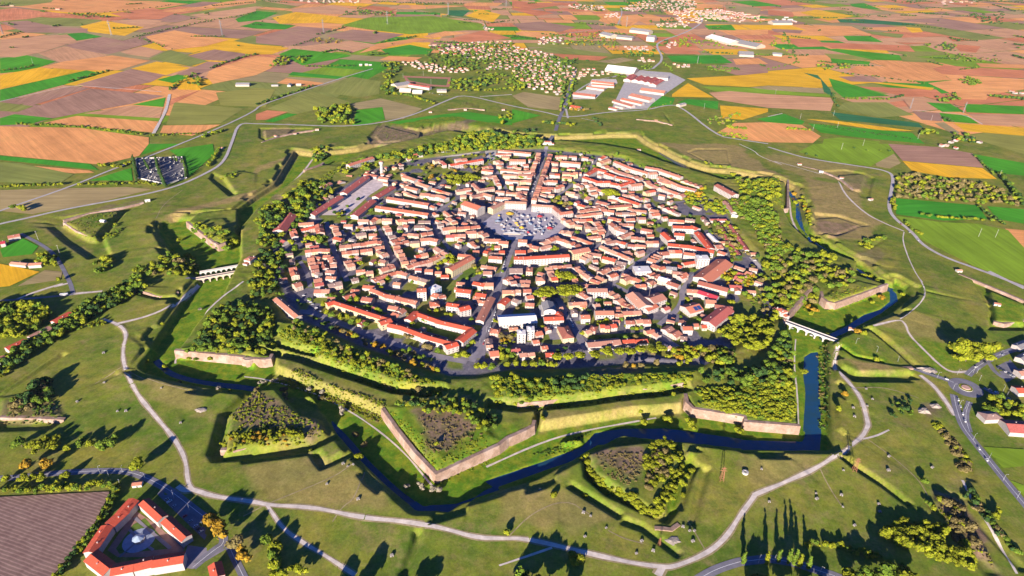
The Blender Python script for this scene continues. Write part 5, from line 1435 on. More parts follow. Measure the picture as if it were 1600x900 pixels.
def crown_arrays(seed, kind, nq):
    r = np.random.default_rng(seed); V = []; Fq = []
    if kind == 'broad': blobs = [(r.normal(0, .34), r.normal(0, .34), r.uniform(.55, 1.25), r.uniform(.42, .62)) for _ in range(6)]+[(0, 0, .85, .72)]; hz = .9
    elif kind == 'pine': blobs = [(math.cos(t)*q, math.sin(t)*q, r.uniform(.9, 1.08), r.uniform(.33, .46)) for t, q in zip(np.linspace(0, 5.6, 7), r.uniform(.35, .72, 7))]+[(0, 0, 1.08, .5)]; hz = .45
    elif kind == 'column': blobs = [(r.normal(0, .05), r.normal(0, .05), z, .30*(1-abs(z-1.1)/2.0)+.05) for z in np.linspace(.35, 2.6, 8)]; hz = 1.5
    else: blobs = [(r.normal(0, .4), r.normal(0, .4), r.uniform(.15, .45), r.uniform(.4, .65)) for _ in range(4)]; hz = .8
    blobs = np.array(blobs); w = blobs[:, 3]**2; w /= w.sum(); bi = r.choice(len(blobs), nq, p=w)
    d = r.normal(0, 1, (nq, 3)); d /= np.linalg.norm(d, axis=1)[:, None]; d[:, 2] = np.abs(d[:, 2])*.9-.12*(1 if kind != 'pine' else .2)
    rr = blobs[bi, 3]*r.uniform(.86, 1.08, nq); c = blobs[bi, :3]+d*rr[:, None]*np.array([1, 1, hz])
    nrm = d+r.normal(0, .30, (nq, 3)); nrm /= np.linalg.norm(nrm, axis=1)[:, None]
    t = np.cross(nrm, r.normal(0, 1, (nq, 3))); t /= np.linalg.norm(t, axis=1)[:, None]; b = np.cross(nrm, t)
    s = (r.uniform(.085, .16, nq)*(1.0 if nq > 200 else 1.25 if nq > 100 else 1.8)*(.65 if kind == 'column' else 1))[:, None]
    q = np.stack([c-t*s-b*s*.8, c+t*s-b*s*.6, c+t*s*.8+b*s, c-t*s*.7+b*s*.9], 1).reshape(-1, 3); F = np.arange(nq*4).reshape(-1, 4)
    # a solid heart inside each clump so that a crown is no shell
    cv = []; cf = []
    for x, y, z, R_ in blobs:
        o = len(cv); R2 = R_*.84
        ringz = [(-.55, .7), (.15, 1.0), (.72, .62)]
        for hz_, rad in ringz:
            for k in range(6): cv.append((x+math.cos(k*1.047+hz_)*R2*rad, y+math.sin(k*1.047+hz_)*R2*rad, z+hz_*R2*hz))
        cv += [(x, y, z+R2*hz)]*1
        for j in range(2):
            for k in range(6): cf.append((o+j*6+k, o+j*6+(k+1) % 6, o+(j+1)*6+(k+1) % 6, o+(j+1)*6+k))
        for k in range(0, 6, 2): cf.append((o+12+k, o+12+(k+1) % 6, o+12+(k+2) % 6, o+18))
    off = len(q); return np.concatenate([q, np.array(cv)]), np.concatenate([F, np.array(cf)+off])
def arr_mesh(name, V, F, mats, mi=None):
    me = bpy.data.meshes.new(name); me.vertices.add(len(V)); me.vertices.foreach_set('co', V.astype(np.float32).ravel()); me.loops.add(F.size); me.loops.foreach_set('vertex_index', F.ravel().astype(np.int32))
    me.polygons.add(len(F)); me.polygons.foreach_set('loop_start', np.arange(0, F.size, 4, dtype=np.int32))
    for m in mats: me.materials.append(m)
    if mi is not None: me.polygons.foreach_set('material_index', mi.astype(np.int32))
    me.update(calc_edges=True); return me
CROWN = {k: [crown_arrays(100*i+j, k, 320) for j in range(6)] for i, k in enumerate(('broad', 'pine', 'column', 'shrub'))}
CLOW = {k: [crown_arrays(900+100*i+j, k, 60) for j in range(5)] for i, k in enumerate(('broad', 'pine', 'column', 'shrub'))}
CMID = {k: [crown_arrays(500+100*i+j, k, 150) for j in range(6)] for i, k in enumerate(('broad', 'pine', 'column', 'shrub'))}
CMESH = {}
def cmesh(kind, v, cl):
    if (kind, v, cl) not in CMESH: CMESH[(kind, v, cl)] = arr_mesh('crown', *CROWN[kind][v], [LEAF[cl][1]])
    return CMESH[(kind, v, cl)]
def trunk_mesh(kind):
    mb = MB()
    if kind == 'pine':
        mb.bar((0, 0, -.1), (.02, 0, .85), .055, 6, .035)
        for t in (0, 1.3, 2.5, 3.8, 5.0): mb.bar((.02, 0, .72), (math.cos(t)*.42, math.sin(t)*.42, .98), .025, 4, .012)
    else:
        h = {'broad': .75, 'column': 1.6, 'shrub': .3}[kind]; mb.bar((0, 0, -.15), (.02, .01, h), .075 if kind == 'broad' else .05, 6, .035)
        for t in (.4, 2.4, 4.4): mb.bar((.01, 0, h*.55), (math.cos(t)*.3, math.sin(t)*.3, h*1.15), .032, 4, .014)
    return mb.mesh('trunk', bark)
TRUNK = {k: trunk_mesh(k) for k in ('broad', 'pine', 'column', 'shrub')}
TREES = []   # x, y, R(scale), kind, class, where, z
HT = {'broad': 1.75, 'pine': 1.3, 'column': 2.75, 'shrub': .9}
def put(x, y, h, cls, kind, where): TREES.append((x, y, h/HT[kind], kind, random.choice(cls), where))
def lifted(spec, h):      # the outlines were read off the crowns, so aim at mid height above the ground there
    P = mpts(spec); c = np.mean(P, 0); return mpts(spec, ground(*c)+.45*sum(h)/2) if math.dist(c, (CX, CY)) < 1800 else P
def area(spec, n, h, cls, kind, where, gap=.62):
    P = lifted(spec, h); xs = [p[0] for p in P]; ys = [p[1] for p in P]; got = []; t = 0
    while len(got) < n and t < n*25:
        t += 1; x = random.uniform(min(xs), max(xs)); y = random.uniform(min(ys), max(ys))
        if not inside(P, x, y): continue
        hh = random.uniform(*h)*random.choice((.7, .85, 1, 1, 1.1, 1.25)); g = hh*gap*.5
        if any((x-a)**2+(y-b)**2 < (g+c)**2*.8 for a, b, c in got): continue
        got.append((x, y, g)); put(x, y, hh, cls, kind, where)
def line(spec, n, h, cls, kind, where, jit=2.0):
    L = resample(lifted(spec, h), 2)
    for i in range(n):
        q = L[min(len(L)-1, int((i+random.uniform(.15, .85))/n*len(L)))]; put(q[0]+random.gauss(0, jit), q[1]+random.gauss(0, jit), random.uniform(*h), cls, kind, where)
def spots(spec, h, cls, kind, where):
    for x, y in lifted(spec, h): put(x, y, random.uniform(*h), cls, kind, where)
B, PN, CO, SH = 'broad', 'pine', 'column', 'shrub'
AREAS = '''a|G:300,538 335,480 375,468 425,480 430,540 400,552 290,545|170|6,10|yggd|B|in the dense wood on the bastion left of the front one
a|G:452,500 500,515 560,545 650,585 688,602 680,610 620,603 520,560 455,525|120|4,8|yyggo|B|on the long front left rampart
l|G:520,512 560,530 600,545 640,565 690,580|22|6,9|yoa|B|along the shaded road before the tree lined barracks
s|C1:720,340 820,370 890,360 950,440 1050,430 1150,450 600,210 640,310|-|9,12|yyg|B|in front of the tree lined red barracks
s|C1:930,170 1020,160 1160,240 1270,280 1300,310 700,110 830,50|-|8,10|ygg|B|behind the tree lined red barracks
s|C2:60,620 270,740 340,760 430,790 80,780 200,880|-|8,10|oog|B|in the shade before the red quadrangle
s|C2:680,850 740,840 800,850|-|9,11|yy|B|on the green corner where the avenue ends
s|C2:900,580 860,690 1150,420 480,270 540,330 600,340 410,290 120,450 280,420|-|6,9|ygo|B|around the red quadrangle and the white three storey houses
a|F3:900,240 1150,255 1270,210 1480,320 1480,420 1380,420 1300,350 1050,300 920,290|60|5,8|yyggd|B|behind the pointed front bastion
s|F3:1130,500 1060,300 960,270|-|6,7|y|B|on the pointed front bastion
a|G:765,590 800,588 870,595 880,605 840,622 780,625|60|3,5.5|yyg|S|on the rampart right of the front bastion
a|G:860,592 880,585 920,590 910,608 870,610|22|6,9|gdd|B|in the dark green clump on the front rampart
a|G:900,590 1085,580 1080,598 950,612|22|3,5|yy|S|on the grassy rampart above the tan curtain wall
s|F5:560,150 650,185 730,165 915,260 1100,190 330,325 150,80|-|6,8|yy|B|standing alone near the tan curtain wall
s|G:745,572 758,571 770,572 792,570 806,569 820,570 833,569 848,568 862,570|-|9,11|yyg|B|in the row along the foot of town right of the avenue
s|G:870,560 888,560 905,557 930,555 948,553 968,551 985,552 1000,549 1018,548 1034,545|-|10,12|y|P|in the row before the long white barracks
s|G:845,562 855,565 990,575 1000,575 1025,570 978,572|-|7,9|yao|B|between the pine row and the front rampart
s|C3:150,60 210,50 270,70 110,90 200,100|-|12,14|yy|P|just behind the white church
s|C3:390,40 470,20 520,60 420,90 500,90 560,40 B3:370,770 440,760 480,790|-|12,14|yy|P|in the walled pine garden
a|G:1090,603 1200,600 1240,605 1243,640 1235,655 1150,645 1100,628|300|2.5,4.2|yyyg|S|in the golden scrub on the bastion at the moat corner
a|G:1195,590 1235,570 1240,605 1195,605|20|7,10|yyg|B|at the top of the golden bastion
a|G:1150,500 1215,487 1212,505 1200,520 1203,535 1185,548 1165,550 1145,535 1118,515|60|10,13|yyy|B|in the tall wood left of the right town gate
a|G:1098,545 1120,540 1145,555 1143,570 1120,572 1100,560|26|10,13|ygo|B|in the dense clump at the right town edge
a|G:1095,580 1150,577 1200,560 1225,520 1240,525 1238,600 1190,598 1100,600|60|8,12|ggd|B|in the shady hollow between town and the golden bastion
a|G:1040,545 1090,540 1095,560 1060,575|24|7,9|yya|B|at the right front corner of town
s|C4:900,190 1040,460 950,430 1010,470 850,60 1060,80 1130,120 360,150|-|8,10|yg|B|around the dark red block at the right of town
a|G:1195,400 1230,385 1300,400 1330,420 1335,440 1280,455 1245,470 1205,475 1185,450|150|8,12|yyggo|B|in the wood above the right town gate
a|A4:880,700 1100,650 1350,720 1440,850 B4:1500,250 1590,450 1450,520 1350,450 1150,60 1000,0|300|8,12|yggggo|B|in the big wood between town and the upper right moat
a|A4:980,400 1150,420 1460,460 1540,560 1500,660 1320,640 1000,600|60|7,11|yyg|B|on the bastion beside the upper moat
s|A4:1420,600 1470,620 1500,570 1390,660|-|11,13|y|B|bright yellow on the bastion beside the upper moat
s|A4:570,290 640,300 760,320 850,330 920,390 830,430 1480,470|-|8,11|yg|B|along the upper moat
a|A4:320,600 580,560 590,680 300,700|30|7,9|yya|B|below the upper right barracks
a|A4:300,720 560,720 720,700 820,720 880,880 700,860 560,800|45|7,10|yyg|B|around the small grey shed right of town
a|B4:670,80 720,70 880,300 980,420 940,560 850,400|40|7,9|ygo|B|left of the two long thin sheds
a|B4:800,90 900,80 1050,330 1130,500 1000,430|40|6,8|yyo|B|between the two long thin sheds
a|B4:740,740 920,620 960,720 840,880 900,850 1180,700 1240,720 1130,890 1000,890|45|6,9|yya|B|in the gardens beside the broad warehouse
a|G:582,246 640,234 700,222 740,205 775,203 850,214 845,224 765,228 700,232 640,243|340|9,14|yyggd|B|on the wooded rear rampart
a|G:520,262 560,248 580,255 540,275|30|7,10|yyg|B|at the left end of the rear rampart
a|G:395,440 405,380 400,335 440,315 470,290 500,285 520,300 480,340 440,375 445,430 425,470 395,470|300|7,12|yyggd|B|on the wooded left rampart
a|L:1200,470 1490,560 1420,620 1290,575 1180,500|30|8,11|yyg|B|on the bastion beside the arched causeway
a|A1:450,90 560,70 660,60 650,120 500,220|24|8,10|yygd|B|by the green slope of the upper left bastion
s|A1:800,860 1150,300 1270,260 1360,170 200,650|-|11,13|yyg|B|around the parade ground and the water tower
s|B1:410,280 450,290 540,260 590,290 560,320 200,330 250,420 110,470|-|11,13|ygg|B|in the gardens by the broad left warehouse
s|B1:1050,600 1240,585 1270,700 1090,760 1330,590 1040,180 980,220 1370,810 1410,790 1300,850|-|7,9|yyg|B|in a courtyard of the left quarter
s|B2:560,510 600,520 530,570 610,580 640,540|-|10,12|y|B|in the clump behind the pale yellow school
s|B2:900,650 940,680 960,720 880,620 470,590|-|7,9|yo|B|on the lawn before the pale yellow school
s|B2:920,330 1000,370 1060,360 1120,420 750,340 800,350 700,380|-|7,9|gyo|B|in the gardens left of the avenue near the piazza
s|B2:1240,690 1490,750 430,660 110,830|-|6,8|yg|B|in a small garden near the avenue
a|A2:540,440 680,380 870,370 970,420 850,460 680,510|16|11,14|y|P|in the pine park left of the piazza
s|A2:600,310 650,330 780,290 860,290 920,290 940,320 360,290 460,270 340,300 250,310 520,390 440,440 500,420 360,410|-|9,12|oya|B|around the pine park
s|A2:1020,140 1240,590 1470,415 1600,300|-|8,10|yo|B|near the upper left street
a|A3:900,610 1020,580 1130,620 1050,650 940,650|9|9,11|y|P|on the round green of the curved street
s|A3:260,700 300,720 370,740 430,750 490,750 330,690|-|9,12|yyo|B|in the garden behind the piazza corner
s|A3:620,620 680,640 590,640 670,250 720,240 690,330 400,330 1000,160 1070,140 1410,410 1390,690 1580,520|-|8,11|ygo|B|in the upper right quarter
s|A3:540,100 620,110 710,110 660,115 320,110 370,100 760,160|-|6,8|dg|B|along the rampart foot right of the top gate
s|B3:240,400 300,410 270,420 1150,360 1400,800 1500,870 330,700|-|8,10|yg|B|in a courtyard right of the piazza
s|C3:830,170 860,160 650,260 640,580 700,450 140,490 870,430 930,410 1130,410 1180,480 1260,520 1320,520 1380,510|-|5,8|yyg|B|in the gardens below the walled garden
a|C2:1200,600 1400,560 1400,700 1250,740|10|6,9|yao|B|beside the twin white towers
a|C2:1170,800 1370,780 1370,860 1200,870|10|7,9|yyg|B|before the twin white towers
a|L:820,800 1000,700 1200,650 1240,780 1050,830 900,850|46|7,11|yyggo|B|in the grove before the arched causeway
a|L:570,740 720,690 700,810 580,810|9|8,11|yg|B|in the group below the far left lunette
a|L:640,570 740,480 760,530 680,600|16|4,6|yg|B|inside the far left lunette
a|F1:-40,165 150,170 280,190 290,240 130,350 -40,370|115|9,13|yyg|B|in the wood at the left picture edge
a|F1:-60,560 0,500 450,200 800,10 860,70 540,240 200,440 0,590|230|7,11|ggdy|B|along the old railway line at left
a|F1:30,770 280,600 290,720 100,800|50|8,14|gdo|B|in the thicket left of the gravel path
l|F1:460,310 620,280 560,260|14|4,6|yg|B|beside the path fork at left
l|F2:-40,400 0,400 300,385 660,365|34|5,8|yyg|B|in the hedge along the ploughed field
l|F2:690,380 600,560 480,720 330,890|44|5,6.5|ygd|B|in the hedge between ploughed field and red row
s|F2:150,250 270,250|-|12,14|a|B|beside the left road
s|F2:200,320 240,330 30,330 390,310 130,330|-|8,10|y|B|along the left road
s|F2:800,250|-|16,17|y|B|standing alone where the left road bends
a|F2:160,100 340,90 330,150 170,150|9|8,10|y|B|in the bright clump on the left meadow
s|F2:120,120 390,150 470,120 530,125 580,125 620,125 650,130|-|9,13|yg|B|in the loose row on the left meadow
s|F2:1280,620 1370,710 1420,775 1230,565|-|13,16|aao|B|beside the car park of the lower left village
l|F4:160,570 190,680 215,800|12|8,11|yyg|B|in the short row at the bottom edge
s|F4:345,760|-|9,10|y|B|standing alone at the bottom edge
s|F6:45,525|-|6,7|y|B|standing alone beside the main gravel path
s|F6:480,710 500,690|-|5,6|y|S|beside the main gravel path
a|F3:-140,440 0,430 340,420 370,470 0,505 -100,540|60|3.5,6|yyya|B|on the ravelin left of the front bastion
s|F3:245,165 75,175 235,225 410,540 655,585 650,430 705,480 460,210|-|4,6|yo|S|in the ditch beside the left ravelin
s|F3:110,140 180,130 390,180 460,200 580,310 960,750 1045,750 1110,770 1150,770|-|6,8|s|B|bare and grey beside the front moat
s|F1:850,465 950,485 945,265 1160,155 1040,580 1270,640 1340,640|-|5,7|yos|B|in the left ditch
s|F5:925,370 1060,355 1200,385 1480,420|-|9,12|yy|B|on the moat bank right of the front bastion
l|F5:600,560 620,640 700,720 830,790 920,850 1000,885|60|3,4.5|y|S|in the hedge ring of the right ravelin
l|F5:1010,885 1060,790 1110,680 1140,600 1090,490 970,505|60|3,5|y|S|in the hedge ring of the right ravelin
a|F5:960,540 1080,540 1080,650 960,760 930,620|75|3,5|yyo|S|inside the hedge ring of the right ravelin
s|F5:575,780 395,785 1230,620 1170,770 1160,700 1190,650|-|3,5|y|S|near the right ravelin
a|F8:780,620 860,575 1000,600 1170,700 1330,775 1320,825 1100,765 900,700|95|8,11|yyyy|B|in the golden wood at the lower right
a|F8:900,560 1160,575 1170,640 1100,610 960,580|22|6,8|yy|B|at the upper rim of the golden wood
l|F8:370,690 540,700 700,740 820,800 920,825|40|3,6|yg|B|in the hedge below the golden wood
a|F8:1080,400 1240,450 1340,700 1290,740 1180,580|26|3,6|ooy|S|on the scrubby lunette beside the golden wood
s|F8:1030,330 1070,460 1090,480 1440,520 1460,500|-|6,8|yg|B|near the scrubby lunette
l|F8:1100,10 1200,120 1260,200 1280,270|24|4,6|oy|S|along the ditch at the right
l|F8:1290,380 1400,560 1560,720|20|3,5|dog|S|along the narrow ditch at the lower right
s|F8:10,770 145,775 210,760 270,770 300,775 380,800 330,790|-|17,22|ygg|C|along the bottom road
a|F7:1220,430 1300,390 1400,410 1400,465 1240,475|18|14,20|yy|B|in the yellow clump before the roundabout
a|F7:800,740 960,700 1020,800 830,810|16|4,6|gd|B|in the bushes beside the pale gravel heaps
a|F7:1340,690 1540,680 1600,740 1600,800 1480,790 1340,760|26|7,10|yyg|B|in the village gardens below the roundabout
s|F7:765,480 690,350 920,90 800,110 745,135 380,160 410,180 395,200 350,530 490,330 580,690 540,775 640,340|-|7,10|yya|B|near the gate road and the moat
a|F7:170,440 290,430 300,640 180,620|26|6,9|yyo|B|in the ditch below the right town gate
l|R:210,330 240,400 265,500|16|6,9|yya|B|on the right bank of the upper moat
s|R:170,290 175,345 290,570 320,580 460,690 610,800 690,840 650,800|-|9,12|yya|B|on the banks of the upper moat
a|R:580,610 740,570 700,610 620,650|16|4,6|yg|S|on the small outwork beside the right ring road
a|R:800,180 1000,190 1100,215 1350,250 1500,290 1590,385 1340,370 1000,340 810,330|230|8,10|ygoo|B|in the dense plantation right of the ring road
l|R:780,330 790,410|8|6,9|y|B|beside the ring road bend
l|R:860,490 960,570|12|5,8|yg|B|along the ring road near the path crossing
l|R:950,435 1100,460 1420,475|20|6,8|yyg|B|in the hedge across the right green fields
l|R:1320,390 1480,500|16|6,8|dg|B|in the dark hedge right of the plantation
l|R:1440,190 1520,280 1600,390|30|8,11|dg|B|in the dark wood strip at the right edge
l|R:1280,70 1420,200|12|5,7|gd|B|along the field edge beside the orange field
s|R:540,30 620,45 700,45 760,50 300,80 235,70|-|5,7|gd|B|dotted on the bright upper green field
l|L:600,130 740,140 820,110|9|7,10|y|B|by the cemetery
l|L:500,250 700,250 900,240 980,260|20|6,8|yyg|B|in the hedge before the cemetery
l|L:0,265 200,255 390,250|18|6,8|yg|B|in the hedge at the far left
s|L:80,395 130,400 150,410|-|9,11|yg|B|by the left ring road
l|L:1300,140 1370,20|14|6,8|yg|B|along the ring road right of the cemetery
a|L:1350,185 1500,180 1480,215 1380,210|12|4,7|yg|B|by the small outwork near the cemetery
a|L:210,680 340,690 350,770 230,740|16|8,10|yyg|B|beside the left village road
s|L:365,840 1110,570|-|8,10|y|B|on the left meadow
a|P2:360,690 590,660 605,780 395,775|75|11,14|yyg|B|in the square grove behind the upper left ring road'''
KN = {'B': B, 'P': PN, 'C': CO, 'S': SH}
for ln in AREAS.split('\n'):
    t, s, n, h, cl, k, wh = ln.split('|'); h = tuple(float(q) for q in h.split(','))
    if t == 'a': area(s, int(n), h, cl, KN[k], wh)
    elif t == 'l': line(s, int(n), h, cl, KN[k], wh, 1.6)
    else: spots(s, h, cl, KN[k], wh)
# cypresses of the cemetery, and tall trees just below the frame that throw their shadows into it
line('L:835,90 850,215', 14, (13, 17), 'd', CO, 'along the left side of the cemetery', .8); line('L:970,90 1000,180 1030,255', 20, (14, 18), 'd', CO, 'down the middle of the cemetery', .8); line('L:1060,85 1150,110 1160,200', 14, (11, 15), 'dg', CO, 'along the right side of the cemetery', .8)
line('L:905,110 930,150', 6, (10, 13), 'd', CO, 'inside the cemetery', .8)
spots('G:520,925 560,918 640,935 800,925 822,918 850,920 885,925 1180,915 1195,912 1222,918 1262,912 1290,916 1330,905 1355,900 1385,898 1420,905 1180,935', (14, 20), 'gy', B, 'just below the picture')
FARL = '''P1:840,235 920,215 1180,160 1250,145 1330,135;34;7,9;dg
P1:870,240 1040,300;12;7,9;dg
P1:650,80 780,65 1000,45 1080,30;16;5,8;d
P1:430,515 600,465 690,445;20;7,9;dg
P1:0,445 120,435 220,410;14;6,8;dg
P1:1320,430 1420,390 1600,340;34;6,9;gd
P1:1050,570 1130,510;12;7,9;gd
P1:90,780 300,785 500,800 700,820 900,845;52;6,8;yg
P1:940,850 1250,840;18;5,7;yg
P1:0,240 130,205;14;7,9;d
P1:1190,120 1300,130 1470,110 1600,80;26;7,9;dg
P1:260,55 390,58;8;7,9;d
P1:1330,40 1590,15;22;7,9;d
P1:0,40 60,35;10;8,10;d
P1:1260,860 1360,830 1400,820;14;6,9;yg
P2:380,220 530,180 550,170;16;7,9;d
P2:240,290 380,240;12;6,8;d
P2:760,270 1000,230;30;7,9;gd
P2:300,420 600,415;26;7,9;gd
P2:0,660 350,540;44;6,8;dg
P2:520,320 600,335;8;7,9;d
P2:700,350 830,340;14;7,9;d
P2:920,20 1180,25;18;8,10;d
P2:1450,150 1600,130;12;7,9;d
P2:850,590 950,600 1110,650;34;7,10;ygd
P2:1440,570 1600,555;18;6,9;yg
P2:1120,265 1500,285;46;7,10;dg
P2:0,5 200,20;12;7,10;d
P3:400,145 640,165;24;8,11;dg
P3:322,500 305,700;18;9,12;gdo
P3:385,500 345,690;18;9,12;gyd
P3:360,690 470,690;12;7,10;ao
P3:0,230 160,250;20;8,11;d
P3:190,770 390,790;22;7,11;yd
P3:500,740 560,800;8;7,9;d
P3:1230,440 1360,450;16;7,10;g
P3:1350,800 1470,810;14;7,9;yg
P3:1190,330 1600,350;34;6,9;gd
P3:640,470 720,490;12;6,9;g
P3:960,400 1000,450;10;7,9;g
P3:840,690 1000,640;10;4,6;g
P4:100,210 150,300 180,390;26;7,10;gd
P4:480,620 760,625;24;7,9;g
P4:1400,605 1600,625;44;9,12;dg
P4:400,590 430,680;8;8,10;d
P4:1100,740 1150,770;10;7,9;d
P4:320,780 500,810 700,840 900,870;40;3,4;d
P4:340,795 600,830 760,850;30;3,4;d
P4:110,808 270,818;12;7,9;gy
P4:150,112 430,115;30;8,10;dg
P4:1040,365 1180,372;16;7,9;d
P4:850,155 1100,185;24;7,9;d
P4:1400,30 1550,75;22;8,11;d
P4:830,98 930,102;14;8,11;gd
P4:940,82 1060,92;16;8,11;d
P4:460,460 700,485 980,525;20;5,8;gd
P4:1130,235 1200,260;10;7,10;d
P4:0,440 200,390;10;6,9;g
P4:1540,280 1600,290;10;8,11;d
P4:780,620 850,600;8;7,9;d
P4:1250,5 1600,20;40;9,12;d
P4:1600,370 1530,350;14;9,12;d
P3:1200,130 1350,140;14;8,10;d'''
for ln in FARL.split('\n'): s, n, h, c = ln.split(';'); line(s, int(n), tuple(float(q) for q in h.split(',')), c, B, 'far', 3.5)
FARA = '''P1:410,90 600,85 700,112 560,115;34;8,11;gd
P1:1130,490 1230,460 1270,540 1200,540;26;8,11;gyd
P2:320,260 420,235 560,255 470,285;34;6,9;oag
P2:70,420 150,360 340,350 290,400;60;8,11;gyd
P2:550,90 640,55 870,75 880,105 650,100;60;9,12;dg
P2:780,400 900,390 900,440 850,500 880,580 820,620 780,560 800,480;80;8,12;dgy
P2:1200,500 1470,495 1400,580 1210,570;70;8,12;gyd
P2:1080,290 1450,270 1600,270 1560,440 1350,450 1050,400;420;7,11;ggd
P2:1480,330 1600,330 1600,420 1500,400;30;7,10;gd
P2:1370,460 1600,460 1600,540 1420,530;50;7,10;gy
P2:1500,720 1600,700 1600,760 1540,790;12;8,11;yg
P3:280,220 500,200 640,240 680,330 500,290 300,280;150;7,10;oagg
P3:680,330 900,320 880,360 720,360;36;8,11;gd
P3:200,360 420,370 400,410 240,390;46;8,11;gd
P3:0,300 400,420 330,560 0,540;400;7,10;ggd
P3:870,150 960,110 1080,130 1000,150;26;8,11;d
P3:380,30 560,45 560,75 420,60;40;9,12;d
P3:700,10 1140,10 1150,50 1000,80 800,80;220;8,12;d
P3:1020,250 1100,230 1250,290 1020,300;50;7,10;gy
P3:1200,240 1350,260 1340,310 1250,300;26;7,10;gy
P3:1210,750 1430,710 1400,790 1250,790;34;6,9;gyo
P3:1290,830 1470,850 1460,880 1320,860;20;6,8;gy
P3:0,500 80,530 70,570 0,570;18;9,12;gy
P3:700,430 900,400 900,440 760,450;14;6,9;g
P3:0,810 160,800 170,870 0,880;20;9,12;dg
P4:260,420 500,395 520,430 350,440;46;8,11;gyd
P4:1190,500 1260,480 1350,530 1250,545;36;7,10;g
P4:1050,610 1180,580 1200,640 1060,640;26;8,11;gd
P4:950,280 1170,270 1190,325 1060,310;40;8,11;dg
P4:1250,90 1480,95 1480,160 1330,140;60;9,12;d
P4:960,805 1060,820 1050,860 950,850;16;7,10;gy
P4:1150,830 1280,850 1290,900 1160,880;26;7,10;gyd
P4:0,250 100,240 120,330 20,320;14;8,11;gy
P4:1100,330 1450,370 1480,390 1150,385;50;7,9;gk
P4:750,0 1000,10 900,22 760,14;20;9,12;d'''
for ln in FARA.split('\n'): s, n, h, c = ln.split(';'); area(s, int(n), tuple(float(q) for q in h.split(',')), c.replace('k', 'o'), B, 'far')
# garden trees in whatever gaps the houses leave
gt = 0
for _ in range(6000):
    if gt >= 300: break
    p = np.array([random.uniform(-430, 430), random.uniform(-400, 430)])
    if inside(TOWN, *p) and np.hypot(*(p-LM_HEX)) > 95 and clear(p, 0, 2.6): put(p[0], p[1], random.uniform(5, 8.5), 'yggdo', B, 'in a garden between the houses of the town'); gt += 1
# scattered hedge trees on the plain
for _ in range(420):
    x = random.uniform(-3600, 4200); y = random.uniform(1500, 4600); u, v, w = project(x, y, 0)
    if -30 < u < 1630 and v > -10:
        a = random.uniform(0, 3.14); n = random.choice((1, 1, 2, 5, 9, 14))
        for i in range(n): put(x+math.cos(a)*i*11+random.gauss(0, 2), y+math.sin(a)*i*5+random.gauss(0, 2), random.uniform(6, 10), 'ddg', B, 'far')
def app(t): return t[2]*HT[t[3]]/math.dist((t[0], t[1]), (CX, CY))
def seen(t):
    u, v, w = project(t[0], t[1], 5); return -10 < u < 1610 and v < 912
def make_tree(t):
    x, y, R_, kind, cl, wh = t; v = random.randrange(6)
    nm, word = {'broad': ('tree', 'tree'), 'pine': ('pine_tree', 'umbrella pine'), 'column': ('cypress_tree' if cl == 'd' else 'poplar_tree', 'cypress' if cl == 'd' else 'poplar'), 'shrub': ('shrub', 'shrub')}[kind]
    lb = '%s %s %s' % (LEAF[cl][0], word, wh)
    o = empty(nm, (x, y, ground(x, y)-.1), random.uniform(0, 6.28), lb, word if word != 'umbrella pine' else 'pine', '%ss %s, %s' % (word, wh, LEAF[cl][0]))
    wd_ = 1.6 if kind == 'column' and cl == 'd' else 1
    s = R_*np.array([wd_, wd_, 1])*np.array([random.uniform(.92, 1.1), random.uniform(.92, 1.1), random.uniform(.9, 1.12)])
    inst('trunk', TRUNK[kind], o, (0, 0, 0), 0, tuple(s)); inst('crown', cmesh(kind, v, cl), o, (0, 0, 0), 0, tuple(s))
near_t = sorted([t for t in TREES if t[5] != 'far'], key=lambda t: -app(t)); far_t = [t for t in TREES if t[5] == 'far']; mass = list(far_t); cnt = {}
for t in near_t:
    k = t[3]; cnt[k] = cnt.get(k, 0)
    if cnt[k] < {'broad': 292, 'shrub': 240}.get(k, 120) and (seen(t) or t[5] == 'just below the picture'): cnt[k] += 1; make_tree(t)
    else: mass.append(t)
print('TREES', len(TREES), cnt, 'mass', len(mass))
def merge_trees(name, lst):
    cls = list(LEAF); Vs = []; Fs = []; Ms = []; o = 0
    for x, y, R_, kind, cl, wh in lst:
        dd = math.dist((x, y), (CX, CY)); V, F = random.choice((CLOW if dd > 1550 or R_ < 1.4 else CMID if dd > 950 or kind == 'shrub' else CROWN)[kind])
        a = random.uniform(0, 6.28); ca, sa = math.cos(a), math.sin(a); s = R_*random.uniform(.92, 1.1)
        W = np.stack([x+(V[:, 0]*ca-V[:, 1]*sa)*s, y+(V[:, 0]*sa+V[:, 1]*ca)*s, ground(x, y)-.1+V[:, 2]*s], 1)
        Vs.append(W); Fs.append(F+o); Ms.append(np.full(len(F), cls.index(cl))); o += len(V)
    me = arr_mesh(name, np.concatenate(Vs), np.concatenate(Fs), [LEAF[c][1] for c in cls], np.concatenate(Ms)); return tag(inst(name, me), kind='stuff')
merge_trees('trees', [t for t in mass if t[3] != 'shrub'])
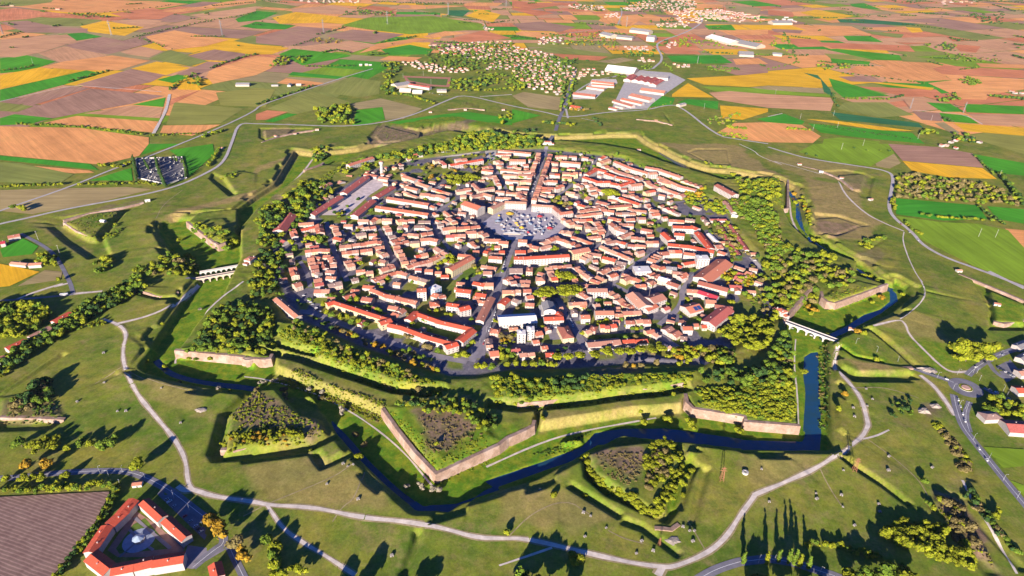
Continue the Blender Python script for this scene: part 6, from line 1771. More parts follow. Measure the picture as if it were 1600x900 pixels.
# low growth that nobody could count on the overgrown works
mass_s = [t for t in mass if t[3] == 'shrub']
def under(spec, n, h, cls):
    P = lifted(spec, (1, 2)); xs = [p[0] for p in P]; ys = [p[1] for p in P]; k = 0
    while k < n:
        x = random.uniform(min(xs), max(xs)); y = random.uniform(min(ys), max(ys))
        if inside(P, x, y): mass_s.append((x, y, random.uniform(*h)/.9, 'shrub', random.choice(cls), '')); k += 1
for s, n, h, c in [('G:432,520 520,563 620,608 690,612 690,600 560,555 450,510', 900, (.8, 2.4), 'yyg'), ('F3:180,90 450,190 800,330 850,260 500,150 330,60', 700, (.6, 1.9), 'yyog'), ('G:770,590 900,586 1085,580 1080,602 832,630', 700, (.6, 2), 'yyg'),
 ('F3:830,300 1130,690 1480,540 1400,440 1150,600 900,300', 380, (.4, 1.2), 'yyg'), ('F3:1020,350 1230,330 1400,440 1200,560 1090,560', 160, (.6, 1.6), 'oo'), ('F5:1240,260 1480,200 F7:40,560 300,580 305,800 0,800', 800, (.7, 2), 'yy'), ('F5:640,560 930,540 930,620 860,760 700,680', 160, (.6, 1.5), 'oo'),
 ('F3:-80,330 70,190 330,330 480,400 400,475 0,500', 460, (.6, 2), 'oyyg'), ('G:290,545 335,480 430,480 430,550', 220, (1, 2.5), 'yg'), ('A1:60,640 300,580 500,480 700,330 760,340 700,450 300,760', 240, (.8, 2.2), 'yg'), ('A4:900,400 1500,460 1560,830 1300,640', 220, (.8, 2.5), 'yyg'),
 ('L:400,490 560,440 760,415 620,590 560,585', 140, (.6, 1.8), 'gyo'), ('F1:60,720 250,640 380,840 0,860', 140, (.8, 2.2), 'ogd'), ('F8:1090,390 1240,440 1440,820 1160,580', 160, (.6, 1.8), 'oyo'), ('F7:0,100 430,90 260,260 180,240', 120, (1, 2.4), 'yg'), ('F7:460,140 560,60 780,70 520,170', 90, (.8, 2), 'yyg'), ('F7:430,420 490,380 490,870 440,870', 130, (.8, 2.4), 'dgo'), ('F5:270,560 560,440 640,420 400,540', 90, (.5, 1.4), 'gd'), ('P2:690,900 780,770 1030,820 1400,740', 90, (.5, 1.6), 'og'), ('F5:500,545 560,480 530,470 260,590', 70, (.5, 1.2), 'yg')]: under(s, n, h, c)
merge_trees('undergrowth', mass_s)
# ------------------------------------------------------------------ things that stand about
white_p = plain('white_paint', (.40, .38, .35)); tan_p = plain('tan_plaster', (.42, .34, .27)); rust_m = plain('rusty_steel', (.30, .13, .07)); dark_m = plain('dark_opening', (.03, .03, .035)); rubber = plain('rubber', (.03, .03, .03))
def P1(spec, z=0.0): return mpts(spec, z)[0]
# town gates
def gatehouse(spec, ang, w, d, h, label, roof='c'):
    x, y = P1(spec); z = min(1.0, ground(x, y)); r = empty('town_gate', (x, y, z), ang, label, 'gate')
    m = MB()
    m.box(-w/2, -2.4, -d/2, d/2, -3, h); m.box(2.4, w/2, -d/2, d/2, -3, h); m.box(-2.4, 2.4, -d/2, d/2, h*.58, h)
    for k in range(6):
        t0 = math.pi*k/6; t1 = math.pi*(k+1)/6; z0 = h*.58-1.2
        m.add([(-2.4*math.cos(t0), -d/2+.3, z0+1.2*math.sin(t0)), (-2.4*math.cos(t1), -d/2+.3, z0+1.2*math.sin(t1)), (-2.4*math.cos(t1), -d/2+.3, h*.58+.1), (-2.4*math.cos(t0), -d/2+.3, h*.58+.1)], [(0, 1, 2, 3)])
    m.build('wall', white_p, r); q = MB(); roof_geo(q, w, d, h, hip=True); q.build('roof', ROOF[roof][1], r)
    for s in (-1, 1):
        p = MB(); p.box(s*(w/2+3)-3, s*(w/2+3)+3, -d*.35, d*.35, -3, h*.6); p.build('side_wing', white_p, r); p = MB(); roof_geo(p, 6, d*.7, h*.6); p.build('side_roof', ROOF[roof][1], r, (s*(w/2+3), 0, 0))
        p = MB(); p.box(-.6, .6, -.6, .6, h-.1, h+3); p.build('pinnacle', white_p, r, (s*w*.38, -d*.35, 0))
    for i in range(4): inst('window', WIN, r, (-w/2+1.6+(i*(w-3.2)/3), -d/2-.05, h*.7), 0)
ga = lambda a, b: math.atan2(P1(b)[1]-P1(a)[1], P1(b)[0]-P1(a)[0])
gatehouse('G:392,413', 1.25, 15, 12, 10, 'white town gate at the end of the arched causeway'); gatehouse('G:1219,494', -1.1, 14, 11, 10, 'white town gate where the long bridge crosses the moat'); gatehouse('G:855,228', .0, 22, 11, 10, 'white town gate at the top end of the avenue')
for s, f, h in [('L:1520,760 1590,735', 'c', 6), ('L:1560,720 1640,700', 't', 6), ('C4:1440,280 1540,310', 't', 6)]: pass
# bridges
def bridge(a, b, w, ztop, zbot, n, label, m, arch=True):
    A = np.array(P1(a)); B_ = np.array(P1(b)); L = math.dist(A, B_); ang = math.atan2(*(B_-A)[::-1]); r = empty('bridge', (A[0], A[1], ztop), ang, label, 'bridge')
    q = MB(); q.box(0, L, -w/2, w/2, -.9, 0, 0, True); q.build('deck', asphalt, r)
    for s in (-1, 1): q = MB(); q.box(0, L, s*w/2-.3, s*w/2+.3, -1.2, 1.1); q.build('parapet', m, r)
    sp = L/n
    for i in range(n+1): q = MB(); q.box(i*sp-.9, i*sp+.9, -w/2+.1, w/2-.1, zbot-ztop, -.92); q.build('pier', m, r)
    if arch:
        for i in range(n):
            q = MB(); K = 8; x0 = i*sp+.9; x1 = (i+1)*sp-.9; R_ = (x1-x0)/2; zc = -.95-min(R_, 3.4)-.6; rz_ = min(R_, 3.4)
            for k in range(K):
                t0 = math.pi*k/K; t1 = math.pi*(k+1)/K; xa = (x0+x1)/2-R_*math.cos(t0); xb = (x0+x1)/2-R_*math.cos(t1); za = zc+rz_*math.sin(t0); zb = zc+rz_*math.sin(t1)
                for yy, fl in ((-w/2+.15, 0), (w/2-.15, 1)):
                    f = (0, 1, 2, 3) if not fl else (3, 2, 1, 0); q.add([(xa, yy, za), (xb, yy, zb), (xb, yy, -.95), (xa, yy, -.95)], [f])
                q.add([(xa, -w/2+.15, za), (xb, -w/2+.15, zb), (xb, w/2-.15, zb), (xa, w/2-.15, za)], [(0, 3, 2, 1)])
            q.build('arch', m, r)
bridge('L:1250,806', 'L:1508,762', 3.5, 1.5, -8, 8, 'white aqueduct of small arches leading to the left town gate', white_p)
bridge('L:1225,845', 'L:1512,795', 6, .6, -8, 7, 'low causeway road beside the white aqueduct', tan_p)
bridge('F7:232,262', 'F7:565,386', 7, 1.2, -9, 7, 'long straight bridge from the right town gate over the moat', white_p); bridge('G:852,229', 'G:868,207', 8, 1.0, -8, 3, 'short bridge outside the top town gate', white_p)
# water tower
x, y = P1('G:597,274'); r = empty('water_tower', (x, y, 0), .2, 'tall pale water tower standing at the top of the parade ground', 'water tower')
q = MB(); q.bar((0, 0, -1), (0, 0, 25), 3.6, 12, 3.2); q.build('shaft', white_p, r); q = MB(); q.bar((0, 0, 25), (0, 0, 27), 3.2, 12, 5); q.bar((0, 0, 27), (0, 0, 32), 5, 12, 5); q.build('tank', white_p, r); q = MB(); q.bar((0, 0, 32), (0, 0, 34), 5.3, 12, .6); q.build('cap', ROOF['t'][1], r)
for k in range(6): inst('window', WIN, r, (0, -3.65+.015*k*4, 2+k*3.8), 0)
# church with curved white front
a, b = seg('C3', (200, 150), (235, 275), 17, 12); c = (a+b)/2; ang = math.atan2(*(b-a)[::-1]); L = math.dist(a, b)
r = empty('church', (c[0], c[1], 0), ang, 'white church with grey roof and tall rounded front below the umbrella pines', 'church')
q = MB(); wall_geo(q, L, 17, 11); q.build('wall', white_p, r); q = MB(); roof_geo(q, L-1.2, 17, 11); q.build('roof', ROOF['g'][1], r)
for s in (-1, 1): q = MB(); q.box(-L/2, L/2, 8.5*s-(4 if s < 0 else -.05), 8.5*s+(4 if s > 0 else -.05), -1, 6); q.build('aisle', white_p, r)
q = MB(); n_ = 9; fx = L/2+.2
pr = [(-9, -1), (-9, 11)]+[(-9*math.cos(math.pi*k/n_), 11.5+4.6*math.sin(math.pi*k/n_)) for k in range(n_+1)]+[(9, 11), (9, -1)]
q.add([(fx, yy, zz) for yy, zz in pr]+[(fx+1.0, yy, zz) for yy, zz in pr], [tuple(range(len(pr)))[::-1], tuple(range(len(pr), 2*len(pr)))]+[(k, k+1, len(pr)+k+1, len(pr)+k) for k in range(len(pr)-1)]); q.build('front', white_p, r)
q = MB(); q.box(fx+1.0, fx+1.15, -1.4, 1.4, 0, 4.2); q.build('door', dark_m, r); q = MB(); q.bar((fx+1.0, 0, 9), (fx+1.2, 0, 9), 1.5, 12); q.build('round_window', glass, r)
# solar panels on the workshop roof
for h in HOUSES:
    if h.get('label') and 'solar panels' in h['label']:
        ro = [k for k in h['root'].children if k.name.startswith('roof')][0]; a, b, D, e = h['segs'][0]
        for k in range(2):
            q = MB(); y0 = -D*.42; y1 = -D*.12; zz = lambda yy: e+(D/2+yy)*PITCH_T+.5
            x0 = -math.dist(a, b)*.05+k*6.5; q.add([(x0, y0, zz(y0)), (x0+5.8, y0, zz(y0)), (x0+5.8, y1, zz(y1)), (x0, y1, zz(y1)), (x0, y0, zz(y0)-.12), (x0+5.8, y0, zz(y0)-.12), (x0+5.8, y1, zz(y1)-.12), (x0, y1, zz(y1)-.12)], [(0, 1, 2, 3), (4, 5, 1, 0), (5, 6, 2, 1), (6, 7, 3, 2), (7, 4, 0, 3)]); q.build('solar_panel', solar_m, ro)
# cars, vans and a bus
CARC = [('white', plain('car_white', (.6, .6, .6), .3, .5)), ('dark', plain('car_dark', (.03, .035, .045), .3, .5)), ('silver', plain('car_silver', (.35, .36, .38), .3, .5)), ('red', plain('car_red', (.35, .03, .025), .3, .5)), ('blue', plain('car_blue', (.04, .09, .25), .3, .5))]
def car_proto(cn, cmat, van=False):
    m = MB(); l, w, h = (5.2, 2.0, 1.5) if van else (4.3, 1.75, .82)
    z0 = .32; prof = [(-l/2, z0), (-l/2, z0+h*.75), (-l/2+.3, z0+h), (l/2-.9, z0+h), (l/2-.05, z0+h*.72), (l/2, z0)]
    n = len(prof); m.add([(x_, -w/2, z_) for x_, z_ in prof]+[(x_, w/2, z_) for x_, z_ in prof], [tuple(range(n)), tuple(range(2*n-1, n-1, -1))]+[(k+1, k, n+k, n+k+1) for k in range(n-1)]+[(0, n-1, 2*n-1, n)]); body = m.mesh('body', cmat)
    g = MB(); x0, x1 = (-.2, 1.9) if van else (-1.7, 1.0); zt = z0+h+(.62 if not van else .6); zb = z0+h-.02; iw = .2
    g.add([(x0, -w/2+.06, zb), (x1, -w/2+.06, zb), (x1, w/2-.06, zb), (x0, w/2-.06, zb), (x0+.45, -w/2+iw, zt), (x1-.7, -w/2+iw, zt), (x1-.7, w/2-iw, zt), (x0+.45, w/2-iw, zt)], [(0, 1, 5, 4), (1, 2, 6, 5), (2, 3, 7, 6), (3, 0, 4, 7)]); gl_ = g.mesh('windows', glass)
    t = MB(); t.box(x0+.42, x1-.66, -w/2+iw-.02, w/2-iw+.02, zt, zt+.06); tp = t.mesh('roof_panel', cmat)
    k = MB(); k.bar((0, -.1, 0), (0, .1, 0), .32, 10); wh = k.mesh('wheel', rubber); return cn, body, gl_, tp, wh, l, w
CARS = [car_proto(*c) for c in CARC]; VAN = car_proto('white', CARC[0][1], True); NC = [0]
def car(x, y, ang, p, label, group, z=None):
    o = empty('parked_car' if 'parked' in label else 'car', (x, y, (ground(x, y) if z is None else z)+.2), ang, label, 'car' if p is not VAN else 'van', group); cn, bo, gl_, tp, wh, l, w = p
    inst('body', bo, o); inst('windows', gl_, o); inst('roof_panel', tp, o)
    for sx in (-1, 1):
        for sy in (-1, 1): inst('wheel', wh, o, (sx*l*.31, sy*w*.47, .32))
    NC[0] += 1
def car_row(spec, n, where, off=0, ang=None, moving=False, skip=.25, rot=0):
    L = resample(mpts(spec), 1.0)
    for i in range(n):
        if random.random() < skip: continue
        k = min(len(L)-2, int((i+.5)/n*len(L))); d = L[k+1]-L[k]; a = math.atan2(d[1], d[0]); nn = np.array([-math.sin(a), math.cos(a)]); q = L[k]+nn*off
        p = VAN if random.random() < .1 else random.choices(CARS, (4, 3, 4, 1, 1))[0]
        lb = '%s %s%s %s' % (p[0], 'parked ' if not moving else '', 'van' if p is VAN else 'car', where); car(q[0], q[1], a+rot+random.gauss(0, .04), p, lb, lb+'s')
car_row('C2:1160,150 1050,480 930,760', 16, 'along the lower avenue', 5.5); car_row('B2:1380,330 1250,760', 14, 'along the avenue below the piazza', -4.5); car_row('A3:170,90 30,620', 14, 'along the shaded upper avenue', -3.5)
car_row('F2:925,430 1170,660', 16, 'in the car park by the lower left village', 3, rot=1.5, skip=.45); car_row('A2:330,140 600,130', 20, 'on the pale lot below the rear rampart', 4, rot=1.3, skip=.3); car_row('A2:600,125 860,70', 14, 'on the pale lot by the rear rampart trees', 5, rot=1.3, skip=.4)
car_row('C1:300,110 520,330', 10, 'in the shaded yard by the lone left hall', 6, rot=1.2, skip=.4); car_row('C3:470,250 560,500', 9, 'along the street below the walled garden', -4); car_row('C2:880,230 960,200', 6, 'in the small yard beside the avenue', 0, rot=1.5, skip=.2)
car_row('F7:260,272 480,355', 4, 'on the long bridge to the right gate', 1.5, moving=True); car_row('F7:1060,565 1180,605', 3, 'on the road before the roundabout', 1.8, moving=True); car_row('F7:1210,690 1260,850', 4, 'on the road below the roundabout', 1.8, moving=True, skip=.1); car_row('F7:1310,540 1560,425', 5, 'on the road above the roundabout', 1.8, moving=True, skip=.2); car_row('F7:1390,650 1560,730', 5, 'on the village road by the roundabout', 1.5, moving=True)
car_row('F8:1290,60 1420,250', 3, 'on the right road', -2, moving=True, skip=.1); car_row('R:800,480 960,630', 3, 'on the right ring road bend', 1.5, moving=True, skip=.1); car_row('C3:190,490 340,500', 7, 'in the forecourt of the red roofed school', 0, rot=1.5); car_row('B4:1130,560 1230,560', 5, 'on the pale lot at the right of town', 0, rot=1.5)
car_row('F7:1450,525 1560,590', 8, 'in the lot right of the roundabout', 0, rot=1.4, skip=.2); car_row('P2:1080,580 1200,600', 8, 'in the sports ground car park', 0, rot=1.4); car_row('B3:590,600 760,770', 8, 'in the diagonal street right of the piazza', 3); car_row('B1:650,150 760,520', 12, 'in the left radial street', 4)
# bus by the left road
x, y = P1('F1:378,118'); o = empty('bus', (x, y, ground(x, y)+.2), .2, 'white bus waiting by the left village road junction', 'bus'); q = MB(); q.box(-5.5, 5.5, -1.25, 1.25, .4, 3.1, 0, True); q.build('body', CARC[0][1], o); q = MB(); q.box(-5.2, 5.53, -1.28, 1.28, 1.6, 2.6); q.build('windows', glass, o)
for sx in (-3.5, 3.5):
    for sy in (-1.1, 1.1): inst('wheel', CARS[0][4], o, (sx, sy, .45), 0, 1.4)
# the fair on the piazza
FAIRC = [('white', plain('tent_white', (.36, .36, .37))), ('blue', plain('tent_blue', (.04, .09, .22))), ('red', plain('tent_red', (.45, .05, .06))), ('yellow', plain('tent_yellow', (.60, .38, .04))), ('pale blue', plain('tent_pale_blue', (.22, .27, .34))), ('grey', plain('tent_grey', (.19, .19, .21)))]
leg_me = MB(); leg_me.bar((0, 0, 0), (0, 0, 2.4), .08, 5); LEG = leg_me.mesh('leg', metal_m)
def tent(x, y, ang, w, d, ci, label, group):
    o = empty('market_tent', (x, y, .2), ang, label, 'tent', group); q = MB(); h = 2.4
    q.add([(-w/2, -d/2, h), (w/2, -d/2, h), (w/2, d/2, h), (-w/2, d/2, h), (-w*.12, 0, h+1.5), (w*.12, 0, h+1.5), (-w/2, -d/2, h-.4), (w/2, -d/2, h-.4), (w/2, d/2, h-.4), (-w/2, d/2, h-.4)], [(0, 1, 5, 4), (1, 2, 5), (2, 3, 4, 5), (3, 0, 4), (6, 7, 1, 0), (7, 8, 2, 1), (8, 9, 3, 2), (9, 6, 0, 3)]); q.build('canopy', FAIRC[ci][1], o)
    for sx in (-1, 1):
        for sy in (-1, 1): inst('leg', LEG, o, (sx*(w/2-.1), sy*(d/2-.1), 0))
    q = MB(); q.box(-w/2+.6, w/2-.6, -d/2+.3, -d/2+1, 0, 1); q.build('counter', tan_p, o)
def trailer(x, y, ang, l, ci, label, group):
    o = empty('fair_trailer', (x, y, .2), ang, label, 'trailer', group); q = MB(); q.box(-l/2, l/2, -1.3, 1.3, .7, 3.4, 0, True); q.build('body', FAIRC[ci][1], o); q = MB(); q.add([(-l/2+.4, -1.32, 2.9), (l/2-.4, -1.32, 2.9), (l/2-.4, -2.9, 2.4), (-l/2+.4, -2.9, 2.4)], [(0, 1, 2, 3), (3, 2, 1, 0)][:1]); q.build('awning', FAIRC[(ci+1) % 5][1], o)
    for sx in (-.3, .3):
        for sy in (-1.1, 1.1): inst('wheel', CARS[0][4], o, (sx*l, sy, .42), 0, 1.3)
def ride(x, y, R_, ci, cj, label):
    o = empty('fair_ride', (x, y, .2), 0, label, 'fair ride'); q = MB(); q.bar((0, 0, 0), (0, 0, .8), R_, 16); q.build('platform', FAIRC[5][1], o); q = MB(); q.bar((0, 0, 3.6), (0, 0, 6.0), R_*1.02, 16, .4); q.build('roof', FAIRC[ci][1], o); q = MB(); q.bar((0, 0, .8), (0, 0, 3.7), .9, 10); q.build('core', FAIRC[cj][1], o)
    for k in range(8): inst('post', LEG, o, (math.cos(k*.785)*R_*.9, math.sin(k*.785)*R_*.9, .8), 0, (1, 1, 1.15))
ride(*P1('S2:525,612'), 8, 3, 2, 'yellow topped carousel on the upper left of the piazza'); ride(*P1('S2:735,632'), 6, 2, 0, 'red topped carousel on the upper right of the piazza'); ride(*P1('S2:608,712'), 5, 3, 0, 'small yellow topped carousel at the lower middle of the piazza'); ride(*P1('S2:805,715'), 6, 2, 3, 'red topped carousel at the right side of the piazza'); ride(*P1('S2:440,665'), 6, 4, 2, 'pale blue topped carousel at the left side of the piazza')
occ = [P1(q) for q in ('S2:525,612', 'S2:735,632', 'S2:608,712', 'S2:805,715', 'S2:440,665')]
FP = mpts('S2:400,660 470,600 560,590 600,610 680,590 740,600 830,640 850,690 780,760 640,770 480,740'); k = 0
for _ in range(3000):
    if k >= 52: break
    x = random.uniform(-80, 90); y = random.uniform(-40, 120)
    if not inside(FP, x, y) or any(math.hypot(x-a, y-b) < 8.5 for a, b in occ): continue
    occ.append((x, y)); k += 1; ci = random.choices(range(6), (9, .7, .5, .4, 2, 5))[0]; an = random.choice((0, 1.57, .5, 2.1))+random.gauss(0, .1); t = random.random()
    if t < .55: tent(x, y, an, random.uniform(4, 7), random.uniform(3.5, 5), ci, '%s market tent among the fair stalls on the piazza' % FAIRC[ci][0], '%s market tents on the piazza' % FAIRC[ci][0])
    else: trailer(x, y, an, random.uniform(6, 10), ci, '%s fair trailer with awning on the piazza' % FAIRC[ci][0], '%s fair trailers on the piazza' % FAIRC[ci][0])
tent(*P1('S2:540,745'), 0, 32, 6, 0, 'long white awning along the shaded front side of the piazza', None)
# cemetery at the left
q = mpts('L:850,95 1140,85 1165,215 1040,255 860,215')
for i in range(len(q)):
    a = np.array(q[i]); b = np.array(q[(i+1) % len(q)]); 
mb = MB(); mb.add([(x, y, .62) for x, y in q], [tuple(range(len(q)))]); tag(mb.build('cemetery_ground', varied('cemetery_gravel', [(.17, .16, .16)], .2, .3)), kind='structure')
cw = MB(); c = np.mean(q, 0)
for i in range(len(q)):
    a = np.array(q[i])-c; b = np.array(q[(i+1) % len(q)])-c; d = (b-a)/np.linalg.norm(b-a); n = np.array([-d[1], d[0]])*.35; v = [a-n, b-n, b+n, a+n]; cw.add([(*p, 0) for p in v]+[(*p, 3) for p in v], [(4, 5, 6, 7), (0, 1, 5, 4), (1, 2, 6, 5), (2, 3, 7, 6), (3, 0, 4, 7)])
tag(cw.build('cemetery_wall', white_p, None, (c[0], c[1], 0)), 'white wall enclosing the cypress cemetery', 'wall')
tm = MB(); tm.box(-1.2, 1.2, -2.2, 2.2, 0, .8); tm.box(-1.1, 1.1, 1.6, 2.1, .8, 2.6); tomb_m = varied('tomb_stone', [(.30, .28, .27), (.14, .14, .15), (.36, .35, .33), (.10, .10, .11)], .5, .3); TOMB = tm.mesh('tomb', tomb_m); tc = MB(); tc.box(-2.2, 2.2, -2.5, 2.5, 0, 3.4); wall_geo(tc, 4.6, 5.2, 3.4); TCH = tc.mesh('tomb_chapel', tomb_m); n = 0
for _ in range(2000):
    if n > 110: break
    x = random.uniform(*[f(p[0] for p in q) for f in (min, max)]); y = random.uniform(*[f(p[1] for p in q) for f in (min, max)])
    if not inside(q, x, y): continue
    n += 1; big = random.random() < .18; o = inst('tomb_chapel' if big else 'tomb', TCH if big else TOMB, None, (round(x/5)*5, round(y/8)*8, .6), -.2); tag(o, 'small white burial chapel among the cypresses' if big else 'pale stone tomb in the rows of the cypress cemetery', 'tomb', 'burial chapels in the cemetery' if big else 'tombs in the cemetery')
# power pylons, masts and lamps
def lattice(w0, w1, h, m, arms, rad):
    q = MB(); K = 6
    for k in range(K):
        a = w0+(w1-w0)*k/K; b = w0+(w1-w0)*(k+1)/K; za = h*k/K; zb = h*(k+1)/K
        C4 = [(-1, -1), (1, -1), (1, 1), (-1, 1)]
        for i in range(4):
            c0 = C4[i]; c1 = C4[(i+1) % 4]; q.bar((c0[0]*a, c0[1]*a, za), (c0[0]*b, c0[1]*b, zb), rad, 4); q.bar((c0[0]*a, c0[1]*a, za), (c1[0]*b, c1[1]*b, zb), rad*.7, 4)
    ar = []
    for z, l in arms:
        t = MB(); t.bar((-l, 0, z), (l, 0, z), rad*1.1, 4); t.bar((-l, 0, z), (0, 0, z+h*.05), rad*.7, 4); t.bar((l, 0, z), (0, 0, z+h*.05), rad*.7, 4); ar.append(t)
    return q.mesh('tower', m), [t.mesh('crossarm', m) for t in ar]
PY_far = lattice(1.7, .4, 46, plain('galvanised_steel', (.20, .20, .20), .6, .3), [(34, 6), (40, 5)], .3); PY_near = lattice(2.0, .5, 19, rust_m, [(14, 3.6), (17, 2.8)], .16)
def pylon(spec, P, label, group=None, s=1):
    x, y = P1(spec); o = empty('power_pylon', (x, y, ground(x, y)-.2), random.uniform(-.3, .6), label, 'pylon', group); inst('tower', P[0], o, (0, 0, 0), 0, s)
    for a in P[1]: inst('crossarm', a, o, (0, 0, 0), 0, s)
for i, (s, k) in enumerate([('P1:20,215', 1.3), ('P1:697,222', 1.4), ('P1:1390,220', 1.4), ('P2:423,203', 1.3), ('P2:822,153', 1.4), ('P2:1202,92', 1.4), ('P2:1563,40', 1.2), ('P3:715,168', 1.1), ('P3:1158,402', .7)]): pylon(s, PY_far, 'pale grey power pylon standing in the fields far behind the town', 'pylons in the far fields', k)
pylon('R:-2310,1', PY_far, 'x') if False else None
pylon('P4:888,680', PY_far, 'pale grey pylon beside the pale farm yard at upper right', None, .75); pylon('P4:1220,705', PY_far, 'pale grey pylon on the green field right of the farm yard', None, .75)
pylon('F5:1375,722', PY_near, 'rusty lattice mast on the meadow right of the hedge ringed ravelin'); pylon('F8:630,285', PY_near, 'rusty lattice mast beside the path bend at lower right'); pylon('F6:1000,605', PY_near, 'small rusty lattice mast by the curved stone revetment', None, .55)
pm = MB(); pm.bar((0, 0, 0), (0, 0, 14), .22, 5, .13); pm2 = MB(); pm2.bar((-1.2, 0, 13), (1.2, 0, 13), .12, 4); POLE = (pm.mesh('pole', white_p), pm2.mesh('crossarm', white_p))
for s in ['P4:432,800', 'P4:408,725', 'P4:45,590', 'P4:1018,755', 'P4:280,815', 'P4:200,745', 'R:458,35', 'R:592,12', 'R:922,320', 'R:1062,330', 'R:1315,580', 'R:1420,585', 'R:1445,205', 'P4:935,870', 'P3:1200,680', 'P2:920,490', 'P2:1046,475', 'P2:1094,528', 'P1:205,395', 'L:375,690', 'L:240,600']:
    x, y = P1(s); o = empty('utility_pole', (x, y, ground(x, y)-.2), .3, 'thin pale utility pole in the fields around the town', 'pole', 'utility poles in the fields'); inst('pole', POLE[0], o, (0, 0, 0), 0, 1.25); inst('crossarm', POLE[1], o, (0, 0, 0), 0, 1.25)
lm_ = MB(); lm_.bar((0, 0, 0), (0, 0, 9), .12, 5, .08); l2 = MB(); l2.bar((0, 0, 9), (1.8, 0, 9.4), .07, 4); l3 = MB(); l3.box(1.5, 2.5, -.2, .2, 9.3, 9.5, 0, True); LAMP = (lm_.mesh('post', metal_m), l2.mesh('arm', metal_m), l3.mesh('lamp_head', white_p))
for s, wh in [('F7:1480,660 1230,745 1195,650 1310,555 1420,490 1500,690 1345,600 1105,585 1220,565 1265,760 1330,560 1460,460 1550,420', 'around the roundabout'), ('F2:585,295 722,300 1020,445 1110,515 1190,615 640,320 850,330 705,370', 'along the lower left road'), ('F8:1310,100 1395,215 1480,330 1560,430', 'along the right road'), ('F8:90,800 180,790 320,815 440,855', 'along the bottom road'), ('C2:860,860 960,700 1040,560 1110,330', 'along the lower avenue'), ('F7:640,400 760,445 880,495', 'along the gate road')]:
    for x, y in mpts(s):
        o = empty('street_lamp', (x, y, ground(x, y)), random.uniform(0, 6.3), 'grey street lamp %s' % wh, 'lamp', 'street lamps %s' % wh)
        for nm, me_ in zip(('post', 'arm', 'lamp_head'), LAMP): inst(nm, me_, o)
# old bunkers and stones on the meadows
bk = MB(); v = [(-2.2, -1.6, -.5), (2.2, -1.6, -.5), (2.2, 1.6, -.5), (-2.2, 1.6, -.5), (-1.9, -1.3, 1.7), (1.9, -1.3, 1.7), (1.7, 1.3, 2.3), (-1.7, 1.3, 2.3)]; bk.add(v, [(4, 5, 6, 7), (0, 1, 5, 4), (1, 2, 6, 5), (2, 3, 7, 6), (3, 0, 4, 7)]); BUNK = bk.mesh('block', plain('old_concrete', (.22, .20, .18))); bd = MB(); bd.box(-.6, .6, -1.62, -1.38, -.2, 1.3); BDOOR = bd.mesh('opening', dark_m)
for s, wh in [('F4:525,238 720,335 930,682 627,115 655,132 690,122', 'on the meadow before the front bastion'), ('F6:255,270 525,413 570,433 535,560 668,505 890,585 857,662 962,645', 'on the meadow below the hedge ringed ravelin'), ('F6:1210,585 1220,520 1190,520 1148,495', 'near the curved stone revetment'), ('F8:105,278 570,283 830,200 1077,260 825,283', 'on the meadow beside the path bend'), ('F8:415,412 420,442 560,420 568,487 150,458 635,590 772,470 778,512', 'on the meadow above the tree shadows at lower right'), ('F1:455,748 610,465 615,640 690,803 740,803 1060,873 950,677', 'on the left meadow'), ('F7:625,765 632,815 700,655 735,715 705,755', 'on the grass beside the moat corner')]:
    for x, y in mpts(s):
        o = empty('stone_bunker', (x, y, ground(x, y)), random.uniform(-.6, .6), 'small pale stone bunker %s' % wh, 'bunker', 'stone bunkers %s' % wh); inst('block', BUNK, o, (0, 0, 0), 0, sc_ := random.uniform(.5, .85)); inst('opening', BDOOR, o, (0, 0, 0), 0, sc_)
o = empty('ring_shelter', (*P1('F6:1533,170'), 0), 0, 'round white concrete ring shelter on the meadow right of the lattice mast', 'shelter'); q = MB()
for k in range(14):
    t0 = k*2*math.pi/14; t1 = (k+1)*2*math.pi/14; q.add([(R_*math.cos(t), R_*math.sin(t), z) for t in (t0, t1) for R_, z in ((3.4, 0), (3.4, 2.2), (1.6, 2.4), (1.6, 0))], [(0, 4, 5, 1), (1, 5, 6, 2), (2, 6, 7, 3)])
q.build('ring', white_p, o); o.location.z = ground(o.location.x, o.location.y)
# white huts on the outworks
HUT = [('L:650,500', 'inside the far left lunette'), ('L:925,362', 'at the end of the far left lunette parapet'), ('R:640,352', 'at the foot of the lunette inside the ring road bend'), ('R:458,218', 'in the gorge of the lunette inside the ring road bend'), ('R:330,180', 'at the left end of the upper right lunette'), ('R:195,132', 'left of the upper right lunette'), ('P2:382,815', 'right of the lunette by the upper left road'), ('P2:245,835', 'on the lunette by the upper left road'), ('P2:125,855', 'at the left of the lunette by the upper left road'), ('P2:1090,705', 'left of the lunette below the sports ground'), ('P2:1310,690', 'in the middle of the lunette below the sports ground'), ('P2:1545,690', 'right of the lunette below the sports ground'), ('F7:1440,180', 'on the lunette at the right edge'), ('R:1190,800', 'above the white parapet beside the right ring road'), ('F7:620,312', 'beside the moat bridge'), ('P3:900,755', 'on the lunette left of the upper right road'), ('L:1385,30', 'on the small outwork near the cemetery'), ('A1:615,238', 'on the upper left bastion, the gunpowder store'), ('A3:1350,45', 'on the rear rampart beside the moat'), ('R:550,820', 'narrow and bright by the upper moat'), ('F2:810,370', 'at the bend of the lower left road')]
for s, wh in HUT:
    x, y = P1(s); o = empty('hut', (x, y, ground(x, y)), random.uniform(-.5, .5), 'small white hut %s' % wh, 'hut'); q = MB(); wall_geo(q, 9, 6, 3.2); q.build('wall', white_p, o); q = MB(); roof_geo(q, 9, 6, 3.2); q.build('roof', ROOF['t' if len(wh) % 3 else 'w'][1], o); q = MB(); q.box(-.6, .6, -3.06, -2.94, 0, 2.1); q.build('door', dark_m, o)
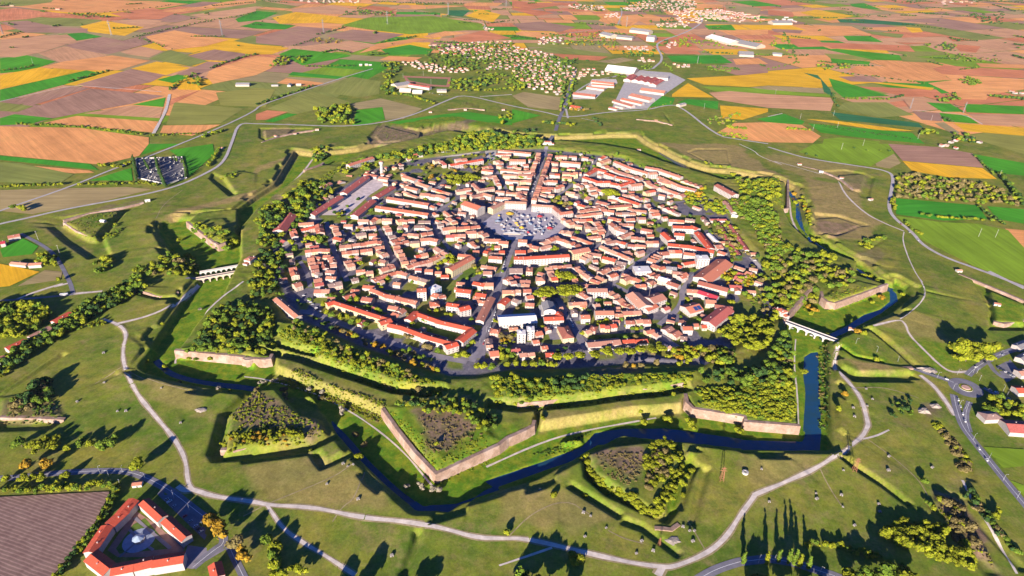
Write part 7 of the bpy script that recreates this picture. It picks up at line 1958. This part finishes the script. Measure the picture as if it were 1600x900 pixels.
# gazebo on its round plaza
x, y = P1('F2:815,692'); mb = MB(); mb.add([(x+14*math.cos(t), y+14*math.sin(t), .42) for t in np.linspace(0, 6.28, 28)[:-1]], [tuple(range(27))]); tag(mb.build('round_plaza', varied('plaza_stone', [(.26, .30, .38)], .3, .15)), kind='structure')
o = empty('gazebo', (x, y, .45), 0, 'grey blue gazebo on the round plaza of the lower left village', 'gazebo'); q = MB(); q.bar((0, 0, 3), (0, 0, 6), 5.5, 8, .2); q.build('roof', plain('zinc', (.30, .38, .48), .4, .4, .2), o); q = MB(); q.bar((0, 0, -.4), (0, 0, .4), 5.2, 8); q.build('base', tan_p, o)
for k in range(8): inst('post', LEG, o, (4.8*math.cos(k*.785), 4.8*math.sin(k*.785), .4), 0, (1.3, 1.3, 1.1))
for s, w in [('F2:700,790 815,692', 2.5), ('F2:900,750 815,692', 2.5), ('F2:760,630 815,692', 2.5), ('F2:790,560 1000,740', 3)]: ribbon('garden_path', s, w, paving, .44)
for s in ('C2:190,360 690,560 640,650 70,490 120,440', 'C1:840,150 1420,330 1300,345 760,180', 'B2:700,740 900,590 960,700 880,770 720,800', 'C3:830,150 1030,130 1130,240 800,270', 'C3:720,600 1440,560 1440,620 700,650'): sheet('lawn', s, lawn_m, .22)
sheet('lawn', 'F2:815,500 830,495 995,640 975,650', lawn_m, .3)
# roundabout island
o = empty('roundabout_island', (rc[0], rc[1], ground(*rc)), 0, 'oval roundabout island with pinkish paving and a planted rim', 'traffic island'); q = MB(); q.bar((0, 0, -.5), (0, 0, .5), 8.6, 28, 8.4); q.build('kerb', white_p, o); q = MB(); q.bar((0, 0, .5), (0, 0, .62), 7.9, 28); q.build('planting', LEAF['y'][1], o); q = MB(); q.bar((0, 0, .6), (0, 0, 1.3), 5.6, 20, 4.6); q.build('paving', varied('island_paving', [(.45, .28, .22)], .4, .2), o)
# the avenue beyond the top gate, the yards of the works, the green strip under the ring road
ribbon('road', 'G:868,206 872,190 876,180 P3:320,690 340,620 380,490 400,430', 10, asphalt, .8)
sheet('works_yard', 'P3:640,640 720,480 700,450 800,440 990,455 1085,500 940,600 840,680 620,690', pale_road, .4); sheet('works_yard', 'P3:460,560 500,495 650,495 660,520 580,560 520,620 380,620 380,580', gravel, .35)
sheet('green_strip', 'P2:830,770 1080,728 1320,702 1600,745 1600,785 1300,760 1000,792', field_mat('g', 0), 1.6); sheet('green_strip', 'P3:0,685 180,725 0,775', field_mat('g', 1), 1.7)
car_row('P3:340,600 385,480', 5, 'on the shaded road to the northern village', 2, moving=True, skip=.1)
# gravel heaps and masts
for s, R_, h, lb in [('F7:1030,775', 8, 3, 'pale gravel heap right of the dark bushes'), ('F7:1095,745', 7, 2.5, 'pale gravel heap near the right road'), ('F7:1052,540', 11, 2.5, 'grey gravel mound where the gate road meets the path'), ('F6:1090,575', 7, .7, 'low white gravel heap below the hedge ringed ravelin'), ('F1:1180,800', 7, 1.5, 'pale sand patch heap beside the left ravelin')]:
    x, y = P1(s); q = MB(); n = 14; rr = [R_*random.uniform(.75, 1.2) for _ in range(n)]; r2 = [.5*t*random.uniform(.8, 1.2) for t in rr]
    q.add([(math.cos(k*6.283/n)*rr[k]*1.2, math.sin(k*6.283/n)*rr[k]*.8, -.6) for k in range(n)]+[(math.cos(k*6.283/n)*r2[k]*1.2, math.sin(k*6.283/n)*r2[k]*.8, h*random.uniform(.6, 1)) for k in range(n)]+[(0, 0, h)], [(k, (k+1) % n, n+(k+1) % n, n+k) for k in range(n)]+[(n+k, n+(k+1) % n, 2*n) for k in range(n)]); tag(q.build('gravel_heap', varied('heap_gravel', [(.28, .24, .20)], .4, .3), None, (x, y, ground(x, y))), lb, 'gravel heap')
x, y = P1('C3:1462,190'); o = empty('mast', (x, y, 0), 0, 'thin dark mast rising between the paired pale pink halls', 'mast'); q = MB(); q.bar((0, 0, -1), (0, 0, 26), .7, 8, .45); q.build('pole', plain('mast_steel', (.10, .08, .08)), o); q = MB(); q.bar((0, 0, 26), (0, 0, 27), 1.1, 8); q.build('cap', metal_m, o)
sheet('playing_field', 'P2:940,485 1200,495 1190,535 1100,530 960,505', lawn_m, .7); sheet('running_track', 'P2:920,475 1220,485 1210,545 1090,540 940,510', varied('cinder', [(.40, .17, .11)], .2, .2), .66)

# ------------------------------------------------------------------ the air between
hz = MB(); hz.box(-12600, 12600, -4600, 14600, -60, 545, 0, True); ho = hz.build('haze', []); hm = bpy.data.materials.new('haze_air'); hm.use_nodes = True; ht = hm.node_tree; ht.nodes.remove(ht.nodes['Principled BSDF'])
pv = ht.nodes.new('ShaderNodeVolumePrincipled'); pv.inputs['Color'].default_value = (.93, .93, .96, 1); pv.inputs['Density'].default_value = 9e-6; pv.inputs['Anisotropy'].default_value = .2
ht.links.new(pv.outputs[0], ht.nodes['Material Output'].inputs['Volume']); ho.data.materials.append(hm); tag(ho, kind='stuff')
